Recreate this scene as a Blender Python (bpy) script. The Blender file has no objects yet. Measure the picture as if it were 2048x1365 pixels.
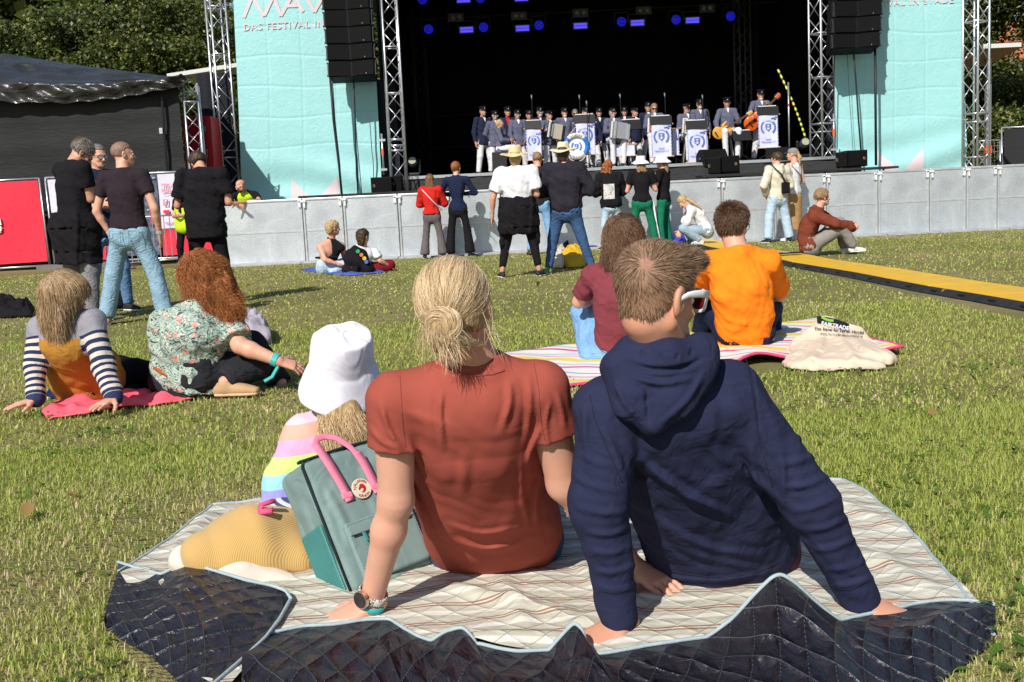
import bpy, math, random
import numpy as np
from mathutils import Vector, Matrix
random.seed(7); rng = np.random.default_rng(7)
sc = bpy.context.scene
# ---------------------------------------------------------------- camera
CAM_H, FPX, PITCH, ROLL = 0.95, 2200.0, math.atan(277.5/2200), math.atan(0.048)
_f = np.array([0, math.cos(PITCH), -math.sin(PITCH)])
_u0 = np.array([0, math.sin(PITCH), math.cos(PITCH)]); _r0 = np.array([1., 0, 0])
_r = math.cos(ROLL)*_r0 - math.sin(ROLL)*_u0
_u = math.cos(ROLL)*_u0 + math.sin(ROLL)*_r0
CAMP = np.array([0, 0, CAM_H])
cd = bpy.data.cameras.new('camera'); cam = bpy.data.objects.new('camera', cd)
sc.collection.objects.link(cam); sc.camera = cam
m = Matrix.Identity(4)
for i in range(3):
    m[i][0] = _r[i]; m[i][1] = _u[i]; m[i][2] = -_f[i]; m[i][3] = CAMP[i]
cam.matrix_world = m
cd.sensor_width = 36; cd.lens = 36*FPX/2048; cd.clip_end = 500; cd.clip_start = 0.05
# ---------------------------------------------------------------- light
SUN_EL, SUN_AZ = math.radians(39), math.radians(24)      # sun is behind the camera, to the left
w = bpy.data.worlds.new('World'); sc.world = w; w.use_nodes = True
nt = w.node_tree; bg = nt.nodes['Background']
sky = nt.nodes.new('ShaderNodeTexSky'); sky.sky_type = 'NISHITA'; sky.sun_disc = False
sky.sun_elevation = SUN_EL; sky.sun_rotation = math.radians(180) + SUN_AZ
sky.air_density = 1.0; sky.dust_density = 0.6
nt.links.new(sky.outputs[0], bg.inputs[0]); bg.inputs[1].default_value = 0.085
sl = bpy.data.lights.new('sun', 'SUN'); sl.energy = 4.6; sl.angle = math.radians(0.53); sl.color = (1, .955, .88)
so = bpy.data.objects.new('sun', sl); sc.collection.objects.link(so)
_sd = Vector((math.sin(SUN_AZ)*math.cos(SUN_EL), math.cos(SUN_AZ)*math.cos(SUN_EL), -math.sin(SUN_EL)))
so.rotation_euler = _sd.to_track_quat('-Z', 'Y').to_euler(); so.location = (-10, -20, 20)
sc.view_settings.view_transform = 'Standard'; sc.view_settings.look = 'None'
sc.view_settings.exposure = 0.2; sc.view_settings.gamma = 1.0
sc.cycles.max_bounces = 6; sc.cycles.transparent_max_bounces = 8
# ---------------------------------------------------------------- pixel helpers (photo pixels 2048 x 1365 -> world)
def ray(px, py):
    return _f + _r*(px-1024)/FPX + _u*(682.5-py)/FPX
def P(px, py, Y):
    d = ray(px, py); return CAMP + d*(Y/d[1])
def G(px, py, z=0.0):
    d = ray(px, py); return CAMP + d*((z-CAM_H)/d[2])
def V(*a): return np.array(a, float)
def nrm(v): v = np.asarray(v, float); return v/(np.linalg.norm(v)+1e-9)
# ---------------------------------------------------------------- materials
_mats = {}
class NT:
    def __init__(s, name):
        s.m = bpy.data.materials.new(name); s.m.use_nodes = True
        s.t = s.m.node_tree; s.b = s.t.nodes['Principled BSDF']
    def n(s, ty, **kw):
        o = s.t.nodes.new('ShaderNode'+ty)
        for k, v in kw.items():
            if k[0] == '_': o.inputs[int(k[1:])].default_value = v
            else: setattr(o, k, v)
        return o
    def l(s, a, b): s.t.links.new(a, b)
    def math(s, op, a, b=None, c=None):
        o = s.n('Math', operation=op)
        for i, v in enumerate((a, b, c)):
            if v is None: continue
            if isinstance(v, (int, float)): o.inputs[i].default_value = v
            else: s.l(v, o.inputs[i])
        return o.outputs[0]
    def mix(s, f, a, b, bt='MIX'):
        o = s.n('Mix', data_type='RGBA', blend_type=bt)
        for i, v in ((0, f), (6, a), (7, b)):
            if isinstance(v, (int, float)): o.inputs[i].default_value = v
            elif isinstance(v, tuple): o.inputs[i].default_value = v if len(v) == 4 else (*v, 1)
            else: s.l(v, o.inputs[i])
        return o.outputs[2]
    def noise(s, vec, scale, detail=3, dist=0, rough=.5):
        o = s.n('TexNoise'); o.inputs['Scale'].default_value = scale; o.inputs['Detail'].default_value = detail
        o.inputs['Distortion'].default_value = dist; o.inputs['Roughness'].default_value = rough
        if vec is not None: s.l(vec, o.inputs['Vector'])
        return o.outputs[0]
    def co(s, kind='Object', scale=None, rot=None, loc=None):
        c = s.n('TexCoord').outputs[kind]
        if scale or rot or loc:
            mp = s.n('Mapping'); s.l(c, mp.inputs[0])
            if scale: mp.inputs['Scale'].default_value = scale
            if rot: mp.inputs['Rotation'].default_value = rot
            if loc: mp.inputs['Location'].default_value = loc
            return mp.outputs[0]
        return c
    def ramp(s, f, stops, interp='LINEAR'):
        o = s.n('ValToRGB'); cr = o.color_ramp; cr.interpolation = interp
        while len(cr.elements) < len(stops): cr.elements.new(.5)
        for e, (p, c) in zip(cr.elements, stops):
            e.position = p; e.color = (*c, 1) if len(c) == 3 else c
        if f is not None: s.l(f, o.inputs[0])
        return o.outputs[0]
    def set(s, col=None, rough=None, metal=None, spec=None):
        if col is not None:
            if isinstance(col, tuple): s.b.inputs['Base Color'].default_value = (*col[:3], 1)
            else: s.l(col, s.b.inputs['Base Color'])
        if rough is not None:
            if isinstance(rough, (int, float)): s.b.inputs['Roughness'].default_value = rough
            else: s.l(rough, s.b.inputs['Roughness'])
        if metal is not None: s.b.inputs['Metallic'].default_value = metal
        if spec is not None: s.b.inputs['Specular IOR Level'].default_value = spec
    def bump(s, h, strength=.5, dist=.01, prev=None):
        o = s.n('Bump'); o.inputs['Strength'].default_value = strength; o.inputs['Distance'].default_value = dist
        s.l(h, o.inputs['Height'])
        if prev is not None: s.l(prev, o.inputs['Normal'])
        s.l(o.outputs[0], s.b.inputs['Normal']); return o.outputs[0]
def sc3(c, k): return tuple(min(1, x*k) for x in c)
def mat(name, col, rough=.8, var=.1, vs=9, bump=.25, bs=90, bd=.002, metal=0, spec=.3, fold=0, fs=14, sheen=0, stretch=None):
    if name in _mats: return _mats[name]
    t = NT(name); c = t.co(scale=stretch) if stretch else t.co()
    f = t.noise(c, vs, 4)
    f2 = t.ramp(f, [(.3, (0, 0, 0)), (.7, (1, 1, 1))])
    t.set(t.mix(f2, sc3(col, 1-var), sc3(col, 1+var)), rough, metal, spec)
    prev = None
    if fold: prev = t.bump(t.noise(c, fs, 2, 1.2), fold, .02)
    if bump: t.bump(t.noise(c, bs, 3), bump, bd, prev)
    if sheen: t.b.inputs['Sheen Weight'].default_value = sheen
    _mats[name] = t.m; return t.m
def cloth(name, col, **k):
    d = dict(rough=.92, var=.08, vs=11, bump=.3, bs=300, bd=.0015, spec=.15, fold=.55, fs=11); d.update(k)
    return mat(name, col, **d)
def denim(name, col, wear=.35):
    if name in _mats: return _mats[name]
    t = NT(name); c = t.co()
    f = t.ramp(t.noise(c, 6, 4, .6), [(.35, (0, 0, 0)), (.7, (1, 1, 1))])
    g = t.noise(c, 190, 2)
    base = t.mix(f, sc3(col, 1-wear*.5), sc3(col, 1+wear))
    t.set(t.mix(t.math('MULTIPLY', g, .35), base, sc3(col, 1.9)), .9, 0, .15)
    p = t.bump(t.noise(t.co(scale=(1, 1, 1.6)), 13, 2, 1.5), .8, .02); t.bump(g, .3, .001, p)
    _mats[name] = t.m; return t.m
def skinmat(name, col=(.55, .30, .21)):
    if name in _mats: return _mats[name]
    t = NT(name); c = t.co()
    f = t.noise(c, 14, 4); g = t.noise(c, 160, 3)
    a = t.mix(t.ramp(f, [(.35, (0, 0, 0)), (.7, (1, 1, 1))]), sc3(col, .9), (min(1, col[0]*1.08), col[1]*.98, col[2]*.95))
    t.set(a, .5, 0, .35); t.bump(g, .12, .001)
    t.b.inputs['Subsurface Weight'].default_value = .12
    t.b.inputs['Subsurface Radius'].default_value = (.012, .005, .003)
    _mats[name] = t.m; return t.m
def hairmat(name, col, hi=None, sc_=55):
    if name in _mats: return _mats[name]
    hi = hi or sc3(col, 1.8)
    t = NT(name); c = t.co(scale=(1, 1, .12)); f = t.noise(c, sc_*2.2, 4, .4)
    g = t.noise(t.co(), 9, 2)
    m1 = t.mix(t.ramp(f, [(.35, (0, 0, 0)), (.65, (1, 1, 1))]), sc3(col, .7), hi)
    t.set(t.mix(t.math('MULTIPLY', g, .5), m1, sc3(col, .8)), .5, 0, .35)
    t.bump(f, .8, .006); _mats[name] = t.m; return t.m
def strandmat(name, col, hi, rough=.35):
    if name in _mats: return _mats[name]
    t = NT(name); a = t.n('Attribute', attribute_name='rnd'); a.attribute_type = 'GEOMETRY'
    t.set(t.mix(a.outputs['Fac'], col, hi), rough, 0, .4)
    _mats[name] = t.m; return t.m
def plain(name, col, rough=.5, metal=0, spec=.4, emit=None, es=1):
    if name in _mats: return _mats[name]
    t = NT(name); t.set(col, rough, metal, spec)
    if emit: t.b.inputs['Emission Color'].default_value = (*emit, 1); t.b.inputs['Emission Strength'].default_value = es
    _mats[name] = t.m; return t.m
# ---------------------------------------------------------------- object helpers
def link(o, parent=None):
    sc.collection.objects.link(o)
    if parent is not None: o.parent = parent
    return o
def tag(o, label=None, cat=None, group=None, kind=None):
    if label: o['label'] = label
    if cat: o['category'] = cat
    if group: o['group'] = group
    if kind: o['kind'] = kind
    return o
def empty(name, loc, label=None, cat=None, group=None, rz=0):
    o = bpy.data.objects.new(name, None); o.location = tuple(loc); o.rotation_euler = (0, 0, rz)
    o.empty_display_size = .1; link(o); return tag(o, label, cat, group)
class MB:
    """collects geometry in world coordinates, then builds one mesh object"""
    def __init__(s): s.v = []; s.f = []; s.mi = []; s.n = 0; s.smooth = False
    def add(s, v, f, mi=0):
        v = np.asarray(v, float).reshape(-1, 3); s.v.append(v)
        s.f += [tuple(int(i)+s.n for i in q) for q in f]; s.mi += [mi]*len(f); s.n += len(v); return s
    def box(s, c, size, R=None, mi=0):
        h = np.array(size)/2; v = np.array([[x, y, z] for x in (-1, 1) for y in (-1, 1) for z in (-1, 1)])*h
        if R is not None: v = v@np.asarray(R).T
        return s.add(v+np.asarray(c), [(0, 1, 3, 2), (4, 6, 7, 5), (0, 4, 5, 1), (2, 3, 7, 6), (0, 2, 6, 4), (1, 5, 7, 3)], mi)
    def tube(s, pts, r, n=8, mi=0, closed=False, caps=True, flat=None):
        pts = [np.asarray(p, float) for p in pts]; m_ = len(pts); rings = []; up = None
        rs = r if hasattr(r, '__len__') else [r]*m_
        for i, p in enumerate(pts):
            a = pts[(i-1) % m_] if (i or closed) else p; b = pts[(i+1) % m_] if (i < m_-1 or closed) else p
            t = nrm(b-a)
            if flat is not None: up = np.asarray(flat, float)
            elif up is None: up = V(0, 0, 1) if abs(t[2]) < .9 else V(1, 0, 0)
            x = nrm(np.cross(t, up)); y = np.cross(x, t)
            if flat is None: up = y
            k = np.arange(n)*2*math.pi/n
            rr = rs[i]; rx, ry = rr if hasattr(rr, '__len__') else (rr, rr)
            rings.append(p+np.outer(np.cos(k)*rx, x)+np.outer(np.sin(k)*ry, y))
        f = []
        for i in range(m_ if closed else m_-1):
            for j in range(n):
                a0 = i*n+j; a1 = i*n+(j+1) % n; j2 = ((i+1) % m_)*n
                f.append((a0, a1, j2+(j+1) % n, j2+j))
        if caps and not closed: f.append(tuple(range(n))[::-1]); f.append(tuple((m_-1)*n+i for i in range(n)))
        return s.add(np.vstack(rings), f, mi)
    def grid(s, A, mi=0):
        A = np.asarray(A, float); a, b = A.shape[:2]
        f = [(i*b+j, i*b+j+1, (i+1)*b+j+1, (i+1)*b+j) for i in range(a-1) for j in range(b-1)]
        return s.add(A.reshape(-1, 3), f, mi)
    def poly(s, pts, depth, R_=None, mi=0):
        """prism of a polygon given by 3D points, extruded by vector depth"""
        p = np.asarray(pts, float); n = len(p)
        return s.add(np.vstack([p, p+np.asarray(depth)]), [tuple(range(n)), tuple(range(2*n-1, n-1, -1))]+[(i, i+n, (i+1) % n+n, (i+1) % n) for i in range(n)], mi)
    def build(s, name, mats, parent=None, smooth=False, bevel=0, kind=None):
        me = bpy.data.meshes.new(name); v = np.vstack(s.v)
        off = np.array(parent_world(parent)) if parent is not None else np.zeros(3)
        me.from_pydata((v-off).tolist(), [], s.f)
        for mm in (mats if isinstance(mats, (list, tuple)) else [mats]): me.materials.append(mm)
        if isinstance(mats, (list, tuple)): me.polygons.foreach_set('material_index', s.mi)
        if smooth: me.polygons.foreach_set('use_smooth', [True]*len(s.f))
        o = bpy.data.objects.new(name, me); link(o, parent)
        if bevel:
            b = o.modifiers.new('bevel', 'BEVEL'); b.width = bevel; b.segments = 2; b.limit_method = 'ANGLE'
        if kind: o['kind'] = kind
        return o
def parent_world(o):
    p = np.zeros(3)
    while o is not None: p += np.array(o.location); o = o.parent
    return p
def solo(mb, name, mats, label, cat, group=None, kind=None, **k):
    """a top-level thing that is one mesh: origin at its base"""
    v = np.vstack(mb.v); base = V((v[:, 0].min()+v[:, 0].max())/2, (v[:, 1].min()+v[:, 1].max())/2, v[:, 2].min())
    e = mb.build(name, mats, None, **k); me = e.data
    me.transform(Matrix.Translation(tuple(-base))); e.location = tuple(base)
    return tag(e, label, cat, group, kind)
def dup(o, loc=None, label=None, group=None, parent=None):
    c = o.copy(); sc.collection.objects.link(c); c.parent = parent
    if loc is not None: c.location = tuple(loc)
    if label: c['label'] = label
    if group: c['group'] = group
    for ch in list(o.children): dup(ch, parent=c)
    return c
def mesh_np(name, v, q, material, parent=None, smooth=True, attrs=None, kind=None):
    me = bpy.data.meshes.new(name); v = np.asarray(v, np.float32)
    if parent is not None: v = v-parent_world(parent).astype(np.float32)
    nq = len(q); k = q.shape[1]
    me.vertices.add(len(v)); me.vertices.foreach_set('co', v.ravel())
    me.loops.add(nq*k); me.loops.foreach_set('vertex_index', q.astype(np.int32).ravel())
    me.polygons.add(nq); me.polygons.foreach_set('loop_start', np.arange(0, nq*k, k, dtype=np.int32))
    me.polygons.foreach_set('use_smooth', np.full(nq, smooth))
    for mm in (material if isinstance(material, (list, tuple)) else [material]): me.materials.append(mm)
    for an, (ty, dat) in (attrs or {}).items():
        a = me.attributes.new(an, ty, 'POINT')
        a.data.foreach_set('value' if ty == 'FLOAT' else ('vector' if ty == 'FLOAT_VECTOR' else 'color'), np.asarray(dat, np.float32).ravel())
    me.update(calc_edges=True); me.validate()
    o = bpy.data.objects.new(name, me); link(o, parent)
    if kind: o['kind'] = kind
    return o
def strands(name, S, radius, material, parent=None, rnd=None):
    """S: (n, k, 3) points -> hair curves object"""
    n, k = S.shape[:2]; cu = bpy.data.hair_curves.new(name); cu.add_curves([k]*n)
    pts = S.reshape(-1, 3).astype(np.float32)
    if parent is not None: pts = pts-parent_world(parent).astype(np.float32)
    cu.attributes['position'].data.foreach_set('vector', pts.ravel())
    ra = cu.attributes.get('radius') or cu.attributes.new('radius', 'FLOAT', 'POINT')
    prof = np.interp(np.arange(k)/(k-1), [0, .6, 1], [1, .9, .25])
    ra.data.foreach_set('value', np.tile(prof*radius, n).astype(np.float32))
    at = cu.attributes.new('rnd', 'FLOAT', 'CURVE')
    at.data.foreach_set('value', (rng.random(n) if rnd is None else rnd).astype(np.float32))
    cu.materials.append(material)
    o = bpy.data.objects.new(name, cu); link(o, parent); return o
# ---------------------------------------------------------------- implicit surfaces
def seg_t(p, a, b):
    ab = b-a; L = float(ab@ab)+1e-12; t = np.clip((p-a)@ab/L, 0, 1); return t
def wob(p, s, seed=0):
    a = p*s; x, y, z = a[:, 0], a[:, 1], a[:, 2]
    return np.sin(x*1.3+1.7*np.sin(y*.9+seed)+z*.8+seed*1.3)*np.cos(z*1.1+1.4*np.sin(x*.8+seed*2.1)-y*.5)
class Sdf:
    def __init__(s, k=.02): s.k = k; s.p = []; s.folds = []; s.nz = []
    def _a(s, lo, hi, fn, k, op): s.p.append((np.asarray(lo, float), np.asarray(hi, float), fn, s.k if k is None else k, op)); return s
    def cap(s, a, b, ra, rb=None, k=None, op='+', flat=None, cut=False, cuta=False):
        a = np.asarray(a, float); b = np.asarray(b, float); rb = ra if rb is None else rb; R = max(ra, rb)
        hat = nrm(b-a)
        def fn(p):
            t = seg_t(p, a, b); q = p-a-t[:, None]*(b-a)
            if flat is not None:
                n, f = flat; q = q+np.outer(q@n*(1/f-1), n)
            d = np.sqrt((q*q).sum(1))-(ra+(rb-ra)*t)
            if flat is not None: d = d*min(1, flat[1])**.5
            if cut: d = np.maximum(d, (p-b)@hat)
            if cuta: d = np.maximum(d, -(p-a)@hat)
            return d
        return s._a(np.minimum(a, b)-R, np.maximum(a, b)+R, fn, k, op)
    def ell(s, c, r, R=None, k=None, op='+'):
        c = np.asarray(c, float); r = np.asarray(r, float); M = np.eye(3) if R is None else np.asarray(R)  # columns = axes
        ext = np.sqrt((M**2)@(r**2))
        def fn(p):
            q = (p-c)@M/r; n = np.sqrt((q*q).sum(1)); g = np.sqrt(((q/r)**2).sum(1))+1e-9
            return n*(n-1)/g
        return s._a(c-ext, c+ext, fn, k, op)
    def box(s, c, h, R=None, r=.01, k=None, op='+'):
        c = np.asarray(c, float); h = np.asarray(h, float); M = np.eye(3) if R is None else np.asarray(R)
        ext = np.abs(M)@h
        def fn(p):
            q = np.abs((p-c)@M)-(h-r); return np.sqrt((np.maximum(q, 0)**2).sum(1))+np.minimum(q.max(1), 0)-r
        return s._a(c-ext, c+ext, fn, k, op)
    def loft(s, st, k=None, op='+', e=2.3, cut=False, flat0=False):
        """st: list of (centre, lateral, half width, half depth)"""
        C = [np.asarray(x[0], float) for x in st]; R = max(max(x[2], x[3]) for x in st)
        def fn(p):
            best = np.full(len(p), 9.)
            for i in range(len(st)-1):
                a, b = C[i], C[i+1]; ax = nrm(b-a); L = np.linalg.norm(b-a)
                t = seg_t(p, a, b); q = p-a-t[:, None]*(b-a)
                lat = np.outer(1-t, st[i][1])+np.outer(t, st[i+1][1]); lat -= np.outer(lat@ax, ax)
                lat /= np.linalg.norm(lat, axis=1)[:, None]+1e-9
                dep = np.cross(ax, lat); hw = st[i][2]+(st[i+1][2]-st[i][2])*t; hd = st[i][3]+(st[i+1][3]-st[i][3])*t
                u = np.abs((q*lat).sum(1))/hw; v = np.abs((q*dep).sum(1))/hd; wv = q@ax; m_ = np.minimum(hw, hd)
                if cut: kk = (u**e+v**e)**(1/e); d = (kk-1)*m_; d = np.maximum(d, np.abs((p-a)@ax-L/2)-L/2)
                else: kk = np.sqrt((u**e+v**e)**(2/e)+(wv/m_)**2); d = (kk-1)*m_
                if flat0 and i == 0: d0 = ((u**e+v**e)**(1/e)-1)*m_; d = np.where(t <= 0, np.maximum(d0, -(p-a)@ax), d)
                best = np.minimum(best, d)
            return best
        Ca = np.array(C); return s._a(Ca.min(0)-R, Ca.max(0)+R, fn, k, op)
    def plane(s, pt, n):
        pt = np.asarray(pt, float); n = nrm(n); s.p.append((None, None, lambda p: (p-pt)@n, 0, 'x')); return s
    def fold(s, a, b, wd, h): s.folds.append((np.asarray(a, float), np.asarray(b, float), wd, h)); return s
    def noise(s, amp, scale, seed=0): s.nz.append((amp, scale, seed)); return s
    def pfold(s, pts, wpx, h, ymax):
        """a crease or ridge of cloth along a line given in photo pixels, on the side nearer than ymax"""
        s.pf = getattr(s, 'pf', []); pts = [np.array(p, float) for p in pts]
        s.pf.append((pts, wpx, h, ymax))
        return s
    def ev(s, g, h):
        d = np.full(len(g), .5)
        for bl, bh, fn, k, op in s.p:
            if op == 'x':
                msk = d < .12; d[msk] = np.maximum(d[msk], fn(g[msk])); continue
            mg = k+3*h+.012; sel = np.nonzero(np.all((g > bl-mg) & (g < bh+mg), 1))[0]
            if not len(sel): continue
            cur = d[sel]; b = fn(g[sel])
            if op == '+':
                if k > 0: hh = np.clip(.5+.5*(b-cur)/k, 0, 1); d[sel] = b+(cur-b)*hh-k*hh*(1-hh)
                else: d[sel] = np.minimum(cur, b)
            else:
                b = -b
                if k > 0: hh = np.clip(.5-.5*(b-cur)/k, 0, 1); d[sel] = b+(cur-b)*hh+k*hh*(1-hh)
                else: d[sel] = np.maximum(cur, b)
        return d
    def mesh(s, h, lo=None, hi=None):
        pos = [q for q in s.p if q[4] == '+']
        if lo is None: lo = np.min([q[0]-q[3] for q in pos], 0)-2*h
        if hi is None: hi = np.max([q[1]+q[3] for q in pos], 0)+2*h
        c_ = 4; nb = np.ceil((hi-lo)/(h*c_)).astype(int)+1; n = nb*c_
        cg = np.stack(np.meshgrid(*[lo[i]+h*c_*(np.arange(nb[i])+.5)-h*.5 for i in range(3)], indexing='ij'), -1).reshape(-1, 3)
        dc = s.ev(cg, h*c_).reshape(nb); nearb = np.abs(dc) < h*c_*2.4+(.014 if (s.nz or s.folds or getattr(s, 'pf', None)) else 0)
        D = np.where(dc < 0, -.05, .05).astype(np.float32).repeat(c_, 0).repeat(c_, 1).repeat(c_, 2)
        blk = np.argwhere(nearb)*c_; off = np.stack(np.meshgrid(*[np.arange(c_)]*3, indexing='ij'), -1).reshape(-1, 3)
        ix = (blk[:, None]+off[None]).reshape(-1, 3); g = lo+h*ix; dd = s.ev(g, h); idx = (ix[:, 0], ix[:, 1], ix[:, 2])
        if s.folds or s.nz or getattr(s, 'pf', None):
            keep = np.abs(dd) < .05; gk = g[keep]; d2 = dd[keep]
            d2 = s.post(gk, d2); dd[keep] = d2
        D[idx] = dd
        return surfnet(D, lo, h)
    def post(s, g, dd):
        for amp, scl, seed in s.nz: dd += amp*wob(g, scl, seed)
        for a, b, wd, hh in s.folds:
            sel = np.all((g > np.minimum(a, b)-2.5*wd) & (g < np.maximum(a, b)+2.5*wd), 1)
            q = g[sel]; t = seg_t(q, a, b); r = np.linalg.norm(q-a-t[:, None]*(b-a), axis=1)
            env = np.clip(np.minimum(t, 1-t)*4+.15, 0, 1)
            dd[sel] -= hh*env*np.exp(-(r/wd)**2)
        if getattr(s, 'pf', None):
            rel = g-CAMP; dep = rel@_f; sx = 1024+FPX*(rel@_r)/dep; sy = 682.5-FPX*(rel@_u)/dep; acc = {}
            for pts, wd, hh, ym in s.pf:
                A = np.array(pts); lo2 = A.min(0)-2.8*wd; hi2 = A.max(0)+2.8*wd
                sel = (sx > lo2[0]) & (sx < hi2[0]) & (sy > lo2[1]) & (sy < hi2[1]) & (g[:, 1] < ym)
                # smooth the polyline into a curve
                tt = np.linspace(0, len(A)-1, 4*(len(A)-1)+1); C = np.stack([np.interp(tt, range(len(A)), A[:, i_]) for i_ in (0, 1)], 1)
                for _ in range(3): C[1:-1] = (C[:-2]+2*C[1:-1]+C[2:])/4
                q = np.stack([sx[sel], sy[sel]], 1); best = np.full(len(q), 1e9); tb = np.zeros(len(q)); n_ = len(C)-1
                for i_ in range(n_):
                    ab = C[i_+1]-C[i_]; t = np.clip((q-C[i_])@ab/(ab@ab+1e-9), 0, 1); r = np.linalg.norm(q-C[i_]-t[:, None]*ab, axis=1); m = r < best; best[m] = r[m]; tb[m] = (i_+t[m])/n_
                u_ = best/wd; env = np.clip(np.minimum(tb, 1-tb)*3.3, 0, 1)**.8
                dd[sel] -= hh*env*(np.exp(-u_**2)*1.3-.5*np.exp(-((u_-1.35)/.8)**2))
        return dd
def surfnet(D, lo, h):
    neg = D < 0; n = np.array(D.shape)-1
    cnt = np.zeros(n, np.uint8)
    for dx in (0, 1):
        for dy in (0, 1):
            for dz in (0, 1): cnt += neg[dx:n[0]+dx, dy:n[1]+dy, dz:n[2]+dz]
    cells = (cnt > 0) & (cnt < 8); ci = np.argwhere(cells)
    if len(ci) == 0: return np.zeros((0, 3)), np.zeros((0, 4), int)
    idm = np.full(n, -1, np.int32); idm[cells] = np.arange(len(ci))
    acc = np.zeros((len(ci), 3)); num = np.zeros(len(ci))
    cor = [np.array([a, b, c]) for a in (0, 1) for b in (0, 1) for c in (0, 1)]
    for a in range(3):
        e = np.zeros(3, int); e[a] = 1
        for c0 in cor:
            if c0[a]: continue
            c1 = c0+e; i0 = ci+c0; i1 = ci+c1
            d0 = D[i0[:, 0], i0[:, 1], i0[:, 2]]; d1 = D[i1[:, 0], i1[:, 1], i1[:, 2]]
            mk = (d0 < 0) != (d1 < 0); t = np.where(mk, d0/(d0-d1+1e-12), 0)
            pt = c0+t[:, None]*e; acc += pt*mk[:, None]; num += mk
    v = ci+acc/num[:, None]; v = lo+v*h
    quads = []
    for a in range(3):
        b, c = (a+1) % 3, (a+2) % 3
        s0 = [slice(None)]*3; s1 = [slice(None)]*3; s0[a] = slice(0, -1); s1[a] = slice(1, None)
        ch = neg[tuple(s0)] != neg[tuple(s1)]; e = np.argwhere(ch)
        e = e[(e[:, b] > 0) & (e[:, c] > 0) & (e[:, b] < n[b]) & (e[:, c] < n[c])]
        eb = np.zeros(3, int); eb[b] = 1; ec = np.zeros(3, int); ec[c] = 1
        g = lambda q: idm[q[:, 0], q[:, 1], q[:, 2]]
        Q = np.stack([g(e), g(e-eb), g(e-eb-ec), g(e-ec)], 1)
        flip = neg[e[:, 0], e[:, 1], e[:, 2]]
        Q[flip] = Q[flip][:, ::-1]; quads.append(Q[:, ::-1])
    q = np.vstack(quads); return v, q[(q >= 0).all(1)]
def join_vq(parts):
    vs = []; qs = []; n = 0
    for v, q in parts:
        if len(v) == 0: continue
        vs.append(v); qs.append(q+n); n += len(v)
    return np.vstack(vs), np.vstack(qs)
# ---------------------------------------------------------------- people
SKIN = skinmat('skin_fair', (.66, .36, .255)); SKIN_T = skinmat('skin_tanned', (.58, .30, .20)); SKIN_P = skinmat('skin_pale', (.70, .42, .32))
EYE = plain('eye_white', (.75, .72, .68), .2); IRIS = plain('iris_dark', (.05, .035, .025), .2)
LIP = plain('lip', (.42, .15, .12), .5); BLACKG = plain('black_gloss', (.008, .008, .009), .12, 0, .6)
WHITEP = plain('white_plastic', (.82, .82, .84), .3); BLACKP = plain('black_plastic', (.012, .012, .013), .35)
def hframe(yaw, pitch=0, roll=0):
    y, p = math.radians(yaw), math.radians(pitch)
    F = V(math.sin(y)*math.cos(p), math.cos(y)*math.cos(p), math.sin(p)); R = nrm(np.cross(F, V(0, 0, 1))); U = np.cross(R, F)
    r = math.radians(roll); R2 = R*math.cos(r)-U*math.sin(r); U2 = U*math.cos(r)+R*math.sin(r)
    return np.stack([R2, F, U2], 1)
class Head:
    def __init__(s, c, M, k=1.): s.c = np.asarray(c, float); s.M = M; s.k = k
    def w(s, x, y, z): return s.c+s.M@(V(x, y, z)*s.k)
def head_sdf(H, neckbase, fine=True, neck_r=.056, face=1):
    k = H.k; S = Sdf(.02*k); M = H.M
    S.ell(H.w(0, -.014, .035), V(.074, .094, .083)*k, M)
    S.ell(H.w(0, .026, -.028), V(.058, .062, .078)*k, M, k=.03*k)
    S.ell(H.w(0, .058, -.088), V(.027, .026, .022)*k, M, k=.035*k)
    for sx in (-1, 1):
        S.cap(H.w(sx*.052, -.005, -.055), H.w(sx*.02, .055, -.09), .017*k, .016*k, k=.02*k)
        S.ell(H.w(sx*.034, .066, -.03), V(.022, .018, .02)*k, M, k=.015*k)
    S.cap(H.w(-.035, .077, .018), H.w(.035, .077, .018), .011*k, k=.014*k)
    S.cap(H.w(0, .084, .008), H.w(0, .108, -.034), .006*k, .0105*k, k=.01*k)
    for sx in (-1, 1): S.ell(H.w(sx*.011, .097, -.036), V(.008, .009, .007)*k, M, k=.006*k)
    for sx in (-1, 1): S.ell(H.w(sx*.031, .09, -.002), V(.016, .012, .010)*k, M, k=.01*k, op='-')
    S.ell(H.w(0, .083, -.062), V(.024, .011, .006)*k, M, k=.006*k); S.ell(H.w(0, .083, -.071), V(.019, .011, .006)*k, M, k=.006*k)
    for sx in (-1, 1):
        S.ell(H.w(sx*.077, -.008, -.006), V(.010, .022, .034)*k, M@hrot(sx*18), k=.008*k)
        if fine: S.ell(H.w(sx*.086, -.004, -.002), V(.007, .012, .02)*k, M@hrot(sx*18), k=.004*k, op='-')
    nb = np.asarray(neckbase, float); a = H.w(0, -.022, -.05)
    S.cap(a, nb+(a-nb)*.0, neck_r*k*.96, neck_r*1.12*k, k=.03*k)
    return S
def hrot(d):
    d = math.radians(d); c, s_ = math.cos(d), math.sin(d); return np.array([[c, -s_, 0], [s_, c, 0], [0, 0, 1]])
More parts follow.
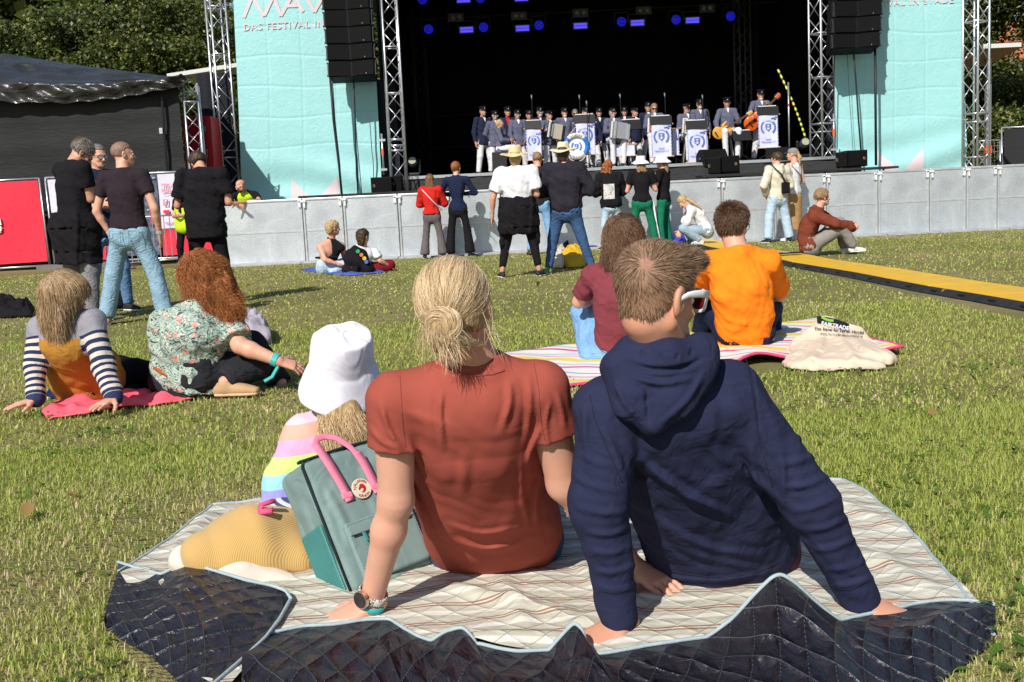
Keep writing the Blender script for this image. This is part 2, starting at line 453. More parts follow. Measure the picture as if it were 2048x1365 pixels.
def hand(S, W, dr, back, side, k=1., curl=15, spread=1., fist=0, finger=1.):
    """back: direction the back of the hand faces; side=+1 puts the thumb on dr x back"""
    dr = nrm(dr); back = nrm(back-dr*(np.asarray(back)@dr)); lat = np.cross(dr, back)*side; W = np.asarray(W, float)
    S.loft([(W-dr*.02*k, lat, .026*k, .021*k), (W+dr*.03*k, lat, .034*k, .017*k), (W+dr*.088*k, lat, .040*k, .0135*k)], k=.012*k)
    for i, (off, L, r) in enumerate(((.030, .070, .0088), (.0105, .078, .009), (-.0095, .073, .0086), (-.028, .057, .0076))):
        p = W+dr*(.088-.006*abs(i-1.2))*k+lat*off*k; d = nrm(dr+lat*(off*4.5*spread)); ang = math.radians(curl*(1+.12*i))*.5
        for f, sh in ((.45, 1), (.3, 1.3), (.25, 1)):
            d = nrm(d*math.cos(ang*sh)-back*math.sin(ang*sh)); q = p+d*L*f*k*finger
            S.cap(p, q, r*k, r*.9*k, k=.004*k); p = q; r *= .93
    p = W+dr*.022*k+lat*.024*k; d = nrm(dr*.62+lat*.72*spread-back*.25)
    for L, r in ((.042, .0125), (.030, .0105), (.024, .009)):
        q = p+d*L*k; S.cap(p, q, r*k, r*.92*k, k=.008*k); p = q; d = nrm(d+dr*.25-back*.1)
def lerp(a, b, t): return np.asarray(a)*(1-t)+np.asarray(b)*t
def torso_st(J, s, fat, g=0, wl=1, hem=0, hemw=1., depth=1.):
    hl = nrm(J['PR']-J['PL']); sl_ = nrm(J['SR']-J['SL']); Pm = (J['PL']+J['PR'])/2; N = J['N']; Sm = (J['SL']+J['SR'])/2
    hw = np.linalg.norm(J['PR']-J['PL'])/2+.085*s*fat; sw = np.linalg.norm(J['SR']-J['SL'])/2
    up = nrm(N-Pm); ch = lerp(Pm, N, .66)
    if 'C' in J: ch = J['C']
    wa = J['W'] if 'W' in J else lerp(Pm, ch, .5)
    mm = lambda t: nrm(lerp(hl, sl_, t))
    st = []; lo = (hw*.97+g, (.115*s*fat+g)*depth)
    if hem >= 0:
        if hem: st.append((Pm-up*hem, hl, (hw+g)*hemw, (.115*s*fat+g)*depth*(1+.3*(hemw-1))))
        if hem > .035*s or hem == 0: st.append((Pm-up*.03*s if hem == 0 else Pm-up*.02*s, hl, *lo))
    else: st.append((Pm-up*hem, hl, lo[0]*hemw, (.12*s*fat+g)*depth))
    q_ = lerp(Pm, wa, .3)
    if (q_-Pm)@up > -hem+.01: st.append((q_, hl, hw*.97+g, (.12*s*fat+g)*depth))
    st += [(wa, mm(.5), (.135*s*fat)*wl+g, (.10*s*fat+g)*depth),
           (ch, sl_, sw*.82*wl**.3+g, (.112*s*fat+g)*depth), (lerp(ch, Sm, .75), sl_, sw*.84+g*.7, (.095*s+g*.7)*depth), (lerp(Sm, N, .55), sl_, sw*.5, .07*s*depth)]
    return st
def person(label, J, loc, D, s=1., fat=1., hd=None, skin=None, top=None, bot=None, shoe=None, hair=None, group=None, hands=None, neck_r=.056, parts=None, fem=1., arm=1., hk=1., fig='person', hbm=None, bfold=None):
    """J: world joints N,H,SL,SR,EL,ER,WL,WR,PL,PR,KL,KR,AL,AR,TL,TR (L/R are the person's own)"""
    skin = skin or SKIN; root = empty(fig, loc, label, 'person', group)
    h = float(np.clip(D*.00135, .0055, .018)); hb = float(np.clip(D*.0019, .0080, .021)); hf = float(np.clip(D*.00075, .0034, .010))
    hy = hd or {}; M = hframe(hy.get('yaw', 0), hy.get('pitch', 0), hy.get('roll', 0)); H = Head(J['H'], M, s*hk)
    LB = Sdf(.03*s); B = Sdf(.03*s); sh = .93 if top else 1
    B.loft([(a, b, c*sh, d*sh) for a, b, c, d in torso_st(J, s, fat, 0, fem)], k=.03)
    ra = [(.050, .043), (.040, .0265)]
    for q in 'LR':
        Sh, E, W = J['S'+q], J['E'+q], J['W'+q]
        B.cap(lerp(J['N'], Sh, .25)-V(0, 0, .02), Sh, .045*s, .052*s*arm, k=.04)
        B.cap(Sh, E, .050*s*arm, .040*s*arm); B.cap(E, lerp(E, W, .28), .0385*s*arm, .0385*s*arm, k=.02); B.cap(lerp(E, W, .28), W, .0385*s*arm, .0265*s*arm, k=.02)
        if 'P'+q in J and 'K'+q in J:
            LB.cap(J['P'+q], J['K'+q], .083*s*fat, .056*s); LB.cap(J['K'+q], lerp(J['K'+q], J['A'+q], .3), .054*s, .056*s, k=.02); LB.cap(lerp(J['K'+q], J['A'+q], .3), J['A'+q], .056*s, .037*s, k=.02)
    if bfold: bfold(B)
    segs = [B.mesh(hbm or hb)]
    if LB.p: segs.append(LB.mesh(max(hb*1.3, .013)))
    segs.append(head_sdf(H, J['N'], D < 15, neck_r).mesh(hf))
    for q in 'LR':
        W, E = J['W'+q], J['E'+q]; Hs = (hands or {}).get(q, {})
        if Hs is None: continue
        dr = Hs.get('dir', W-E); back = Hs.get('back', None); side = 1 if q == 'L' else -1
        if back is None:
            # back of the hand faces outward from the body by default
            back = (J['SL']-J['SR']) if q == 'L' else (J['SR']-J['SL'])
        HS = Sdf(.01); HS.cap(lerp(W, E, .12), W, .029*s*arm, .0262*s*arm); hand(HS, W, np.asarray(dr, float), np.asarray(back, float), Hs.get('side', side), s*Hs.get('k', 1), Hs.get('curl', 18), Hs.get('spread', 1))
        segs.append(HS.mesh(hf*(1 if D < 12 else .85)))
    v, qd = join_vq(segs); body = mesh_np('body', v, qd, skin, root)
    if D < 40 and hy.get('eyes', True):
        eb = MB()
        for sx in (-1, 1):
            c = H.w(sx*.031, .078, -.002)
            for rr, yy, mi in ((.012, 0, 0), (.0066, .0075, 1)):
                st = []; 
                for a in np.linspace(0, math.pi, 6): st.append([c+M@(V(rr*math.sin(a)*math.cos(b), yy+rr*math.cos(a), rr*math.sin(a)*math.sin(b))*H.k) for b in np.linspace(0, 2*math.pi, 9)])
                eb.grid(st, mi)
        eb.build('eye', [EYE, IRIS], root, smooth=True)
        lb = Sdf(.003); lb.cap(H.w(-.018, .091, -.067), H.w(.018, .091, -.067), .0045*H.k); lv = lb.mesh(max(hf*.8, .003)); 
        if len(lv[0]): mesh_np('mouth', *lv, LIP, root)
    # ---- top
    ret = dict(root=root, H=H, body=body, h=h, s=s, M=M, J=J, D=D)
    if top:
        if -.001 < top.get('hem', .06) < .03: top['hem'] = .03
        g = top.get('g', .016); T = Sdf(top.get('k', .03)); L = top.get('sl', .6)
        T.loft(torso_st(J, s, fat, g, fem*top.get('wl', 1), top.get('hem', .06), top.get('hemw', 1.), top.get('depth', 1)), k=.03, flat0=top.get('hem', .06) != 0)
        for q in 'LR':
            Sh, E, W = J['S'+q], J['E'+q], J['W'+q]; r = (.052*arm*top.get('sa', 1)+g*.9/s)*s; wg = top.get('wg', g*.9)
            if not top.get('tank'): T.cap(lerp(J['N'], Sh, .2)-V(0, 0, .018), Sh, .045*s+g*.4, .052*s*arm*top.get('sa', 1)+g*.8, k=.04)
            if L <= 0: continue
            if L <= 1: T.cap(Sh, lerp(Sh, E, L), r, .047*s*arm+g*1.1, cut=True, k=.02)
            else:
                T.cap(Sh, E, r, .042*s*arm+g*1.05, k=.025); T.cap(E, lerp(E, W, min(1, L-1)), .042*s*arm+g, (.031*s*arm+wg), cut=True, k=.02)
                if top.get('cuff'): T.cap(lerp(E, W, .74), lerp(E, W, min(1, L-1)), .036*s*arm+wg*1.15, .031*s*arm+wg*1.15, k=.012); 
        nk = J['N']; up = nrm(J['H']-J['N'])
        if top.get('hem', .06) >= 0: pass
        if top.get('collar', 1): T.cap(nk-up*.03*s, nk+up*.012*s, neck_r*1.2*s+.012, neck_r*s+.010+top.get('neckw', 0), k=.02, cut=True)
        for f in top.get('sdf', []): f(T)
        T.noise(top.get('nz', .004)*s, top.get('ns', 22), len(label) % 7); T.noise(top.get('nz', .004)*.5*s, 52, 2)
        for f in top.get('folds', []): T.fold(*f)
        v, qd = T.mesh(top.get('h', h)); at = None; ret['topvq'] = (v, qd)
        if top.get('arm_attr'):
            at = {'armt': ('FLOAT', arm_param(v, J, s))}
        ret['top'] = mesh_np(top.get('name', 'shirt'), v, qd, top['m'], root, attrs=at)
    if bot:
        g = bot.get('g', .012); T = Sdf(.025); L = bot.get('len', 2); Pm = (J['PL']+J['PR'])/2; hl = nrm(J['PR']-J['PL']); up = nrm(J['N']-Pm)
        if 'W' in J: up = nrm(J['W']-Pm)
        hw = np.linalg.norm(J['PR']-J['PL'])/2+.085*s*fat
        rise = bot.get('rise', .10)*s; gt = min(g, top.get('g', .016)-.010) if top and not top.get('tucked') else g
        T.loft([(Pm-up*.04*s, hl, hw*.97+gt, .12*s*fat+gt), (Pm+up*.02, hl, hw+gt, .118*s*fat+gt), (Pm+up*rise, hl, hw*.9+gt*.6, .105*s*fat+gt)], k=.03)
        if bot.get('skirt'):
            kz = bot['skirt']; Kc = (J['KL']+J['KR'])/2
            T.loft([(Pm, hl, hw+g, .13*s), (lerp(Pm, Kc, kz), hl, hw*bot.get('flare', 1.15), .15*s*bot.get('flare', 1.15))], cut=True, k=.02)
        else:
            for q in 'LR':
                K, A, Hh = J['K'+q], J['A'+q], J['P'+q]; fl = bot.get('flare', 0)
                T.ell(Hh-hy_fwd(J, hl)*.02*s, V(1, 1, 1)*(.095*s*fat+gt), k=.04)
                T.cap(Hh, K, .084*s*fat+gt, .058*s+g, k=.03, cut=L < 1)
                if L > 1:
                    e = lerp(K, A, L-1); T.cap(K, e, .057*s+g, .040*s+g+fl, k=.025, cut=True)
                T.fold(K+V(-.07, .02, .03)*s, K+V(.07, -.03, -.01)*s, .014, .007); T.fold(K+V(-.07, -.06, -.05)*s, K+V(.07, -.05, .0)*s, .012, .007)
                T.fold(lerp(K, A, .8)+V(-.06, -.03, 0)*s, lerp(K, A, .85)+V(.06, -.03, .02)*s, .012, .006)
        T.noise(.004*s, 26, 3); T.noise(.002*s, 60, 1)
        for f in bot.get('sdf', []): f(T)
        if top and not top.get('tucked'): T.loft(torso_st(J, s, fat, top.get('g', .016)-.009, fem*top.get('wl', 1), top.get('hem', .06)-.012, top.get('hemw', 1.), top.get('depth', 1)), k=.0, op='-', flat0=True)
        v, qd = T.mesh(bot.get('h', h*1.3)); ret['bot'] = mesh_np(bot.get('name', 'trousers'), v, qd, bot['m'], root)
    if shoe is not None:
        for q in 'LR':
            if 'T'+q not in J: continue
            A, T_ = J['A'+q], J['T'+q]; dz = J.get('sole', V(0, 0, 1)); d = T_-A; d = d-dz*(d@dz); L = np.linalg.norm(d); d = nrm(d); lat = np.cross(d, dz)
            base = A-dz*(.075*s); S_ = Sdf(.015)
            S_.loft([(base-d*.045*s+dz*.035*s, lat, .034*s, .035*s), (base+d*.03*s+dz*.038*s, lat, .037*s, .038*s), (base+d*.11*s+dz*.03*s, lat, .044*s, .03*s), (base+d*.165*s+dz*.022*s, lat, .036*s, .022*s)])
            S_.cap(A-dz*.03*s, A+dz*shoe.get('hi', .0)*s, .042*s, .043*s, cut=True); o = mesh_np(shoe.get('name', 'shoe'), *S_.mesh(max(.009, hf)), shoe['m'], root)
            S2 = Sdf(.005); S2.loft([(base-d*.05*s+dz*.008*s, lat, .037*s, .012*s), (base+d*.03*s+dz*.008*s, lat, .038*s, .012*s), (base+d*.12*s+dz*.008*s, lat, .047*s, .012*s), (base+d*.175*s+dz*.01*s, lat, .036*s, .011*s)], e=3)
            mesh_np('sole', *S2.mesh(max(.009, hf)), shoe.get('sm', WHITEP), o)
    if hair: do_hair(ret, **hair)
    return ret
def hy_fwd(J, hl): return nrm(np.cross(V(0, 0, 1), hl))
def arm_param(v, J, s):
    """0 on the torso, 1..3 along the sleeve"""
    best = np.full(len(v), 9.); t_ = np.zeros(len(v)); v = np.asarray(v, float)
    Pm = (J['PL']+J['PR'])/2; a, b = Pm, J['N']; lat = nrm(J['SR']-J['SL'])
    for q in 'LR':
        acc = 1.
        for A, B in ((J['S'+q], J['E'+q]), (J['E'+q], J['W'+q])):
            t = seg_t(v, A, B); d = np.linalg.norm(v-A-t[:, None]*(B-A), axis=1); L = np.linalg.norm(B-A)
            m = d < best; best[m] = d[m]; t_[m] = acc+t[m]; acc += 1
    x = np.abs((v-(J['SL']+J['SR'])/2)@lat); sw = np.linalg.norm(J['SR']-J['SL'])/2
    tors = (best > .068*s+.02)
    t_[tors] = 0; return t_
def vnorm(v, q):
    n = np.zeros_like(v); fn = np.cross(v[q[:, 2]]-v[q[:, 0]], v[q[:, 3]]-v[q[:, 1]])
    for i in range(4): np.add.at(n, q[:, i], fn)
    return n/(np.linalg.norm(n, axis=1)[:, None]+1e-12)
def grow(roots, norms, n_steps, length, flow, lift=.3, curl=0, cfreq=60, jit=.15, surf=None, hc=None, hr=.1):
    """grow strands from roots along flow(p) kept tangent-ish; returns (n,k,3)"""
    n = len(roots); P_ = roots.copy(); out = [P_.copy()]; st = (length*(np.random.RandomState(3).uniform(.6, 1.15, n)))[:, None]/n_steps
    J_ = rng.normal(0, jit, (n, 3)); ph = rng.random(n)*6.28
    for i in range(n_steps):
        d = flow(P_); d = d-norms*np.minimum(0, (d*norms).sum(1))[:, None]
        if hc is not None:
            nn_ = P_-hc; ln = np.linalg.norm(nn_, axis=1)[:, None]; nn_ = nn_/(ln+1e-9); wt = np.clip((P_[:, 2]-hc[2])/hr+.6, 0, 1)[:, None]
            d = d-nn_*np.maximum(0, (d*nn_).sum(1))[:, None]*wt-nn_*(.25*(ln > hr*1.28))*wt
        d = d+J_+norms*lift*(1-i/n_steps if curl == 0 else 1-.7*i/n_steps)
        d /= np.linalg.norm(d, axis=1)[:, None]+1e-9; step = d*st
        if curl:
            sx = np.cross(d, norms); ang = ph+i*cfreq*length/n_steps
            step = step+(sx*np.cos(ang)[:, None]+norms*np.sin(ang)[:, None])*curl*st
        P_ = P_+step; out.append(P_.copy())
    return np.stack(out, 1)
def do_hair(R, style='short', m=None, length=.0, g=.012, n=0, sm=None, slen=.03, prims=None, nz=0, ns=60, lift=.25, curl=0, cfreq=60, flow=None, rad=.0006, name='hair', face=(.035, .05), hl=-.045, carve=True, jit=.15, k=.02, steps=8, earcut=True, smax=None):
    H, root, D = R['H'], R['root'], R['D']; kk = H.k; M = H.M; S = Sdf(k*kk)
    S.ell(H.w(0, -.016, .037), (V(.074, .094, .083)+g)*kk, M)
    if style != 'short': S.ell(H.w(0, -.035, -.01), (V(.078, .07, .085)+min(0, g))*kk, M, k=.03)
    else: S.ell(H.w(0, -.045, -.015), (V(.058, .05, .065)+g*.3)*kk, M, k=.02)
    if carve:
        S.box(H.w(0, .035+.1+face[0]-.035, -.1+face[1]), V(.12, .1, .1)*kk, M, r=.02*kk, k=.012*kk, op='-')
        if earcut:
            for sx in (-1, 1): S.ell(H.w(sx*.085, .008, -.03), V(.022, .032, .042)*kk, M, k=.008, op='-')
        if style == 'short': S.box(H.w(0, .02, hl-.1), V(.14, .16, .1)*kk, M@hrotx(-16), r=.01, k=.01, op='-')
    if prims: prims(S, H)
    if nz: S.noise(nz, ns, 1); S.noise(nz*.6, ns*2.1, 4)
    v, q = S.mesh(float(np.clip(D*.0009, .0045, .012))); o = mesh_np(name, v, q, m, root); R['hair'] = o
    if n:
        nr = vnorm(v, q); ok = np.arange(len(v)) if smax is None else np.nonzero(v[:, 2] < smax)[0]; idx = ok[rng.integers(0, len(ok), n)]; rt = v[idx]+rng.normal(0, .002, (n, 3)); nn = nr[idx]
        up = M[:, 2]; cr = H.w(0, -.07, .09)
        if flow is None:
            def flow(p):
                a = p-cr; a /= np.linalg.norm(a, axis=1)[:, None]+1e-9; hgt = np.clip((p-H.c)@up/(.1*kk), 0, 1)[:, None]
                return a*hgt+(1-hgt)*np.array([0, 0, -1.])*.9+np.array([0, 0, -.25])
        st = grow(rt, nn, steps, slen, flow, lift, curl, cfreq, jit, hc=H.c if style != 'short' else None, hr=.1*kk)
        s_ = strands('hair_strand', st, rad, sm or m, o); s_['kind'] = 'stuff'
    return o
def hrotx(d):
    d = math.radians(d); c, s_ = math.cos(d), math.sin(d); return np.array([[1, 0, 0], [0, c, -s_], [0, s_, c]])
def lathe(mb, H, c, prof, n=28, mi=0, tilt=None, wf=None, closed=True):
    """profile [(r_x, r_y, z)] about head-frame point c"""
    M = H.M if tilt is None else H.M@tilt; c0 = H.w(*c); rows = []
    for rx, ry, z in prof:
        rows.append([c0+M@(V(rx*math.cos(a), ry*math.sin(a), z+(wf(a, rx, z) if wf else 0))*H.k) for a in np.linspace(0, 2*math.pi, n+1)])
    mb.grid(rows, mi); return mb
def glasses(R, fm, lm, w_=.066, hgt=.02, y=.098, z=-.003, name='sunglasses', thick=.0032, temple=True, tl=.105, lenses=True):
    H, root = R['H'], R['root']; f = MB(); L = MB()
    for sx in (-1, 1):
        cx = sx*w_*.53; rx, rz = w_*.45, hgt
        pts = []
        for a in np.linspace(0, 2*math.pi, 15)[:-1]:
            e = .75; ca, sa = math.cos(a), math.sin(a)
            x = cx+rx*math.copysign(abs(ca)**e, ca); zz = z+rz*math.copysign(abs(sa)**e, sa)*(1.0 if sa > 0 else 1.05)
            pts.append(H.w(x, y-abs(x)*.16, zz))
        f.tube(pts, thick*H.k, 5, closed=True)
        c = H.w(cx, y-abs(cx)*.16, z)
        L.add([c]+pts, [(0, i+1, (i+1) % len(pts)+1) for i in range(len(pts))])
        if temple: f.tube([H.w(sx*w_*.97, y-.012, z+.010), H.w(sx*.078, y-.035, z+.012), H.w(sx*.0815, .0, z+.008), H.w(sx*.0795, -.018, z-.008)], [(thick*.8*H.k, thick*1.5*H.k)]*4, 6)
    f.tube([H.w(-.012, y, z+.006), H.w(.012, y, z+.006)], thick*H.k, 5)
    o = f.build(name, fm, root, smooth=True)
    if lenses: L.build('lens', lm, o)
    return o
def sailor_cap(R, m=None, tilt=(0, 0)):
    H = R['H']; m = m or CAPM; b = MB(); t = hrotx(8)
    lathe(b, H, (0, -.012, .062), [(.078, .098, -.012), (.082, .102, .0), (.084, .104, .028), (.105, .124, .040), (.108, .127, .052), (.098, .115, .062), (.05, .06, .066), (.001, .001, .067)], 20, tilt=t)
    o = b.build('cap', m, R['root'], smooth=True); v = MB(); rows = []
    for k in range(5):
        u = k/4; rows.append([H.w(math.sin(a)*(.08+.012*u), -.012+math.cos(a)*(.1+.045*u), .052-.02*u) for a in np.linspace(-1.1, 1.1, 9)])
    v.grid(rows); ob = v.build('visor', BLACKG, o, smooth=True)
    e = MB(); e.box(H.w(0, .095, .085), V(.018, .006, .016)*H.k, H.M); e.build('badge', WHITEP, o); return o
def bucket_hat(R, m, n=40, k=1., tiltx=0, tilty=0, brim=.062, drop=.045, wv=.004, c=(0, -.014, .03), nm='bucket_hat'):
    H = R['H']; b = MB(); a_ = math.radians(tilty); T = hrotx(tiltx)@np.array([[math.cos(a_), 0, math.sin(a_)], [0, 1, 0], [-math.sin(a_), 0, math.cos(a_)]])
    wf = lambda a, r, z: wv*math.sin(3*a+1+z*30)+wv*.6*math.sin(7*a+2.+r*40)
    f = lambda r: r*k
    pr = [(f(.088+brim), f(.106+brim), -drop-.004), (f(.089+brim), f(.107+brim), -drop), (f(.088+brim*.66), f(.106+brim*.66), -drop*.55), (f(.089+brim*.33), f(.107+brim*.33), -drop*.2), (f(.088), f(.106), .004), (f(.0865), f(.1045), .008), (f(.0845), f(.1025), .035), (f(.0805), f(.098), .064), (f(.077), f(.094), .078), (f(.0735), f(.0905), .083), (f(.05), f(.062), .087), (f(.001), f(.001), .088)]
    lathe(b, H, c, pr, n, tilt=T, wf=wf); o = b.build(nm, m, R['root'], smooth=True)
    md = o.modifiers.new('sub', 'SUBSURF'); md.levels = md.render_levels = 1
    return o
def sun_hat(R, m, band=None, k=1.):
    H = R['H']; b = MB(); wf = lambda a, r, z: (.018*math.cos(2*a)+.006*math.sin(5*a)) if r > .13 else (.004*math.sin(2*a+1))
    pr = [(.195, .20, -.012), (.19, .195, -.006), (.15, .165, -.004), (.11, .125, .0), (.088, .104, .006), (.084, .10, .04), (.078, .094, .085), (.066, .084, .105), (.035, .05, .108), (.02, .035, .100), (.001, .001, .098)]
    lathe(b, H, (0, -.014, .045), [(x*k, y*k, z*k) for x, y, z in pr], 30, wf=wf, tilt=hrotx(4)); o = b.build('sun_hat', m, R['root'], smooth=True)
    if band: bb = MB(); lathe(bb, H, (0, -.014, .045), [(.0885*k, .105*k, .008), (.0865*k, .1025*k, .032)], 24, tilt=hrotx(4)); bb.build('hat_band', band, o, smooth=True)
    md = o.modifiers.new('sub', 'SUBSURF'); md.levels = md.render_levels = 1
    return o
def jstand(px, foot, D=None, H=1.75, yaw=0, z0=0, stance=.1, arms='down', lean=0, base=None, ov=None, armout=.0, hyaw=None, sw=1.):
    """standing joints; px,foot = photo pixel of the feet centre"""
    b = np.asarray(base, float) if base is not None else (G(px, foot, z0) if D is None else V(P(px, foot, D)[0], D, z0))
    y = math.radians(yaw); fx = V(math.sin(y), math.cos(y), 0); rt = V(math.cos(y), -math.sin(y), 0); U = V(0, 0, 1)
    q = lambda x, f, z: b+(rt*x+fx*f+U*z)*H
    J = {}
    for k_, sx in (('L', -1), ('R', 1)):
        J['P'+k_] = q(sx*.052, 0, .50); J['K'+k_] = q(sx*(.052+stance*.35), .012, .275); J['A'+k_] = q(sx*(.05+stance*.6), -.015, .046); J['T'+k_] = q(sx*(.062+stance*.8), .11, .02)
        J['S'+k_] = q(sx*.105*sw, -.008+lean, .812)
        if arms == 'down': J['E'+k_] = q(sx*(.145+armout), -.03, .63); J['W'+k_] = q(sx*(.15+armout), .01, .485)
        elif arms == 'front': J['E'+k_] = q(sx*.155, -.01, .635); J['W'+k_] = q(sx*.05, .12, .64)
        elif arms == 'hips': J['E'+k_] = q(sx*.2, -.06, .655); J['W'+k_] = q(sx*.11, .03, .56)
        elif arms == 'rail': J['E'+k_] = q(sx*.15, .06, .65); J['W'+k_] = q(sx*.05, .17, .665)
        elif arms == 'pockets': J['E'+k_] = q(sx*.185, -.05, .645); J['W'+k_] = q(sx*.125, .03, .53)
        elif arms == 'face': J['E'+k_] = q(sx*.15, .04, .64); J['W'+k_] = q(sx*.05, .11, .76)
        elif arms == 'back': J['E'+k_] = q(sx*.16, -.05, .65); J['W'+k_] = q(sx*.06, -.09, .56)
    J['N'] = q(0, -.012+lean, .842); J['H'] = q(0, .012+lean*1.2, .932)
    for k_, v in (ov or {}).items(): J[k_] = q(*v)
    J['base'] = b; return J
def jsit(base, H=1.7, yaw=0, seat=.5, arms='lap', ov=None, knee=.0):
    b = np.asarray(base, float); y = math.radians(yaw); fx = V(math.sin(y), math.cos(y), 0); rt = V(math.cos(y), -math.sin(y), 0); U = V(0, 0, 1)
    q = lambda x, f, z: b+(rt*x+fx*f)*H+U*z
    J = {}; s = seat+.09
    for k_, sx in (('L', -1), ('R', 1)):
        J['P'+k_] = q(sx*.055, 0, s); J['K'+k_] = q(sx*.10, .25, s+.0+knee); J['A'+k_] = q(sx*.085, .22, .08); J['T'+k_] = q(sx*.1, .33, .03)
        J['S'+k_] = q(sx*.108, -.01, s+.30*H); J['E'+k_] = q(sx*.15, .04, s+.13*H); J['W'+k_] = q(sx*.07, .17, s+.13*H)
    J['N'] = q(0, -.012, s+.335*H); J['H'] = q(0, .012, s+.425*H)
    for k_, v in (ov or {}).items(): J[k_] = q(*v)
    J['base'] = b; return J
def jpix(D, d, loc=None):
    """joints from photo pixels: name -> (px, py, depth offset)"""
    J = {k: P(v[0], v[1], D+(v[2] if len(v) > 2 else 0)) for k, v in d.items()}
    return J
# ---------------------------------------------------------------- ground
t = NT('lawn_soil'); c = t.co('Object')
a = t.noise(c, .55, 5, .5); b_ = t.noise(c, 5, 4); d_ = t.noise(c, 60, 3)
col = t.mix(t.ramp(a, [(.42, (0, 0, 0)), (.62, (1, 1, 1))]), (.22, .215, .07), (.38, .30, .15))
col = t.mix(t.ramp(b_, [(.4, (0, 0, 0)), (.7, (1, 1, 1))]), col, (.25, .21, .09))
col = t.mix(t.math('MULTIPLY', d_, .6), col, (.13, .12, .05)); t.set(col, .95, 0, .1); t.bump(d_, .8, .03)
gm = MB(); n_ = 60; gx = np.linspace(-160, 160, n_); gy = np.linspace(-30, 290, n_)
gm.grid([[V(x, y, 0) for x in gx] for y in gy])
tag(gm.build('lawn', t.m), kind='structure')
QUILT = [G(*p)[:2] for p in [(222, 1160), (425, 1018), (530, 1000), (700, 965), (1100, 950), (1680, 962), (1748, 998), (1855, 1105), (1990, 1270), (1930, 1340), (1800, 1450), (380, 1450), (200, 1255)]]
BLANK2 = [G(*p)[:2] for p in [(985, 722), (1040, 702), (1600, 650), (1740, 672), (1800, 712), (1720, 735), (1560, 745), (1180, 765), (1010, 745)]]
def inpoly(x, y, poly):
    r = np.zeros(len(x), bool); n = len(poly)
    for i in range(n):
        x0, y0 = poly[i]; x1, y1 = poly[(i+1) % n]
        c_ = ((y0 > y) != (y1 > y)) & (x < (x1-x0)*(y-y0)/(y1-y0+1e-12)+x0); r ^= c_
    return r
def vnoise(x, y, s, seed):
    return np.sin(x*s+1.7*np.sin(y*s*.7+seed)+seed)*np.cos(y*s*1.1+1.3*np.sin(x*s*.6+2*seed))
def blades(n, y0, y1, h0, h1, wd, seed):
    r = np.random.default_rng(seed); u = r.random(n); y = np.sqrt(y0**2+(y1**2-y0**2)*u); x = (r.random(n)-.5)*y*1.06+0*y
    dry = vnoise(x, y, 1.1, 2)*.5+vnoise(x, y, 2.9, 5)*.3+vnoise(x, y, .45, 9)*.3
    bare = (dry > .55) & (r.random(n) < .55)
    k = ~inpoly(x, y, QUILT) & ~inpoly(x, y, BLANK2) & ~bare & (np.abs(x-3.85) > np.where(y > 7.2, .42, 0)) & (y < 21.2)
    x, y, dry = x[k], y[k], dry[k]; n = len(x)
    H_ = (h0+(h1-h0)*r.random(n)**1.6)*(1.05-.3*np.clip(dry, 0, 1)); an = r.random(n)*6.28; ln = r.random(n)*.9+.15
    dx, dy = np.cos(an), np.sin(an); wx, wy = -dy*wd*(.6+.8*r.random(n)), dx*wd*(.6+.8*r.random(n)); bx = dx*H_*ln; by = dy*H_*ln
    z0 = np.full(n, -.003)
    v = np.stack([np.stack([x-wx, y-wy, z0], 1), np.stack([x+wx, y+wy, z0], 1),
                  np.stack([x+wx*.7+bx*.4, y+wy*.7+by*.4, H_*.62], 1), np.stack([x-wx*.7+bx*.4, y-wy*.7+by*.4, H_*.62], 1),
                  np.stack([x+bx, y+by, H_*(1-.35*ln)], 1)], 1).reshape(-1, 3)
    i = np.arange(n)*5; q = np.stack([i, i+1, i+2, i+3], 1); tr = np.stack([i+3, i+2, i+4], 1)
    g1, g2, st = V(.29, .37, .07), V(.56, .60, .15), V(.80, .67, .38)
    mx = r.random(n)[:, None]; cc = g1*(1-mx)+g2*mx; s_ = (r.random(n) < np.clip(.10+.55*dry, .03, .7))[:, None]
    cc = np.where(s_, st*(.6+.5*r.random(n))[:, None], cc)
    return v, q, tr, np.repeat(np.hstack([cc, np.ones((n, 1))]), 5, 0)
def mesh_mixed(name, v, q, tr, colr, material, kind='stuff'):
    me = bpy.data.meshes.new(name); me.vertices.add(len(v)); me.vertices.foreach_set('co', v.astype(np.float32).ravel())
    nl = len(q)*4+len(tr)*3; me.loops.add(nl); me.loops.foreach_set('vertex_index', np.concatenate([q.ravel(), tr.ravel()]).astype(np.int32))
    me.polygons.add(len(q)+len(tr)); me.polygons.foreach_set('loop_start', np.concatenate([np.arange(len(q))*4, len(q)*4+np.arange(len(tr))*3]).astype(np.int32))
    me.materials.append(material); at = me.attributes.new('col', 'FLOAT_COLOR', 'POINT'); at.data.foreach_set('color', colr.astype(np.float32).ravel())
    me.update(calc_edges=True); o = bpy.data.objects.new(name, me); link(o); tag(o, kind=kind); return o
def attrmat(name, rough=.6, trans=.3, spec=.2):
    t = NT(name); a = t.n('Attribute', attribute_name='col'); t.set(a.outputs['Color'], rough, 0, spec)
    tr = t.n('BsdfTranslucent'); t.l(a.outputs['Color'], tr.inputs[0]); mx = t.n('MixShader'); mx.inputs[0].default_value = trans
    t.l(t.b.outputs[0], mx.inputs[1]); t.l(tr.outputs[0], mx.inputs[2]); t.l(mx.outputs[0], t.t.nodes['Material Output'].inputs[0]); return t.m
GRM = attrmat('grass_blade', .5, .42)
vs, qs, ts, cs, off = [], [], [], [], 0
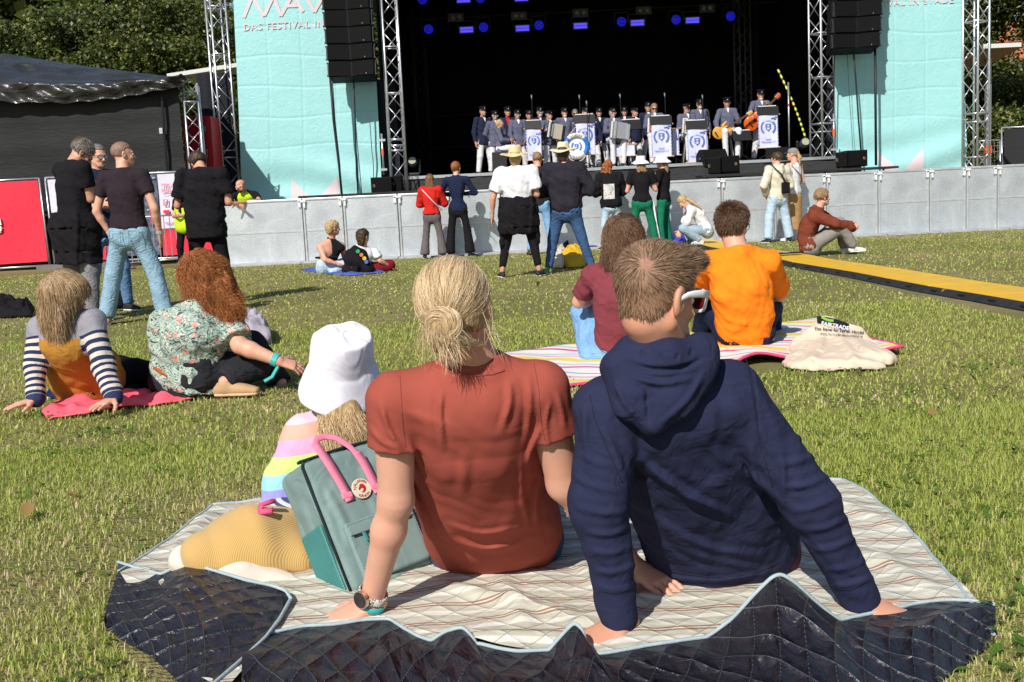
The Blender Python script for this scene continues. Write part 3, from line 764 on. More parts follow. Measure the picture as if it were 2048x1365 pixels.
for args in ((165000, 1.9, 4.6, .008, .034, .0016, 1), (95000, 4.6, 9, .008, .032, .0032, 2), (70000, 9, 22, .008, .030, .0075, 3), (500, 1.9, 9, .035, .07, .0013, 4)):
    v, q, tr, cc = blades(*args); vs.append(v); qs.append(q+off); ts.append(tr+off); cs.append(cc); off += len(v)
mesh_mixed('grass', np.vstack(vs), np.vstack(qs), np.vstack(ts), np.vstack(cs), GRM)
# clover leaves and fallen leaves lying in the near grass
def flatleaves(n, y0, y1, size, cols, seed, name, z=.02, xr=1.0):
    r = np.random.default_rng(seed); y = y0+(y1-y0)*r.random(n); x = (r.random(n)-.5)*y*xr
    if name == 'clover': cx = r.integers(0, n//14, n); bx = (r.random(n//14)-.5); by = r.random(n//14); y = y0+(y1-y0)*by[cx]+r.normal(0, .07, n); x = bx[cx]*y*xr+r.normal(0, .07, n)
    k = ~inpoly(x, y, QUILT) & ~inpoly(x, y, BLANK2); x, y = x[k], y[k]; n = len(x)
    a = r.random(n)*6.28; s_ = size*(.5+r.random(n)); dx, dy = np.cos(a)*s_, np.sin(a)*s_; zz = z*(.5+r.random(n)); tl = r.normal(0, .35, n)*s_
    pts = [(1, 0), (.35, .55), (-.5, .5), (-1, 0), (-.5, -.5), (.35, -.55)]
    v = np.stack([np.stack([x+dx*u-dy*w_, y+dy*u+dx*w_, zz+tl*u+abs(w_)*s_*.3], 1) for u, w_ in pts], 1).reshape(-1, 3); i = np.arange(n)*6
    q = np.stack([i, i+1, i+2, i+3], 1); q2 = np.stack([i, i+3, i+4, i+5], 1); c_ = np.array(cols)[r.integers(0, len(cols), n)]
    mesh_mixed(name, v, np.vstack([q, q2]), np.zeros((0, 3), int), np.repeat(np.hstack([c_, np.ones((n, 1))]), 6, 0), GRM)
flatleaves(2600, 1.8, 6, .012, [(.10, .19, .03), (.13, .23, .04)], 5, 'clover')
flatleaves(70, 2.0, 18, .03, [(.55, .30, .10), (.42, .26, .10), (.6, .42, .16)], 6, 'fallen_leaves', .035)
# ---------------------------------------------------------------- trees
LEAFM = attrmat('tree_leaf', .45, .25, .35); BARK = mat('bark', (.09, .07, .05), .9, .3, 6, .8, 30, .02)
def crown(c, rad, nclump, per, ls, seed, dark=(.018, .035, .008), light=(.13, .16, .03), tipp=.16, cl=.6, squash=1.):
    r = np.random.default_rng(seed); d = r.normal(size=(nclump, 3)); d /= np.linalg.norm(d, axis=1)[:, None]
    rr = r.random(nclump)[:, None]**.33; C = np.array(c)+d*rr*np.array(rad)
    n = nclump*per; ci = np.repeat(np.arange(nclump), per); o = r.normal(size=(n, 3))*V(.75, .75, .42)*cl*(.6+.7*r.random(nclump))[ci][:, None]; p = C[ci]+o
    nn = r.normal(size=(n, 3))*V(1, 1, .6)+V(0, -.35, .9); nn /= np.linalg.norm(nn, axis=1)[:, None]
    a = np.cross(nn, r.normal(size=(n, 3))); a /= np.linalg.norm(a, axis=1)[:, None]; b = np.cross(nn, a); s_ = (ls*(.55+.9*r.random(n)))[:, None]
    v = np.stack([p-a*s_, p+b*s_*.6, p+a*s_, p-b*s_*.6], 1).reshape(-1, 3); q = np.arange(4*n).reshape(-1, 4)
    mx = (r.random(n)*.7+.3*r.random(nclump)[ci])[:, None]; cc = V(.022, .038, .009)*(1-mx)+V(.10, .125, .024)*mx
    tp = (r.random(n) < tipp*(.3+1.4*r.random(nclump)[ci]))[:, None]; cc = np.where(tp, V(.25, .25, .05), cc)
    return v, q, np.repeat(np.hstack([cc, np.ones((n, 1))]), 4, 0)
def tree(label, base, h, crowns, name='tree', ls=.072, seed=0, trunk=.22, cat='tree', group=None, per=280, tipp=.10, cl=.48):
    root = empty(name, base, label, cat, group); r = np.random.default_rng(seed+50)
    tm = MB(); b = V(*base); top = b+V(r.normal(0, .2), 0, h*.7)
    tm.tube([b-V(0, 0, .1), lerp(b, top, .3)+V(.08, 0, 0), lerp(b, top, .65)-V(.1, 0, 0), top], [trunk*1.2, trunk, trunk*.7, trunk*.3], 9); tm.build('trunk', BARK, root, smooth=True)
    for (cx, cy, cz, rx, ry, rz, nc) in crowns:
        l = MB(); e = b+V(cx, cy, cz); l.tube([lerp(b, top, .45), lerp(lerp(b, top, .6), e, .5)+V(0, 0, .2), e], [trunk*.45, trunk*.3, trunk*.1], 6); l.build('limb', BARK, root, smooth=True)
    V_, Q_, C_, of = [], [], [], 0
    for i, (cx, cy, cz, rx, ry, rz, nc) in enumerate(crowns):
        v, q, cc = crown(b+V(cx, cy, cz), (rx, ry, rz), nc, per, ls, seed*7+i, tipp=tipp, cl=cl); V_.append(v); Q_.append(q+of); C_.append(cc); of += len(v)
    me = mesh_mixed('crown', np.vstack(V_)-b, np.vstack(Q_), np.zeros((0, 3), int), np.vstack(C_), LEAFM, None); me.parent = root; return root
for i, (px, D, hh, seed, lb) in enumerate(((20, 38, 9.5, 1, 'broad leafy tree at the left edge, rising behind the peak of the black tarpaulin roof'), (205, 41, 10, 2, 'leafy tree behind the middle of the black tarpaulin roof'), (375, 38.5, 9.5, 3, 'leafy tree just left of the tall aluminium truss and teal banner'), (560, 44, 9, 5, 'tree mostly hidden behind the left teal banner'), (735, 42, 9, 4, 'tree glimpsed between the left speaker array and the dark stage'))):
    b = P(px, 400, D); b[2] = 0
    tree(lb, b, hh, [(0, 0, 6.6, 2.6, 1.6, 2.2, 75), (-1.6, -.5, 5.0, 2, 1.3, 1.8, 45), (1.6, -.4, 5.2, 2, 1.3, 1.8, 45), (.3, .6, 4, 2.6, 1.4, 1.6, 45)], seed=seed, group='trees behind the stage')
for i, (px, D, hh, seed, lb, cr) in enumerate((
    (1650, 42, 9, 11, 'tree glimpsed left of the right speaker array', [(0, 0, 6.5, 1.8, 1.2, 2.4, 50)]),
    (1925, 40, 8, 12, 'leafy tree between the far right truss and the patch of blue sky', [(.2, 0, 7.0, 1.3, 1.2, 1.3, 45), (0, 0, 5.2, 1.3, 1, .8, 30)]),
    (2075, 38, 9, 13, 'leafy tree at the right edge above the red roof', [(0, 0, 7.2, 1.6, 1.3, .8, 40), (.4, 0, 5.9, .7, .8, .6, 18)]),
    (2035, 44, 5, 14, 'dense green tree under the red roof, behind the projecting canopy', [(0, 0, 3.9, 2.6, 1.5, 1.6, 90), (-1.2, 0, 2.6, 1.8, 1.2, 1.3, 50)]),
    (2010, 37, 3, 15, 'bright green bush above the black covered fence at the right', [(0, 0, 1.9, 1.7, .9, 1.1, 60), (1.2, 0, 1.6, 1.5, .9, 1.0, 40)]))):
    b = P(px, 400, D); b[2] = 0
    tree(lb, b, hh, cr, name='bush' if 'bush' in lb else 'tree', cat='bush' if 'bush' in lb else 'tree', seed=seed, tipp=.1, group=None if 'bush' in lb else 'trees behind the stage')
# distant hedge mass closing the horizon
v1, q1, c1_ = crown((-30, 62, 6), (38, 3, 9.5), 1100, 45, .5, 99, cl=1.4, tipp=.05); v2, q2, c2_ = crown((38, 66, 2.2), (34, 3, 3.6), 350, 45, .5, 98, cl=1.2, tipp=.05); v = np.vstack([v1, v2]); q = np.vstack([q1, q2+len(v1)]); cc = np.vstack([c1_, c2_])
mesh_mixed('distant_wood', v, q, np.zeros((0, 3), int), cc, LEAFM)
# house with the orange roof beyond the right trees
ROOFT = mat('roof_tiles', (.42, .13, .06), .85, .25, 3, .6, 12, .03); BRICKW = mat('brick_wall', (.33, .16, .11), .9, .2, 5, .4, 30, .01)
b = P(2080, 400, 52); hx, hy = b[0], 52
R_ = empty('house', (hx, hy, 0), 'brick house with orange tiled roof beyond the trees at the right edge', 'house')
mb = MB(); mb.box((hx, hy+3, 3), (5.2, 6, 6)); mb.build('wall', BRICKW, R_)
mb = MB(); e0 = 7.2
for k in range(9):
    z = 6.0+k*.3; yy = hy-.2+k*.36; mb.box((hx, yy+.2, z), (5.8, .42, .07), hrotx(38))
mb.build('roof', ROOFT, R_)
for k in range(3): mb = MB(); mb.box((hx-1.6+k*1.6, hy-.02, 4.3), (.9, .08, 1.2)); w_ = mb.build('window', plain('window_frame', (.75, .75, .72), .5), R_); mb = MB(); mb.box((hx-1.6+k*1.6, hy-.07, 4.3), (.74, .03, 1.04)); mb.build('pane', plain('window_glass', (.03, .04, .05), .08), w_)
# ---------------------------------------------------------------- stage
BLK = cloth('black_drape', (.0055, .0055, .0065), rough=.95, fold=.9, fs=4); DECK = mat('deck_top', (.03, .03, .032), .7); ALU = mat('aluminium', (.56, .57, .59), .34, .12, 20, .15, 120, .001, metal=.75, spec=.5)
ALUD = mat('truss_dark', (.03, .03, .033), .5, metal=.3); SKIRT = mat('stage_skirt', (.035, .035, .038), .8, .25, 5, .5, 40, .01, stretch=(1, 1, 5))
SX0, SX1, SY, SZ = P(785, 350, 26.8)[0], P(1700, 330, 26.8)[0], 26.8, 1.68
st = empty('stage', ((SX0+SX1)/2, SY, 0), 'open concert stage with black drapes and low black deck front', 'stage')
mb = MB(); mb.box(((SX0+SX1)/2, SY+5.5, SZ-.06), (SX1-SX0+.6, 11, .12)); mb.build('deck', DECK, st)
mb = MB(); mb.box(((SX0+SX1)/2, SY-.03, SZ-.035), (SX1-SX0+.5, .05, .07)); mb.build('deck_edge', ALU, st)
mb = MB(); mb.grid([[V(x, SY-.02+.012*math.sin(x*5)+.008*math.sin(x*13+z*4), z) for x in np.linspace(SX0-.25, SX1+.25, 130)] for z in np.linspace(SZ-.07, 0, 8)]); mb.build('deck_skirt', SKIRT, st, smooth=True)
def drape(name, x0, y0, x1, y1, z0, z1, material, parent, n=90, amp=.09, fq=3.4):
    mb = MB(); L = math.hypot(x1-x0, y1-y0); nx, ny = -(y1-y0)/L, (x1-x0)/L
    mb.grid([[V(x0+(x1-x0)*u+nx*amp*math.sin(u*L*fq+.5*math.sin(u*9)), y0+(y1-y0)*u+ny*amp*math.sin(u*L*fq+.5*math.sin(u*9)), z) for u in np.linspace(0, 1, n)] for z in (z0, (z0+z1)/2, z1)])
    return mb.build(name, material, parent, smooth=True)
drape('back_drape', SX0-.3, SY+10.2, SX1+.3, SY+10.2, SZ, 9, BLK, st, 220)
drape('side_drape', SX0-.2, SY+.9, SX0-.2, SY+10.2, 0, 9, BLK, st, 120); drape('side_drape', SX1+.25, SY+.9, SX1+.25, SY+10.2, 0, 9, BLK, st, 120)
mb = MB(); mb.box(((SX0+SX1)/2, SY+4.6, 7.45), (SX1-SX0+3, 12.4, .12)); mb.build('roof', plain('shade_roof_black', (.01, .01, .012), .6), st)  # unseen roof above the view, added to shade the stage interior
for yy in (33.2,):
    mb = MB()
    for dz in (0, .3):
        z = P(1100, -20, 33)[2]+.05+dz; mb.tube([V(SX0, yy, z), V(SX1, yy, z)], .025, 6)
    mb.build('light_bar', ALUD, st)
    mb = MB(); z = P(1100, 30, 33)[2]+.02; mb.tube([V(SX0, yy+.2, z+.1), V(SX1, yy+.2, z+.1)], .02, 6); mb.build('light_bar', ALUD, st)
mb = MB(); xa, xb = P(1510, 160, 34)[0], P(1640, 160, 34)[0]
for zz in (2.3, 2.9, 3.9):
    mb = MB(); mb.tube([V(SX0+.4, 36, zz-.1), V(SX0+4.5, 36, zz-.1)], .02, 6); mb.build('scaffold_rail', ALUD, st); mb = MB(); mb.tube([V(xa, 35, zz+.5), V(xb, 35, zz+.5)], .02, 6); mb.build('scaffold_rail', ALUD, st)
# stage lamps
BLUEL = plain('blue_led', (.02, .02, .6), .3, emit=(.012, .015, .9), es=.85); BLUEB = plain('blue_led_bar', (.1, .08, .8), .3, emit=(.10, .07, .9), es=.9); SPOTG = plain('spot_glass', (.35, .36, .3), .15)
def parlamp(px, py, D=33):
    c = P(px, py, D); r = empty('stage_lamp', c, None, 'stage lamp', 'round blue stage lamps'); mb = MB()
    mb.tube([c+V(0, .30, .05), c+V(0, .22, .03), c+V(0, 0, 0)], [.09, .135, .14], 18); mb.build('housing', BLACKP, r, smooth=True)
    mb = MB(); rr = [(0, 0)]+[(.044, a) for a in np.arange(6)*1.047]+[(.086, a) for a in np.arange(12)*.5236]+[(.122, a) for a in np.arange(16)*.3927+.1]
    for q, a in rr: mb.tube([c+V(q*math.cos(a), -.004, q*math.sin(a)), c+V(q*math.cos(a), -.02, q*math.sin(a))], .0135, 8)
    mb.build('led', BLUEL, r)
    mb = MB(); mb.tube([c+V(-.19, .1, 0), c+V(-.19, .1, .28), c+V(.19, .1, .28), c+V(.19, .1, 0)], .012, 5); mb.build('bracket', BLACKP, r); return r
def barlamp(px, py, D=33):
    c = P(px, py, D); r = empty('stage_light_bar', c, None, 'stage lamp', 'rectangular blue stage lights'); mb = MB(); mb.box(c+V(0, .08, 0), (.46, .14, .24)); mb.build('housing', BLACKP, r, bevel=.01)
    for dz in (-.042, .042): mb = MB(); mb.box(c+V(0, -.002, dz), (.38, .02, .066)); mb.build('led_strip', BLUEB, r)
    mb = MB(); mb.tube([c+V(-.25, .1, 0), c+V(-.25, .1, .26), c+V(.25, .1, .26), c+V(.25, .1, 0)], .012, 5); mb.build('bracket', BLACKP, r); return r
NAMES = ['first', 'second', 'third', 'fourth', 'fifth', 'sixth', 'seventh', 'eighth', 'ninth', 'tenth', 'eleventh', 'twelfth', 'thirteenth', 'fourteenth']
for i, (x, y) in enumerate(((857, 59), (967, 55), (1078, 51), (1243, 44), (1352, 40), (1461, 33))): parlamp(x, y)['label'] = 'round blue glowing stage lamp, %s from the left in the lower row' % NAMES[i]
for i, (x, y) in enumerate(((845, 0), (961, -3))): parlamp(x, y)['label'] = 'round blue stage lamp at the top edge of the picture, %s from the left' % NAMES[i]
for i, (x, y) in enumerate(((933, 60), (1045, 57), (1161, 52), (1275, 46), (1385, 41))): barlamp(x, y)['label'] = 'two strip blue stage light, %s from the left in the lower row' % NAMES[i]
for i, (x, y) in enumerate(((927, 0), (1043, -3))): barlamp(x, y)['label'] = 'two strip blue stage light at the top of the picture, %s from the left' % NAMES[i]
for i, (x, y) in enumerate(((911, 35), (1038, 32), (1161, 26), (1288, 21), (1415, 17))):
    c = P(x, y, 33.3); r = empty('blinder_lamp', c, 'unlit twin spotlight above the blue lamps, %s from the left' % NAMES[i], 'stage lamp', 'unlit twin spotlights')
    mb = MB(); mb.box(c+V(0, .1, 0), (.46, .14, .24)); mb.build('housing', BLACKP, r)
    for dx in (-.1, .1): mb = MB(); mb.tube([c+V(dx, .02, 0), c+V(dx, -.01, 0)], [.05, .075], 12); mb.build('reflector', SPOTG, r, smooth=True)
# ---------------------------------------------------------------- trusses
_rod = {}
def rod(name, a, b, rad, material, parent, n=7):
    L = float(np.linalg.norm(np.asarray(b)-np.asarray(a))); key = (round(L, 3), rad, material.name)
    if key not in _rod:
        mb = MB(); mb.tube([V(0, 0, 0), V(0, 0, L)], rad, n); me = bpy.data.meshes.new(name); me.from_pydata(np.vstack(mb.v).tolist(), [], mb.f); me.materials.append(material)
        me.polygons.foreach_set('use_smooth', [True]*len(mb.f)); _rod[key] = me
    o = bpy.data.objects.new(name, _rod[key]); link(o, parent); d = Vector(tuple(np.asarray(b)-np.asarray(a)))
    o.rotation_mode = 'QUATERNION'; o.rotation_quaternion = d.to_track_quat('Z', 'Y'); o.location = tuple(np.asarray(a)-parent_world(parent)); return o
def truss(label, px, py, D, w_, yaw, z0, z1, material, pitch=.42, plates=(), rc=.026, rb=.012, lean=0):
    c = P(px, py, D); c[2] = 0; r = empty('truss_tower', (c[0], c[1], z0), label, 'truss', 'lighting truss towers'); y = math.radians(yaw)
    X = V(math.cos(y), math.sin(y), 0)*w_/2; Y = V(-math.sin(y), math.cos(y), 0)*w_/2; cor = [c-X-Y, c+X-Y, c+X+Y, c-X+Y]
    for k in cor: rod('chord', k+V(0, 0, z0), k+V(0, 0, z1), rc, material, r, 9)
    n = int((z1-z0)/pitch)
    for f in range(4):
        a, b = cor[f], cor[(f+1) % 4]
        for i in range(n):
            za, zb = z0+i*pitch, z0+(i+1)*pitch
            p, q = (a, b) if i % 2 else (b, a)
            rod('brace', p+V(0, 0, za), q+V(0, 0, zb), rb, material, r, 5)
        for zz in plates: rod('cross_bar', a+V(0, 0, zz), b+V(0, 0, zz), rb*1.5, material, r, 6)
    return r
zz = lambda py, px, D: P(px, py, D)[2]
truss('tall aluminium truss tower left of the left teal banner', 460, 380, 27.3, .37, 32, .3, 6.6, ALU, plates=(zz(302, 457, 27.3), zz(316, 457, 27.3), zz(15, 440, 27.3), zz(110, 440, 27.3)))
truss('aluminium truss tower between the left teal banner and the dark stage opening', 797, 340, 26.4, .35, 10, 1.2, 6.6, ALU, plates=(zz(280, 790, 26.4), zz(292, 790, 26.4), zz(302, 790, 26.4), zz(96, 775, 26.4), zz(188, 780, 26.4)))
truss('aluminium truss tower between the dark stage opening and the right teal banner', 1645, 310, 27.1, .40, 28, 1.2, 6.8, ALU, plates=(zz(245, 1640, 26.4), zz(262, 1640, 26.4), zz(60, 1640, 26.4), zz(150, 1640, 26.4)))
truss('tall aluminium truss tower right of the right teal banner', 1951, 310, 26.0, .40, 30, .3, 6.8, ALU, plates=(zz(228, 1948, 26), zz(245, 1948, 26), zz(45, 1940, 26), zz(315, 1950, 26)))
truss('dark truss tower standing deep inside the stage near its right side', 1488, 250, 34, .36, 15, SZ, 7.4, mat('truss_grey', (.12, .12, .13), .5, metal=.4))
truss('faint dark truss deep inside the stage near its left side', 845, 250, 34, .36, 15, SZ, 7.4, ALUD)
truss('short aluminium truss leg under the corner of the black tarpaulin roof', 392, 330, 24.6, .30, 20, .2, zz(168, 375, 24.6), ALU, pitch=.33, plates=(zz(185, 375, 24.6), zz(205, 375, 24.6)), rb=.011, rc=.02)
# scaffold posts with orange marks beside the inner trusses
for px, py, D, lb in ((768, 350, 26.1, 'levelling jack with orange band left of the truss at the stage left'), (1668, 310, 26.1, 'levelling jack with orange band right of the truss at the stage right')):
    b = P(px, py, D); z1 = b[2]+.95; r = empty('jack_stand', b, lb, 'jack stand'); mb = MB(); mb.tube([b, V(b[0], b[1], z1)], .022, 8); mb.build('post', ALU, r, smooth=True)
    mb = MB(); mb.tube([b+V(0, 0, .45), b+V(0, 0, .6)], .03, 8); mb.build('orange_band', plain('orange_mark', (.8, .12, .03), .5), r)
    mb = MB(); mb.box(b+V(0, 0, .8), (.16, .06, .05)); mb.box(b+V(0, 0, .12), (.16, .06, .05)); mb.build('clamp', ALU, r)
# ---------------------------------------------------------------- banners
t = NT('teal_banner'); f = t.noise(t.co(), 3, 4); t.set(t.mix(f, (.28, .56, .57), (.34, .64, .65)), .5, 0, .35); t.bump(t.noise(t.co(), 7, 3, 1.5), .35, .03); TEAL = t.m
PINKW = plain('banner_print', (.62, .52, .55), .6)
def bdisp(u, v, seed):
    d = .012*math.sin(v*9+3*math.sin(u*2.3+seed)+seed)+.010*math.sin(u*8+2*v+seed*2)
    d += .045*max(0, v-.68)*1.5*math.sin(v*34+3.2*math.sin(u*2.6+seed))*3*.8
    for k in (.22, .46, .70): d += .009*math.exp(-((u-k-.01*math.sin(v*5))/.006)**2)
    for k in (.16, .30, .44, .58, .72): d += .009*math.exp(-((v-k-.008*math.sin(u*7+k*9))/.004)**2)
    return d
class Banner:
    def __init__(s, name, label, cor, D, seed):
        s.c = [P(x, y, D) for x, y in cor]; s.seed = seed; s.D = D; s.cor = cor; s.root = empty(name, (s.c[2]+s.c[3])/2, label, 'banner', 'teal banners beside the stage')
        mb = MB(); mb.grid([[s.at(u, v) for u in np.linspace(0, 1, 150)] for v in np.linspace(0, 1, 230)]); mb.build('banner_cloth', TEAL, s.root, smooth=True)
    def at(s, u, v, off=0):
        p = lerp(lerp(s.c[0], s.c[1], u), lerp(s.c[3], s.c[2], u), v); return p+V(0, bdisp(u, v, s.seed)-off, 0)
    def uv(s, px, py):
        p = P(px, py, s.D); v = .5; u = .5
        for _ in range(12):
            l = lerp(s.c[0], s.c[3], v); r = lerp(s.c[1], s.c[2], v); u = (p[0]-l[0])/(r[0]-l[0]); tp = lerp(s.c[0], s.c[1], u); bt = lerp(s.c[3], s.c[2], u); v = (p[2]-tp[2])/(bt[2]-tp[2])
        return u, v
    def patch(s, name, tri, material, n=26):
        """triangle or quad in photo px, draped on the banner"""
        a, b, c = [np.array(s.uv(*q)) for q in tri]; mb = MB(); rows = []
        for i in range(n+1):
            l = lerp(a, b, i/n); r = lerp(a, c, i/n); rows.append([s.at(*lerp(l, r, j/n), .010) for j in range(n+1)])
        mb.grid(rows); return mb.build(name, material, s.root, smooth=True)
_glyph = {}
def text_geo(body, size, align='LEFT', bold=0., space=1.):
    key = (body, align, round(bold/size, 3), space)
    if key not in _glyph:
        cu = bpy.data.curves.new('lettering', 'FONT'); cu.body = body; cu.size = 1; cu.align_x = align; cu.offset = bold/size; cu.space_character = space; cu.resolution_u = 3
        o = bpy.data.objects.new('tmp', cu); me = o.to_mesh(); v = np.array([x.co[:] for x in me.vertices]).reshape(-1, 3); f = [tuple(p.vertices) for p in me.polygons]; o.to_mesh_clear(); bpy.data.objects.remove(o); bpy.data.curves.remove(cu); _glyph[key] = (v, f)
    v, f = _glyph[key]; return v*size, f
def text_on(parent, body, size, fn, material, name='lettering', bold=0., space=1., align='LEFT', width=None):
    v, f = text_geo(body, size, align, bold, space)
    if not len(v): return
    if width: k = width/(v[:, 0].max()-v[:, 0].min()); v = v*V(k, 1, 1)
    mb = MB(); mb.add([fn(x, y) for x, y, z in v], f); return mb.build(name, material, parent)
BL = Banner('banner', 'teal festival banner with pale lettering, left of the stage opening', [(466, -16), (744, -22), (765, 402), (486, 416)], 27.0, 1.)
BR = Banner('banner', 'teal festival banner with pale lettering, right of the stage opening', [(1664, -60), (1922, -60), (1934, 345), (1674, 350)], 27.0, 4.)
def on_b(B, px, py, ang, k):
    ca, sa = math.cos(ang), math.sin(ang)
    def fn(x, y): qx, qy = px+(x*ca+y*sa)*k, py+(x*sa-y*ca)*k; return B.at(*B.uv(qx, qy), .022)
    return fn
text_on(BL.root, 'DAS FESTIVAL IN STADE', 19, on_b(BL, 487, 62, -.048, 1), PINKW, bold=.35, space=1.16, width=232)
text_on(BR.root, 'DAS FESTIVAL IN STADE', 19, on_b(BR, 1680, 17, -.048, 1), PINKW, bold=.35, space=1.16, width=226)
def strokes(B, pts, wd):
    mb = MB()
    for (x0, y0), (x1, y1) in pts:
        L = math.hypot(x1-x0, y1-y0); nx, ny = -(y1-y0)/L*wd/2, (x1-x0)/L*wd/2; mb.grid([[B.at(*B.uv(x0+(x1-x0)*t_+nx*s_, y0+(y1-y0)*t_+ny*s_), .020+.0004*(i_ % 3)) for t_ in np.linspace(0, 1, 8)] for i_, s_ in enumerate((-1, 1))])
    return mb.build('emblem', PINKW, B.root)
zg = [(488, 36), (505, -6), (529, 33), (548, -8), (562, 33)]
strokes(BL, list(zip(zg[:-1], zg[1:]))+[((562, 33), (585, -8)), ((585, -8), (607, 24)), ((571, 13), (600, 12)), ((612, -8), (629, 25)), ((629, 25), (648, -10))], 6.5)
BL.patch('emblem', [(582, 358), (583, 408), (631, 406)], PINKW); BL.patch('emblem', [(675, 352), (631, 406), (681, 404)], PINKW)
BR.patch('emblem', [(1756, 303), (1757, 345), (1802, 345)], PINKW); BR.patch('emblem', [(1845, 298), (1802, 345), (1846, 345)], PINKW)
# black canvas closing the frame sides behind the truss towers
for px0, px1, D, lb in ((396, 470, 27.4, 'dark blue black canvas wall behind the tall left truss'), (1655, 1676, 27.5, 'narrow black curtain at the right end of the stage'), (742, 792, 27.6, 'narrow black curtain at the left end of the stage')):
    z1 = P(px0, 148, D)[2] if px0 < 500 else P(px0, 160, D)[2]; x0, x1 = P(px0, 200, D)[0], P(px1, 200, D)[0]
    mb = MB(); mb.grid([[V(x, D+.05*math.sin(x*9), z) for x in np.linspace(x0, x1, 30)] for z in np.linspace(0, z1, 12)]); solo(mb, 'canvas_wall', cloth('navy_canvas', (.014, .015, .022), rough=.6), lb, 'curtain', smooth=True)
# ---------------------------------------------------------------- loudspeakers
SPK = mat('speaker_grille', (.0035, .0035, .004), .75, .2, 20, .5, 700, .002, spec=.12); SPKB = mat('speaker_box', (.005, .005, .0055), .65, .2, 20, .3, 90, .001, spec=.15)
def array(label, top, bot, ypx, D, wpx, nup):
    """stack of flown cabinets; ypx = photo y of the joints"""
    r = empty('speaker_array', P(*bot, D), label, 'loudspeaker', 'flown speaker arrays')
    ys = [ypx[0]-(ypx[1]-ypx[0])*(nup-k) for k in range(nup)]+list(ypx)
    for i in range(len(ys)-1):
        f = lambda y: top[0]+(bot[0]-top[0])*(y-top[1])/(bot[1]-top[1])
        ym = (ys[i]+ys[i+1])/2; c = P(f(ym), ym, D); w_ = wpx*D/FPX; h_ = (ys[i+1]-ys[i])*D/FPX*.95; tl = (i-(len(ys)-2))*1.5+8
        R = hrotx(-tl)
        mb = MB(); mb.box(c+R@V(0, .32, 0), (w_, .6, h_), R); cb = mb.build('cabinet', SPKB, r, bevel=.01)
        for sx in (-1, 1): mb = MB(); mb.box(c+R@V(sx*w_*.25, .005, 0), (w_*.485, .03, h_*.93), R@hrot(-sx*7)); mb.build('grille', SPK, cb, bevel=.004)
        for sx in (-1, 1): mb = MB(); mb.box(c+R@V(sx*(w_/2+.018), .1, 0), (.03, .14, h_*.8), R); mb.box(c+R@V(sx*(w_/2+.03), .05, h_*.4), (.04, .05, .03), R); mb.box(c+R@V(sx*(w_/2+.03), .05, -h_*.4), (.04, .05, .03), R); mb.build('rigging', ALUD, cb)
        for dx in (-.38, .32): mb = MB(); mb.box(c+R@V(w_*dx, -.017, -h_*.36), (.02, .006, .02), R); mb.build('badge', plain('badge_gold', (.35, .22, .1), .4), cb)
    return r
array('tall black flown speaker array hanging over the left teal banner', (692, 0), (704, 152), [19, 53, 87, 120, 153], 25.9, 89, 4)
array('black flown speaker array hanging over the right teal banner', (1717, 0), (1712, 95), [0, 33, 65, 96], 25.9, 90, 4)
CAB = plain('cable_black', (.012, .012, .013), .5)
def cable(label, pts, D, r_=.018, name='cable', cat='cable', mt=None, group=None):
    mb = MB(); mb.tube([P(x, y, D+(z[0] if z else 0)) for x, y, *z in pts], r_, 6); return solo(mb, name, mt or CAB, label, cat, group, smooth=True)
cable('thick black strap cable running down from the left edge of the left speaker array', [(660, 150), (667, 240), (678, 330), (684, 394)], 26.2, .03)
cable('thin black cable beside the strap under the left speaker array', [(664, 150), (670, 240), (680, 330), (683, 394)], 26.3, .012)
cable('black cable hanging from the middle of the left speaker array', [(707, 150), (709, 195), (711, 270), (716, 392)], 26.2, .02)
cable('thin grey cable hanging beside the middle of the left speaker array', [(708, 195), (714, 280), (724, 392)], 26.4, .01)
cable('thick black strap running straight down from the right speaker array', [(1750, 93), (1751, 200), (1752, 331)], 26.1, .03)
cable('black cable hanging askew from the middle of the right speaker array', [(1706, 93), (1711, 150), (1717, 240), (1722, 302)], 26.2, .02)
cable('thin wire hanging on the left part of the right teal banner', [(1694, 93), (1698, 180), (1706, 300)], 26.4, .006)
cable('black cable running down along the left edge of the right teal banner', [(1669, 60), (1668, 150), (1666, 250)], 26.4, .014)
def boxspk(label, x0, y0, x1, y1, D, dep=.5, yaw=0, badge=(.12, .5)):
    """photo rectangle -> front loudspeaker"""
    c = P((x0+x1)/2, (y0+y1)/2, D); w_ = (x1-x0)*D/FPX; h_ = (y1-y0)*D/FPX; r = empty('loudspeaker', c-V(0, 0, h_/2), label, 'loudspeaker'); R = hrot(yaw)
    mb = MB(); mb.box(c+R@V(0, dep/2, 0), (w_, dep, h_), R); mb.build('cabinet', SPKB, r, bevel=.012)
    mb = MB(); mb.box(c+R@V(w_*.02, -.006, 0), (w_*.9, .025, h_*.9), R); mb.build('grille', SPK, r, bevel=.004)
    mb = MB(); cc = c+R@V(w_*(badge[0]-.5), -.022, h_*(badge[1]-.5)); mb.tube([cc+V(.022*math.cos(a), 0, .03*math.sin(a)) for a in np.linspace(0, 6.28, 11)[:-1]], .004, 5, closed=True); mb.build('badge', plain('badge_gold2', (.5, .36, .16), .4), r); return r
boxspk('black loudspeaker box standing left of the stage front below the truss', 742, 355, 784, 388, 25.8, badge=(.15, .5)); boxspk('narrow black loudspeaker side standing at the left corner of the stage', 785, 352, 803, 384, 26.0)
boxspk('black loudspeaker box on the front platform left of the boy in the cream hoodie', 1440, 312, 1479, 345, 25.9, badge=(.8, .5)); boxspk('black loudspeaker turned sideways in front of the stage, beside a floor wedge', 1416, 316, 1441, 348, 25.8, yaw=-20)
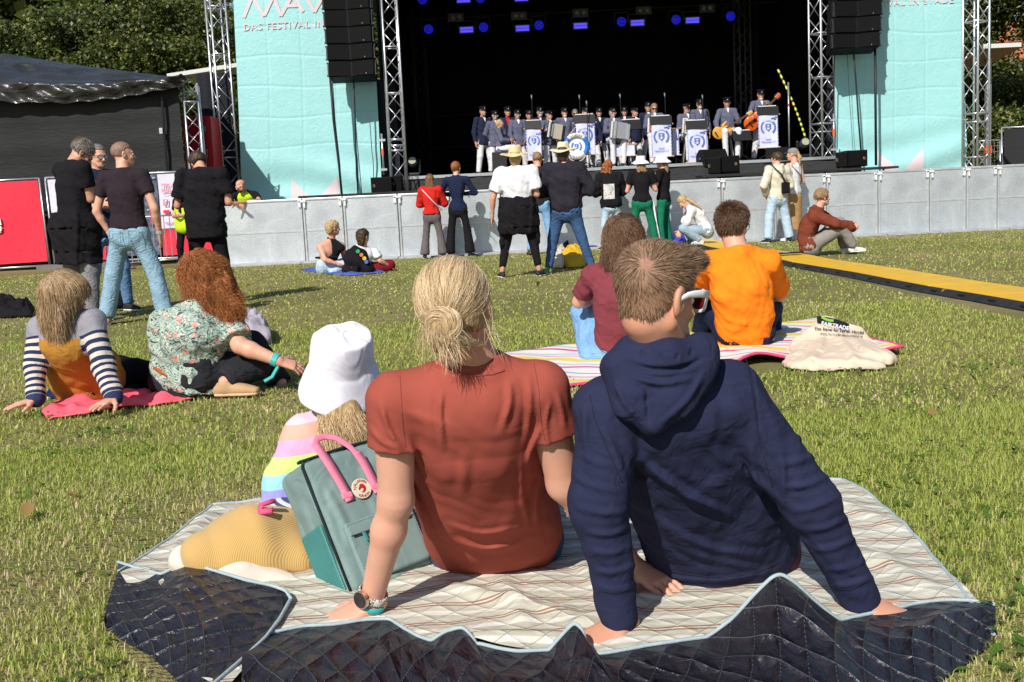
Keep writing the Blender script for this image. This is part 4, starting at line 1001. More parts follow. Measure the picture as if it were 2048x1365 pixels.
boxspk('black loudspeaker box in front of the right teal banner', 1694, 301, 1735, 333, 25.9, badge=(.82, .5)); boxspk('black loudspeaker turned sideways at the left of the box before the right teal banner', 1672, 305, 1694, 335, 25.8, yaw=-20)
PLT = mat('platform_black', (.02, .02, .022), .6)
for x0, y0, x1, y1, lb in ((600, 390, 860, 384, 'thin black platform below the left teal banner'), (1400, 349, 1790, 336, 'thin black platform below the right teal banner')):
    a, b = P(x0, y0, 25.7), P(x1, y1, 25.7); z = (a[2]+b[2])/2; mb = MB(); mb.box(((a[0]+b[0])/2, 25.9, z-.02), (b[0]-a[0], .9, .05))
    for xx in np.linspace(a[0]+.2, b[0]-.2, 4): mb.tube([V(xx, 25.9, 0), V(xx, 25.9, z-.04)], .025, 6)
    solo(mb, 'platform', PLT, lb, 'platform')
def wedge(label, x0, y0, x1, y1, D, yaw=0):
    c = P((x0+x1)/2, y1, D); w_ = (x1-x0)*D/FPX; h_ = (y1-y0)*D/FPX; R = hrot(yaw); r = empty('stage_monitor', c, label, 'stage monitor', 'floor monitors on the stage')
    prof = [(-.28, 0), (.24, 0), (.24, .55*h_), (.02, h_), (-.1, h_), (-.28, .3*h_)]
    mb = MB(); mb.poly([c+R@V(-w_/2, y, z) for y, z in prof], R@V(w_, 0, 0)); mb.build('cabinet', SPKB, r, bevel=.012)
    mb = MB(); mb.grid([[c+R@V(u*w_*.46, .25-.23*v, .58*h_+.40*h_*v) for u in (-1, 1)] for v in (0, 1)]); mb.build('grille', SPK, r)
    mb = MB(); mb.box(c+R@V(-w_/2-.004, -.06, h_*.4), (.012, .12, .05), R); mb.build('handle', BLACKG, r); return r
wedge('black floor monitor on the stage edge before the white accordion player', 1397, 300, 1450, 329, 27.0, 14); wedge('black floor monitor on the stage edge in front of the guitarist', 1532, 296, 1580, 322, 27.0, -10)
# moving head lamps on the deck
for px, py, lb in ((827, 350, 'moving head lamp on the dark left side of the stage floor'), (1608, 318, 'moving head lamp on the dark right side of the stage floor')):
    b = P(px, py, 28.2); b[2] = SZ; r = empty('moving_head_lamp', b, lb, 'stage lamp', 'moving head lamps'); mb = MB(); mb.box(b+V(0, 0, .06), (.34, .3, .12)); mb.build('base', BLACKP, r, bevel=.02)
    mb = MB(); mb.box(b+V(-.17, 0, .28), (.06, .12, .36)); mb.box(b+V(.17, 0, .28), (.06, .12, .36)); mb.build('yoke', BLACKP, r, bevel=.02)
    mb = MB(); mb.tube([b+V(0, .14, .30), b+V(0, .06, .34), b+V(0, -.16, .42)], [.08, .13, .12], 14); mb.build('lamp_head', mat('lamp_shell', (.04, .04, .045), .3), r, smooth=True); mb = MB(); mb.tube([b+V(0, -.158, .42), b+V(0, -.175, .428)], .095, 14); mb.build('lens', SPOTG, r)
# hazard rope and pole at the stage right
mb = MB(); a, b, n_ = P(1556, 140, 29), P(1611, 277, 28.3), 26
for i in range(n_): mb.tube([lerp(a, b, i/n_)+V(.06*math.sin(i/n_*3.1), 0, -.04*math.sin(i/n_*3.1)), lerp(a, b, (i+1)/n_)+V(.06*math.sin((i+1)/n_*3.1), 0, -.04*math.sin((i+1)/n_*3.1))], .026, 6, mi=i % 2)
solo(mb, 'guy_rope', [plain('hazard_yellow', (.7, .72, .03), .5), plain('hazard_black', (.02, .02, .02), .5)], 'yellow and black striped guy rope slanting down at the right of the stage', 'rope')
b = P(1579, 322, 28.5); b[2] = SZ; r = empty('scaffold_pole', b, 'thin grey upright pole between the guitarist and the striped rope', 'pole'); mb = MB(); mb.tube([b, V(b[0], b[1], P(1576, 165, 28.5)[2])], .022, 8); mb.build('pole', ALU, r, smooth=True); mb = MB(); mb.tube([b+V(0, 0, 1.35), b+V(0, 0, 1.42)], .03, 8); mb.build('red_band', plain('red_mark', (.6, .03, .03), .5), r)
# ---------------------------------------------------------------- crowd barrier
BY = 21.0
t = NT('barrier_sheet'); c = t.co('Object'); n1 = t.noise(c, 1.7, 5, .6); n2 = t.noise(c, 9, 4, 1.); wv = t.n('TexVoronoi'); wv.inputs['Scale'].default_value = 42; t.l(t.co('Object', scale=(1, .02, 1)), wv.inputs['Vector'])
pf = t.ramp(wv.outputs[0], [(.2, (.30, .31, .32)), (.36, (1, 1, 1))])
base = t.mix(t.ramp(n1, [(.35, (0, 0, 0)), (.7, (1, 1, 1))]), (.47, .50, .53), (.62, .66, .69)); base = t.mix(t.ramp(n2, [(.64, (0, 0, 0)), (.78, (.3, .3, .3))]), base, (.62, .60, .56))
st_ = t.ramp(t.noise(t.co('Object', scale=(9, 1, .7)), 1.6, 4), [(.6, (0, 0, 0)), (.78, (.5, .5, .5))]); base = t.mix(st_, base, (.74, .76, .77))
t.set(t.mix(.35, base, pf, 'MULTIPLY'), .42, .55, .5); t.bump(wv.outputs[0], .3, .004); SHEET = t.m
ALUB = mat('barrier_rail', (.60, .62, .64), .35, .15, 6, .2, 60, .002, metal=.6, spec=.5); CLIP = plain('clip_white', (.72, .73, .74), .45, .2)
def bpanel(x0, x1, i):
    r = empty('barrier_panel', ((x0+x1)/2, BY, 0), None, 'crowd barrier', 'aluminium crowd barrier panels before the stage'); w_ = x1-x0; xm = (x0+x1)/2
    mb = MB(); mb.box((xm, BY, .60), (w_-.012, .02, 1.13)); mb.build('sheet', SHEET, r)
    mb = MB(); mb.box((xm, BY+.01, 1.185), (w_-.01, .07, .045)); mb.build('top_rail', ALUB, r, bevel=.01)
    for xx in (x0+.025, x1-.025): mb = MB(); mb.box((xx, BY-.012, .6), (.035, .05, 1.14)); mb.build('upright', ALUB, r, bevel=.006)
    mb = MB(); mb.box((xm, BY-.014, .60), (w_-.08, .008, .03)); mb.build('mid_rib', ALUB, r)
    mb = MB(); mb.box((xm, BY-.28, .018), (w_-.02, .56, .03)); mb.build('foot_plate', mat('foot_plate', (.42, .43, .43), .6, .2, 8, .5, 120, .004, metal=.3), r)
    mb = MB(); mb.box((x0+.0, BY-.045, 1.15), (.15, .05, .035)); mb.box((x0-.045, BY-.045, 1.10), (.05, .05, .12)); mb.box((x0+.045, BY-.045, 1.075), (.035, .04, .09)); mb.build('clip', CLIP, r, bevel=.004)
    mb = MB()
    for z in np.arange(.12, 1.12, .1):
        for xx in (x0+.05, x1-.05): mb.box((xx, BY-.016, z), (.012, .012, .012))
    mb.build('rivets', ALUB, r, kind='stuff'); return r
bx = [P(440, 450, BY)[0]]
for s_ in [604, 685, 795, 900, 1002, 1108, 1210, 1330, 1442, 1547, 1652, 1755, 1858, 1931, 1993, 2090]: bx.append(P(s_, 400, BY)[0])
wh = ['leftmost, beside the guard in the yellow vest', 'behind the blonde woman in the backless top', 'left of the girl in the red shirt', 'behind the girl in the red shirt', 'behind the girl in the navy top', 'behind the woman in the white T-shirt and straw hat', 'behind the man in the dark sweater and straw hat', 'beside the curly haired girl in black', 'behind the crouching girl in white', 'left of the boy in the cream hoodie', 'behind the boy in the cream hoodie', 'behind the seated youth in the brown hoodie', 'right of the seated youth in the brown hoodie', 'below the middle of the right teal banner', 'below the far right truss', 'at the right edge of the picture']
for i in range(len(bx)-1): bpanel(bx[i], bx[i+1], i)['label'] = 'aluminium crowd barrier panel ' + wh[i]
# ---------------------------------------------------------------- cable ramp
RY = NT('ramp_yellow'); c = RY.co(); RY.set(RY.mix(RY.ramp(RY.noise(c, 4, 4), [(.5, (0, 0, 0)), (.75, (1, 1, 1))]), (.78, .45, .02), (.60, .40, .10)), .55, 0, .35)
ck = RY.n('TexChecker'); ck.inputs['Scale'].default_value = 26; RY.l(c, ck.inputs[0]); RY.bump(ck.outputs[1], .5, .008); RYM = RY.m; RB = mat('ramp_rubber', (.022, .022, .024), .7, .4, 6, .5, 40, .004)
ramp = [(3.66, 21.6), (3.68, 20.6), (3.70, 19.6), (3.66, 18.6), (3.67, 17.6), (3.72, 16.6), (3.80, 15.6), (3.80, 14.6), (3.78, 13.6), (3.84, 12.6), (3.90, 11.6), (3.91, 10.6), (3.93, 9.6), (4.0, 8.6), (4.04, 7.6)]
for i in range(len(ramp)-1):
    a, b = V(*ramp[i], 0), V(*ramp[i+1], 0); d = nrm(b-a); s_ = V(-d[1], d[0], 0); b = b-d*.012
    r = empty('cable_ramp', (a+b)/2, '%s section of the yellow and black cable ramp, counted from the stage barrier' % NAMES[i].replace('first', 'farthest'), 'cable ramp', 'yellow cable ramp sections')
    for sg in (-1, 1):
        mb = MB(); mb.poly([a+s_*sg*.37+V(0, 0, .004), a+s_*sg*.27+V(0, 0, .004), a+s_*sg*.27+V(0, 0, .050), a+s_*sg*.30+V(0, 0, .050), a+s_*sg*.37+V(0, 0, .012)][::sg], b-a); mb.build('ramp_side', RB, r)
        for k in (.25, .75): mb = MB(); mb.box(lerp(a, b, k)+s_*sg*.335+V(0, 0, .033), (.10, .03, .010), np.stack([d, s_, V(0, 0, 1)], 1)); mb.build('slot', plain('slot_black', (.004, .004, .004), .9), r)
    mb = MB(); mb.box((a+b)/2+V(0, 0, .041), (np.linalg.norm(b-a), .53, .03), np.stack([d, s_, V(0, 0, 1)], 1)); mb.build('lid', RYM, r, bevel=.006)
# ---------------------------------------------------------------- left tent
t = NT('tarpaulin'); c = t.co(); t.set(t.mix(t.noise(c, 2, 3), (.022, .022, .023), (.040, .040, .041)), t.ramp(t.noise(c, 5, 3), [(.3, (.20,)*3), (.7, (.38,)*3)]), 0, .5); t.bump(t.noise(t.co(scale=(.35, 1, 1.3)), 3.2, 3, 1.8), .6, .1); TARP = t.m
TD = 24.4
tr_ = empty('stage_tent', P(180, 480, TD)*V(1, 1, 0), 'black tent with wrinkled glossy tarpaulin roof at the left', 'tent')
lo = [(-60, 202), (0, 204), (60, 205), (120, 203), (180, 199), (240, 193), (300, 184), (350, 172), (382, 160)]; hi = [(-60, 118), (10, 107), (60, 116), (120, 125), (180, 134), (240, 141), (300, 149), (350, 155), (386, 157)]
sm = [(x+(a_-x)*0, y) for (x, y), (a_, b_) in zip(lo, hi)]
mb = MB(); rows = []; nu = 150
lx = [p[0] for p in lo]; ly = [p[1] for p in lo]; hxx = [p[0] for p in hi]; hyy = [p[1] for p in hi]
for v in np.linspace(0, 1, 50):
    row = []
    for u in np.linspace(0, 1, nu):
        i = u*(len(lo)-1); a = P(np.interp(i, range(len(lo)), lx), np.interp(i, range(len(lo)), ly), TD-.35); b = P(np.interp(i, range(len(hi)), hxx), np.interp(i, range(len(hi)), hyy), TD+2.2)
        e = 0 if v < .3 else (v-.3)/.7; p = lerp(a, b, v); p[1] = a[1]+(b[1]-a[1])*e
        hi_ = max(0, v-.3); wr = .10*hi_*1.6*(1-abs(math.sin(u*14-v*5+1.2*math.sin(v*3))))+.07*hi_*(1-abs(math.sin(u*31+v*9)))+.05*math.sin(v*11+u*7+2*math.sin(u*5))+.035*math.sin(v*23-u*16+1.5*math.sin(u*11+v*4))+.03*math.sin(u*60+v*12)*(1 if v < .3 else .25)
        p = p+V(0, -wr, wr*.4)*min(1, 4*(1-v)); row.append(p)
    rows.append(row)
mb.grid(rows); mb.build('roof_tarpaulin', TARP, tr_, smooth=True)
mb = MB(); x0, x1 = P(-70, 300, TD)[0], P(366, 300, TD)[0]
mb.grid([[V(x, TD+.02*math.sin(x*3+z)+.012*math.sin(z*9), z) for x in np.linspace(x0, x1, 60)] for z in np.linspace(P(0, 190, TD)[2]+.2, 0, 20)]); mb.build('side_wall', cloth('tent_wall', (.013, .0135, .0145), rough=.6, spec=.25, var=.2, vs=2, fold=.3, fs=3, stretch=(1, 1, 6)), tr_, smooth=True)
mb = MB(); a = P(324, 195, TD-.12); mb.tube([a, V(a[0]-.02, a[1], P(324, 260, TD)[2]), V(a[0]-.04, a[1], 1.)], (.028, .01) and .03, 6); mb.build('strap', CAB, tr_); mb = MB(); mb.box(P(322, 262, TD-.16), (.07, .03, .12)); mb.build('buckle', ALU, tr_)
a, b = P(334, 156, 28.4), P(476, 134, 28.4); mb = MB(); mb.poly([a, b, b+V(0, 1.5, .05), a+V(0, 1.5, .05)], V(0, 0, .1)); solo(mb, 'canopy_roof', plain('white_panel', (.6, .6, .58), .5), 'thin pale roof edge sloping between the tarpaulin tent and the left truss', 'roof')
mb = MB(); c0, c1 = P(372, 340, 26), P(421, 232, 26); mb.box(((c0[0]+c1[0])/2, 26.4, (c0[2]+c1[2])/2), (c1[0]-c0[0], .8, c1[2]-c0[2])); r = solo(mb, 'flight_case', mat('red_case', (.45, .012, .02), .45), 'tall red flight case standing behind the short truss leg', 'flight case', bevel=.02)
mb = MB(); mb.box(P(405, 258, 25.95), (.14, .03, .12)); mb.build('latch', ALU, r); mb = MB(); mb.tube([P(398, 300, 25.9), P(414, 300, 25.9), P(414, 315, 25.9), P(398, 315, 25.9)], .01, 5, closed=True); mb.build('handle', ALU, r)
p0 = P(412, 345, 25.6); mb = MB(); mb.tube([V(p0[0], p0[1], 0), V(p0[0]-.04, p0[1], P(411, 172, 25.6)[2])], .045, 10); solo(mb, 'tent_pole', ALU, 'straight aluminium pole right of the red flight case', 'pole', smooth=True)
# ---------------------------------------------------------------- fences at the left
REDB = cloth('red_banner', (.68, .035, .065), rough=.6, fold=.25, fs=5); WHB = cloth('white_banner', (.62, .58, .70), rough=.6, fold=.2, fs=5); REDT = plain('red_print', (.62, .03, .06), .6); PALE = plain('pale_print', (.78, .74, .76), .6)
def fence(label, cor, D, parts_fn=None, name='fence_panel', mid=True):
    """site fence: photo corners tl, tr, br, bl"""
    tl, tr2, br, bl = [P(x, y, D) for x, y in cor]; r = empty(name, ((bl+br)/2)*V(1, 1, 0), label, 'fence', 'site fence panels'); 
    for nm, a, b in (('top_rail', tl, tr2), ('bottom_rail', bl, br), ('post', tl, bl), ('post', tr2, br)):
        if nm == 'post': b = V(b[0], b[1], .02)
        mb = MB(); mb.tube([a, b], .022, 8); mb.build(nm, ALU, r, smooth=True)
    mb = MB(); mb.box((bl*V(1, 1, 0)+V(.0, 0, .05)), (.7, .24, .10)); mb.build('foot_block', mat('concrete_foot', (.16, .15, .14), .9), r)
    return r, (tl, tr2, br, bl)
def sheet(parent, name, cor, D, material, n=16, amp=.012, seed=0):
    c = [P(x, y, D) for x, y in cor]; mb = MB(); mb.grid([[lerp(lerp(c[0], c[1], u), lerp(c[3], c[2], u), v)+V(0, amp*math.sin(u*6+v*4+seed), 0) for u in np.linspace(0, 1, n)] for v in np.linspace(0, 1, n)]); return mb.build(name, material, parent, smooth=True)
def onpl(px, py, ang, D, k=1):
    ca, sa = math.cos(ang), math.sin(ang); return lambda x, y: P(px+(x*ca+y*sa)*k, py+(x*sa-y*ca)*k, D)
r, _ = fence('site fence panel with plain red banner at the left edge', [(-90, 366), (78, 357), (100, 531), (-66, 541)], 23.6)
sheet(r, 'banner_sheet', [(-88, 369), (75, 361), (96, 523), (-66, 534)], 23.57, REDB); text_on(r, 'e', 74, onpl(-31, 466, -.05, 23.5), PALE, bold=1.6); mb = MB(); mb.box(P(-4, 465, 23.52), (.13, .01, .03)); mb.build('print_bar', PALE, r)
r, _ = fence('site fence panel with printed banner, behind the two men standing at the left', [(90, 356), (200, 351), (214, 525), (110, 530)], 23.4)
sheet(r, 'banner_sheet', [(94, 360), (198, 355), (211, 440), (106, 446)], 23.37, WHB, seed=1); sheet(r, 'banner_sheet', [(106, 446), (211, 440), (213, 520), (112, 522)], 23.37, REDB, seed=1)
r, _ = fence('site fence panel with white and red payment notice banner', [(202, 351), (424, 341), (428, 512), (218, 522)], 23.2)
t = NT('photo_print'); c = t.co(); n = t.noise(c, 6, 4, 1.); t.set(t.mix(t.ramp(n, [(.4, (0, 0, 0)), (.6, (1, 1, 1))]), (.04, .05, .09), (.12, .15, .22)), .6); PHOTO = t.m
sheet(r, 'photo_sheet', [(206, 354), (313, 349), (322, 510), (220, 514)], 23.17, PHOTO); sheet(r, 'banner_sheet', [(314, 349), (422, 344), (424, 452), (324, 458)], 23.17, WHB); sheet(r, 'banner_sheet', [(324, 458), (424, 452), (426, 506), (327, 512)], 23.17, REDB)
for tx, x, y, s_, w_ in (('Hier schon', 323, 373, 9, 42), ('Jetzt bar', 324, 383.5, 9, 36), ('in allen gastronomischen', 326, 389, 3, 42), ('Werde um', 331, 449, 6, 30)): text_on(r, tx, s_, onpl(x, y, -.05, 23.12), REDT, bold=.1, width=w_)
mb = MB(); mb.tube([P(328, 400, 23.12), P(335, 400, 23.12), P(335, 411, 23.12), P(328, 411, 23.12)], .012, 5, closed=True); mb.build('phone_symbol', REDT, r); mb = MB(); mb.box(P(333, 424, 23.12), (.13, .008, .07)); mb.build('card_symbol', REDT, r)
for i, (x, y) in enumerate(((288, 352), (300, 358), (292, 362), (298, 388), (307, 356), (296, 420))): mb = MB(); mb.box(P(x, y, 23.13), (.05, .008, .03)); mb.build('light_print', plain('print_light', (.35, .4, .5), .6), r)
mb = MB(); mb.box(P(304, 432, 23.13), (.10, .008, .36)); mb.tube([P(304, 414, 23.12), P(304, 413, 23.1)], .06, 10); mb.build('figure_print', plain('print_red', (.3, .06, .10), .6), r)
# steel hurdle
BX = P(330, 540, 21.6); r = empty('steel_hurdle', BX*V(1, 1, 0), 'grey steel bar hurdle standing on the grass behind the man in jeans', 'hurdle'); fr = [P(235, 437, 21.6), P(372, 429, 21.6), P(380, 516, 21.6), P(243, 528, 21.6)]
mb = MB(); mb.tube(fr, .02, 7, closed=True); mb.build('frame', ALU, r, smooth=True)
for k in np.linspace(.08, .92, 11): mb = MB(); mb.tube([lerp(fr[0], fr[1], k), lerp(fr[3], fr[2], k)], .009, 6); mb.build('bar', ALU, r)
for k in (.12, .85): mb = MB(); a = lerp(fr[3], fr[2], k); g_ = V(a[0], a[1], .015); mb.tube([a, g_+V(0, -.3, 0), g_+V(0, .3, 0), a], .016, 6); mb.build('foot', ALU, r)
# ---------------------------------------------------------------- right side bits
b = P(1975, 325, 28.5); mb = MB(); zt = P(1971, 108, 28.5)[2]; r = empty('steel_post', (b[0], b[1], 0), 'grey steel post with orange band right of the far right truss', 'post'); mb.box((b[0], b[1], zt/2), (.12, .12, zt)); mb.build('post', mat('post_steel', (.40, .41, .46), .5, metal=.4), r); mb = MB(); mb.box((b[0], b[1]-.01, P(1975, 300, 28.5)[2]), (.14, .14, .2)); mb.build('orange_band', plain('orange_mark', (.8, .12, .03), .5), r)
a, c_ = P(1966, 92, 27.6), P(2040, 97, 27.6); mb = MB(); mb.poly([a, c_, c_+V(-.2, 1.4, -.25), a+V(0, 1.4, -.35)], V(0, 0, .06)); r = solo(mb, 'canopy', mat('canopy_wood', (.30, .20, .14), .7), 'projecting flat canopy with pale edge on top of the steel post', 'canopy'); mb = MB(); mb.box(((a[0]+c_[0])/2, 27.57, (a[2]+c_[2])/2+.03), (c_[0]-a[0]+.02, .05, .10)); mb.build('edge', plain('white_panel', (.6, .6, .58), .5), r)
r, _ = fence('site fence panel with black cover at the right edge behind the barrier', [(2003, 256), (2170, 248), (2172, 380), (2006, 388)], 31.); sheet(r, 'cover_sheet', [(2008, 259), (2170, 251), (2172, 372), (2010, 380)], 30.97, cloth('black_cover', (.03, .03, .032)))
r, fc = fence('open wire fence panel between the steel post and the black covered fence', [(1955, 283), (2000, 280), (2002, 395), (1957, 397)], 31.3)
mb = MB()
for k in np.linspace(.1, .9, 6): mb.tube([lerp(fc[0], fc[1], k), lerp(fc[3], fc[2], k)], .006, 5)
for k in np.linspace(.1, .9, 9): mb.tube([lerp(fc[0], fc[3], k), lerp(fc[1], fc[2], k)], .006, 5)
mb.build('wire_mesh', ALU, r, kind='stuff')
# ---------------------------------------------------------------- middle distance people
H_BR = hairmat('hair_brown', (.10, .045, .02), (.26, .13, .06)); H_DK = hairmat('hair_dark', (.03, .017, .01), (.10, .055, .03)); H_BL = hairmat('hair_blond', (.36, .22, .09), (.68, .50, .26))
H_RED = hairmat('hair_auburn', (.22, .055, .014), (.45, .16, .05)); H_GR = hairmat('hair_grey', (.12, .10, .085), (.30, .27, .235)); H_LB = hairmat('hair_lightbrown', (.20, .11, .05), (.42, .27, .14)); H_WH = hairmat('hair_white', (.5, .48, .44), (.75, .73, .68))
S_BR = strandmat('strand_brown', (.07, .03, .012), (.28, .14, .06)); S_AUB = strandmat('strand_auburn', (.13, .03, .008), (.50, .19, .055)); S_BLD = strandmat('strand_blond', (.28, .17, .07), (.80, .62, .36)); S_DKB = strandmat('strand_darkbrown', (.03, .015, .008), (.17, .085, .04))
C_BLACK = cloth('cloth_black', (.010, .009, .011)); C_BLACK2 = cloth('cloth_washed_black', (.020, .018, .021)); C_NAVY = cloth('cloth_navy', (.012, .018, .05)); C_RED = cloth('cloth_red', (.52, .02, .014)); C_WHITE = cloth('cloth_white', (.72, .71, .74)); C_GREY = cloth('cloth_grey', (.12, .105, .11)); C_WINE = cloth('cloth_wine', (.20, .010, .018))
D_LT = denim('denim_light', (.19, .30, .38)); D_MID = denim('denim_mid', (.10, .19, .34)); D_DK = denim('denim_dark', (.035, .075, .16)); D_PALE = denim('denim_pale', (.36, .46, .58), .2); D_BLK = denim('denim_black', (.018, .018, .022)); C_GREEN = cloth('cloth_green', (.010, .16, .085)); C_TRGREY = cloth('cloth_stone', (.25, .23, .205)); C_CREAM = cloth('cloth_cream', (.62, .56, .44)); C_CAMEL = cloth('cloth_camel', (.42, .25, .11)); C_BRN = cloth('cloth_rust', (.175, .042, .022))
STRAW = mat('straw', (.66, .52, .30), .8, .12, 12, .6, 220, .003); SH_BLK = mat('shoe_black', (.02, .02, .022), .6); SH_WHT = mat('shoe_white', (.66, .64, .62), .6); SH_BRN = mat('shoe_brown', (.07, .04, .03), .5); SH_TAN = mat('shoe_tan', (.45, .28, .15), .7); SH_GRN = mat('shoe_green', (.12, .25, .09), .7); BWHITE = cloth('hat_white', (.80, .79, .86), fold=.25, bump=.4, bs=500, bd=.001); TURQ = plain('wristband_turquoise', (.05, .42, .40), .5)
def longhair(L=.3, w_=.085, d=.05, back=-.075, spread=0, n=5, sdx=0, z0=.03):
    def f(S, H):
        k = H.k; lat = H.M[:, 0]; st = []
        for i in range(n):
            u = i/(n-1); c = H.w(sdx*u, back-.01*math.sin(u*3), z0)-V(0, 0, 1)*u*L*k; st.append((c, lat, (w_+spread*u)*k*(1-.15*u**3), (d*(1-.25*u))*k))
        S.loft(st, k=.03)
    return f
def strap(R, pts, r_=(.018, .005), m=None, name='shoulder_strap'):
    mb = MB(); mb.tube(pts, r_[0]*.6, 6); return mb.build(name, m or CAB, R['root'], smooth=True)
def base_of(px, D): p = P(px, 400, D); return V(p[0], D, 0)
def stander(label, px, D, H, yaw, arms, top, bot, hair, shoe=dict(m=SH_BLK), hd=None, ov=None, group=None, skin=None, fat=1., fem=1., z0=0, stance=.1, lean=0, hands=None, armout=0, hk=1., sw=1., jp=None, **kw):
    b = base_of(px, D); b[2] = z0; J = jstand(0, 0, D, H, yaw, z0, stance, arms, lean, base=b, ov=ov, armout=armout, sw=sw)
    for k_, v in (jp or {}).items(): J[k_] = P(v[0], v[1], D+(v[2] if len(v) > 2 else 0))
    h_ = dict(yaw=yaw); h_.update(hd or {})
    return person(label, J, b, D, H/1.75, fat, h_, skin, top, bot, shoe, hair, group, hands, fem=fem, hk=hk, **kw)
GRP = 'people standing at the crowd barrier'
R = stander('girl in a bright red blouse and grey flared trousers at the barrier, long brown hair', 862, 20.1, 1.52, 8, 'rail', dict(m=C_RED, sl=1.6, g=.035, hem=-.05, name='blouse', nz=.008), dict(m=C_GREY, g=.012, flare=.045), dict(style='long', m=H_BR, prims=longhair(.27, .085, .05, spread=.03), nz=.004), group=GRP, fem=.85, skin=SKIN_P, fat=.85, sw=.95)
J = R['J']; strap(R, [J['SL']+V(-.0, -.09, .02), J['N']+V(.02, -.15, -.22), J['PR']+V(.12, -.16, .10)], (.018,), plain('strap_pale', (.5, .42, .42), .7))
R = stander('slim young woman with red updo, navy top and wide black trousers at the barrier', 915, 20.1, 1.72, 8, 'rail', dict(m=C_NAVY, sl=2, g=.010, hem=.03, wl=.95), dict(m=C_BLACK, g=.012, flare=.045), dict(style='short', m=H_RED, g=.014, hl=-.06, prims=lambda S, H: S.ell(H.w(-.01, -.095, .02), V(.035, .04, .06)*H.k, H.M)), group=GRP, fem=.82, skin=SKIN_P, fat=.88, hd=dict(yaw=20), ov=dict(EL=(-.185, .03, .67), ER=(.185, .03, .67)), neck_r=.046)
J = R['J']; strap(R, [J['SL']+V(.04, -.03, .05), J['N']+V(.03, -.10, -.12), J['SR']+V(.05, -.06, -.33)], (.012,)); 
R = stander('woman in a white T-shirt and straw sun hat, black jacket tied round her waist', 1035, 14.0, 1.62, 5, 'front', dict(m=C_WHITE, sl=.75, g=.045, hem=-.04, nz=.010), dict(m=C_BLACK, len=1.85, g=.010, name='leggings'), dict(style='long', m=H_BL, prims=longhair(.10, .08, .06), g=-.002), shoe=dict(m=SH_BLK), skin=SKIN_T, hd=dict(yaw=8), ov=dict(EL=(-.19, -.03, .62), WL=(-.205, .0, .48)), stance=.16, fat=1.02, fem=1.05, sw=1.1)
sun_hat(R, STRAW, k=1.08); J = R['J']; Pm = (J['PL']+J['PR'])/2
S = Sdf(.03); S.loft([(Pm+V(0, 0, .20), V(1, 0, 0), .225, .185), (Pm+V(0, 0, .08), V(1, 0, 0), .25, .21), (Pm+V(0, 0, -.18), V(1, 0, 0), .255, .19), (Pm+V(0, 0, -.26), V(1, 0, 0), .245, .17)], cut=True); S.cap(Pm+V(-.18, -.02, .0), Pm+V(-.22, -.02, -.42), .06, .03); S.cap(Pm+V(.18, -.02, .0), Pm+V(.24, -.0, -.38), .06, .03); S.noise(.012, 18, 2); S.noise(.006, 40, 3)
mesh_np('jacket', *S.mesh(.013), C_BLACK, R['root']); mb = MB(); w_ = J['WL']; mb.tube([w_+V(-.0, 0, .03), w_+V(0, 0, .055)], .034, 10); mb.build('wristband', TURQ, R['root'])
R = stander('young man in a black T-shirt and light blue jeans between the two straw hats', 1078, 19.6, 1.80, 5, 'front', dict(m=C_BLACK2, sl=.6, g=.022, hem=.02), dict(m=denim('denim_sky', (.16, .31, .50)), g=.014), dict(style='short', m=H_LB, g=.01), shoe=dict(m=SH_BRN, hi=.06, sm=BLACKP), group=GRP, hd=dict(yaw=0), fat=.9)
R = stander('broad man in a dark sweater, blue jeans and a pale straw hat, seen from behind', 1131, 14.3, 1.66, 12, 'front', dict(m=cloth('sweater_plum', (.022, .019, .028)), sl=1.65, g=.04, hem=-.02, nz=.010, hemw=.95), dict(m=D_DK, g=.016), dict(style='long', m=H_DK, prims=longhair(.12, .07, .055), g=-.002), shoe=dict(m=SH_GRN), fat=1.12, fem=1.25, hd=dict(yaw=18), stance=.17, sw=1.12, ov=dict(EL=(-.20, .0, .64), ER=(.20, .0, .64), AR=(.18, .02, .05), TR=(.2, .14, .02)))
sun_hat(R, mat('straw_pale', (.68, .58, .40), .8, .12, 12, .6, 220, .003), C_CREAM, k=.98)
R = stander('girl with long auburn curls in a black sweatshirt with a pale print on its back', 1222, 20.1, 1.62, -8, 'rail', dict(m=C_BLACK, sl=2, g=.05, hem=.02, nz=.012, hemw=.95), dict(m=D_PALE, g=.006), dict(style='long', m=H_RED, prims=longhair(.34, .085, .06, spread=.045, sdx=-.04), nz=.012, ns=45), group=GRP, fem=.9, skin=SKIN_P, lean=.05, hd=dict(yaw=30, pitch=10), shoe=dict(m=SH_BLK))
J = R['J']; c = lerp(J['N'], (J['PL']+J['PR'])/2, .52); mb = MB(); mb.grid([[c+V(-.04+.20*(u-.5), -.178-.02*math.sin(u*3+v*2), .27*(v-.5)-.02) for u in np.linspace(0, 1, 8)] for v in np.linspace(0, 1, 8)])
t = NT('tee_print'); n = t.noise(t.co(), 7, 3, .8); t.set(t.ramp(n, [(.35, (.08, .10, .16)), (.48, (.60, .58, .56)), (.6, (.62, .60, .58)), (.66, (.45, .12, .08))]), .8); mb.build('print', t.m, R['root'], smooth=True)
GT = cloth('green_track', (.008, .15, .08)); 
def stripes_on(R, m, sides='R'):
    J = R['J']
    for q in sides:
        K, A, Pp = J['K'+q], J['A'+q], J['P'+q]; o = nrm(J['PR']-J['PL'])*(1 if q == 'R' else -1)
        mb = MB(); mb.tube([Pp+o*.112, K+o*.082, A+o*.087+V(0, 0, .03)], [(.006, .016)]*3, 6, flat=None); mb.build('side_stripe', m, R['root'], smooth=True)
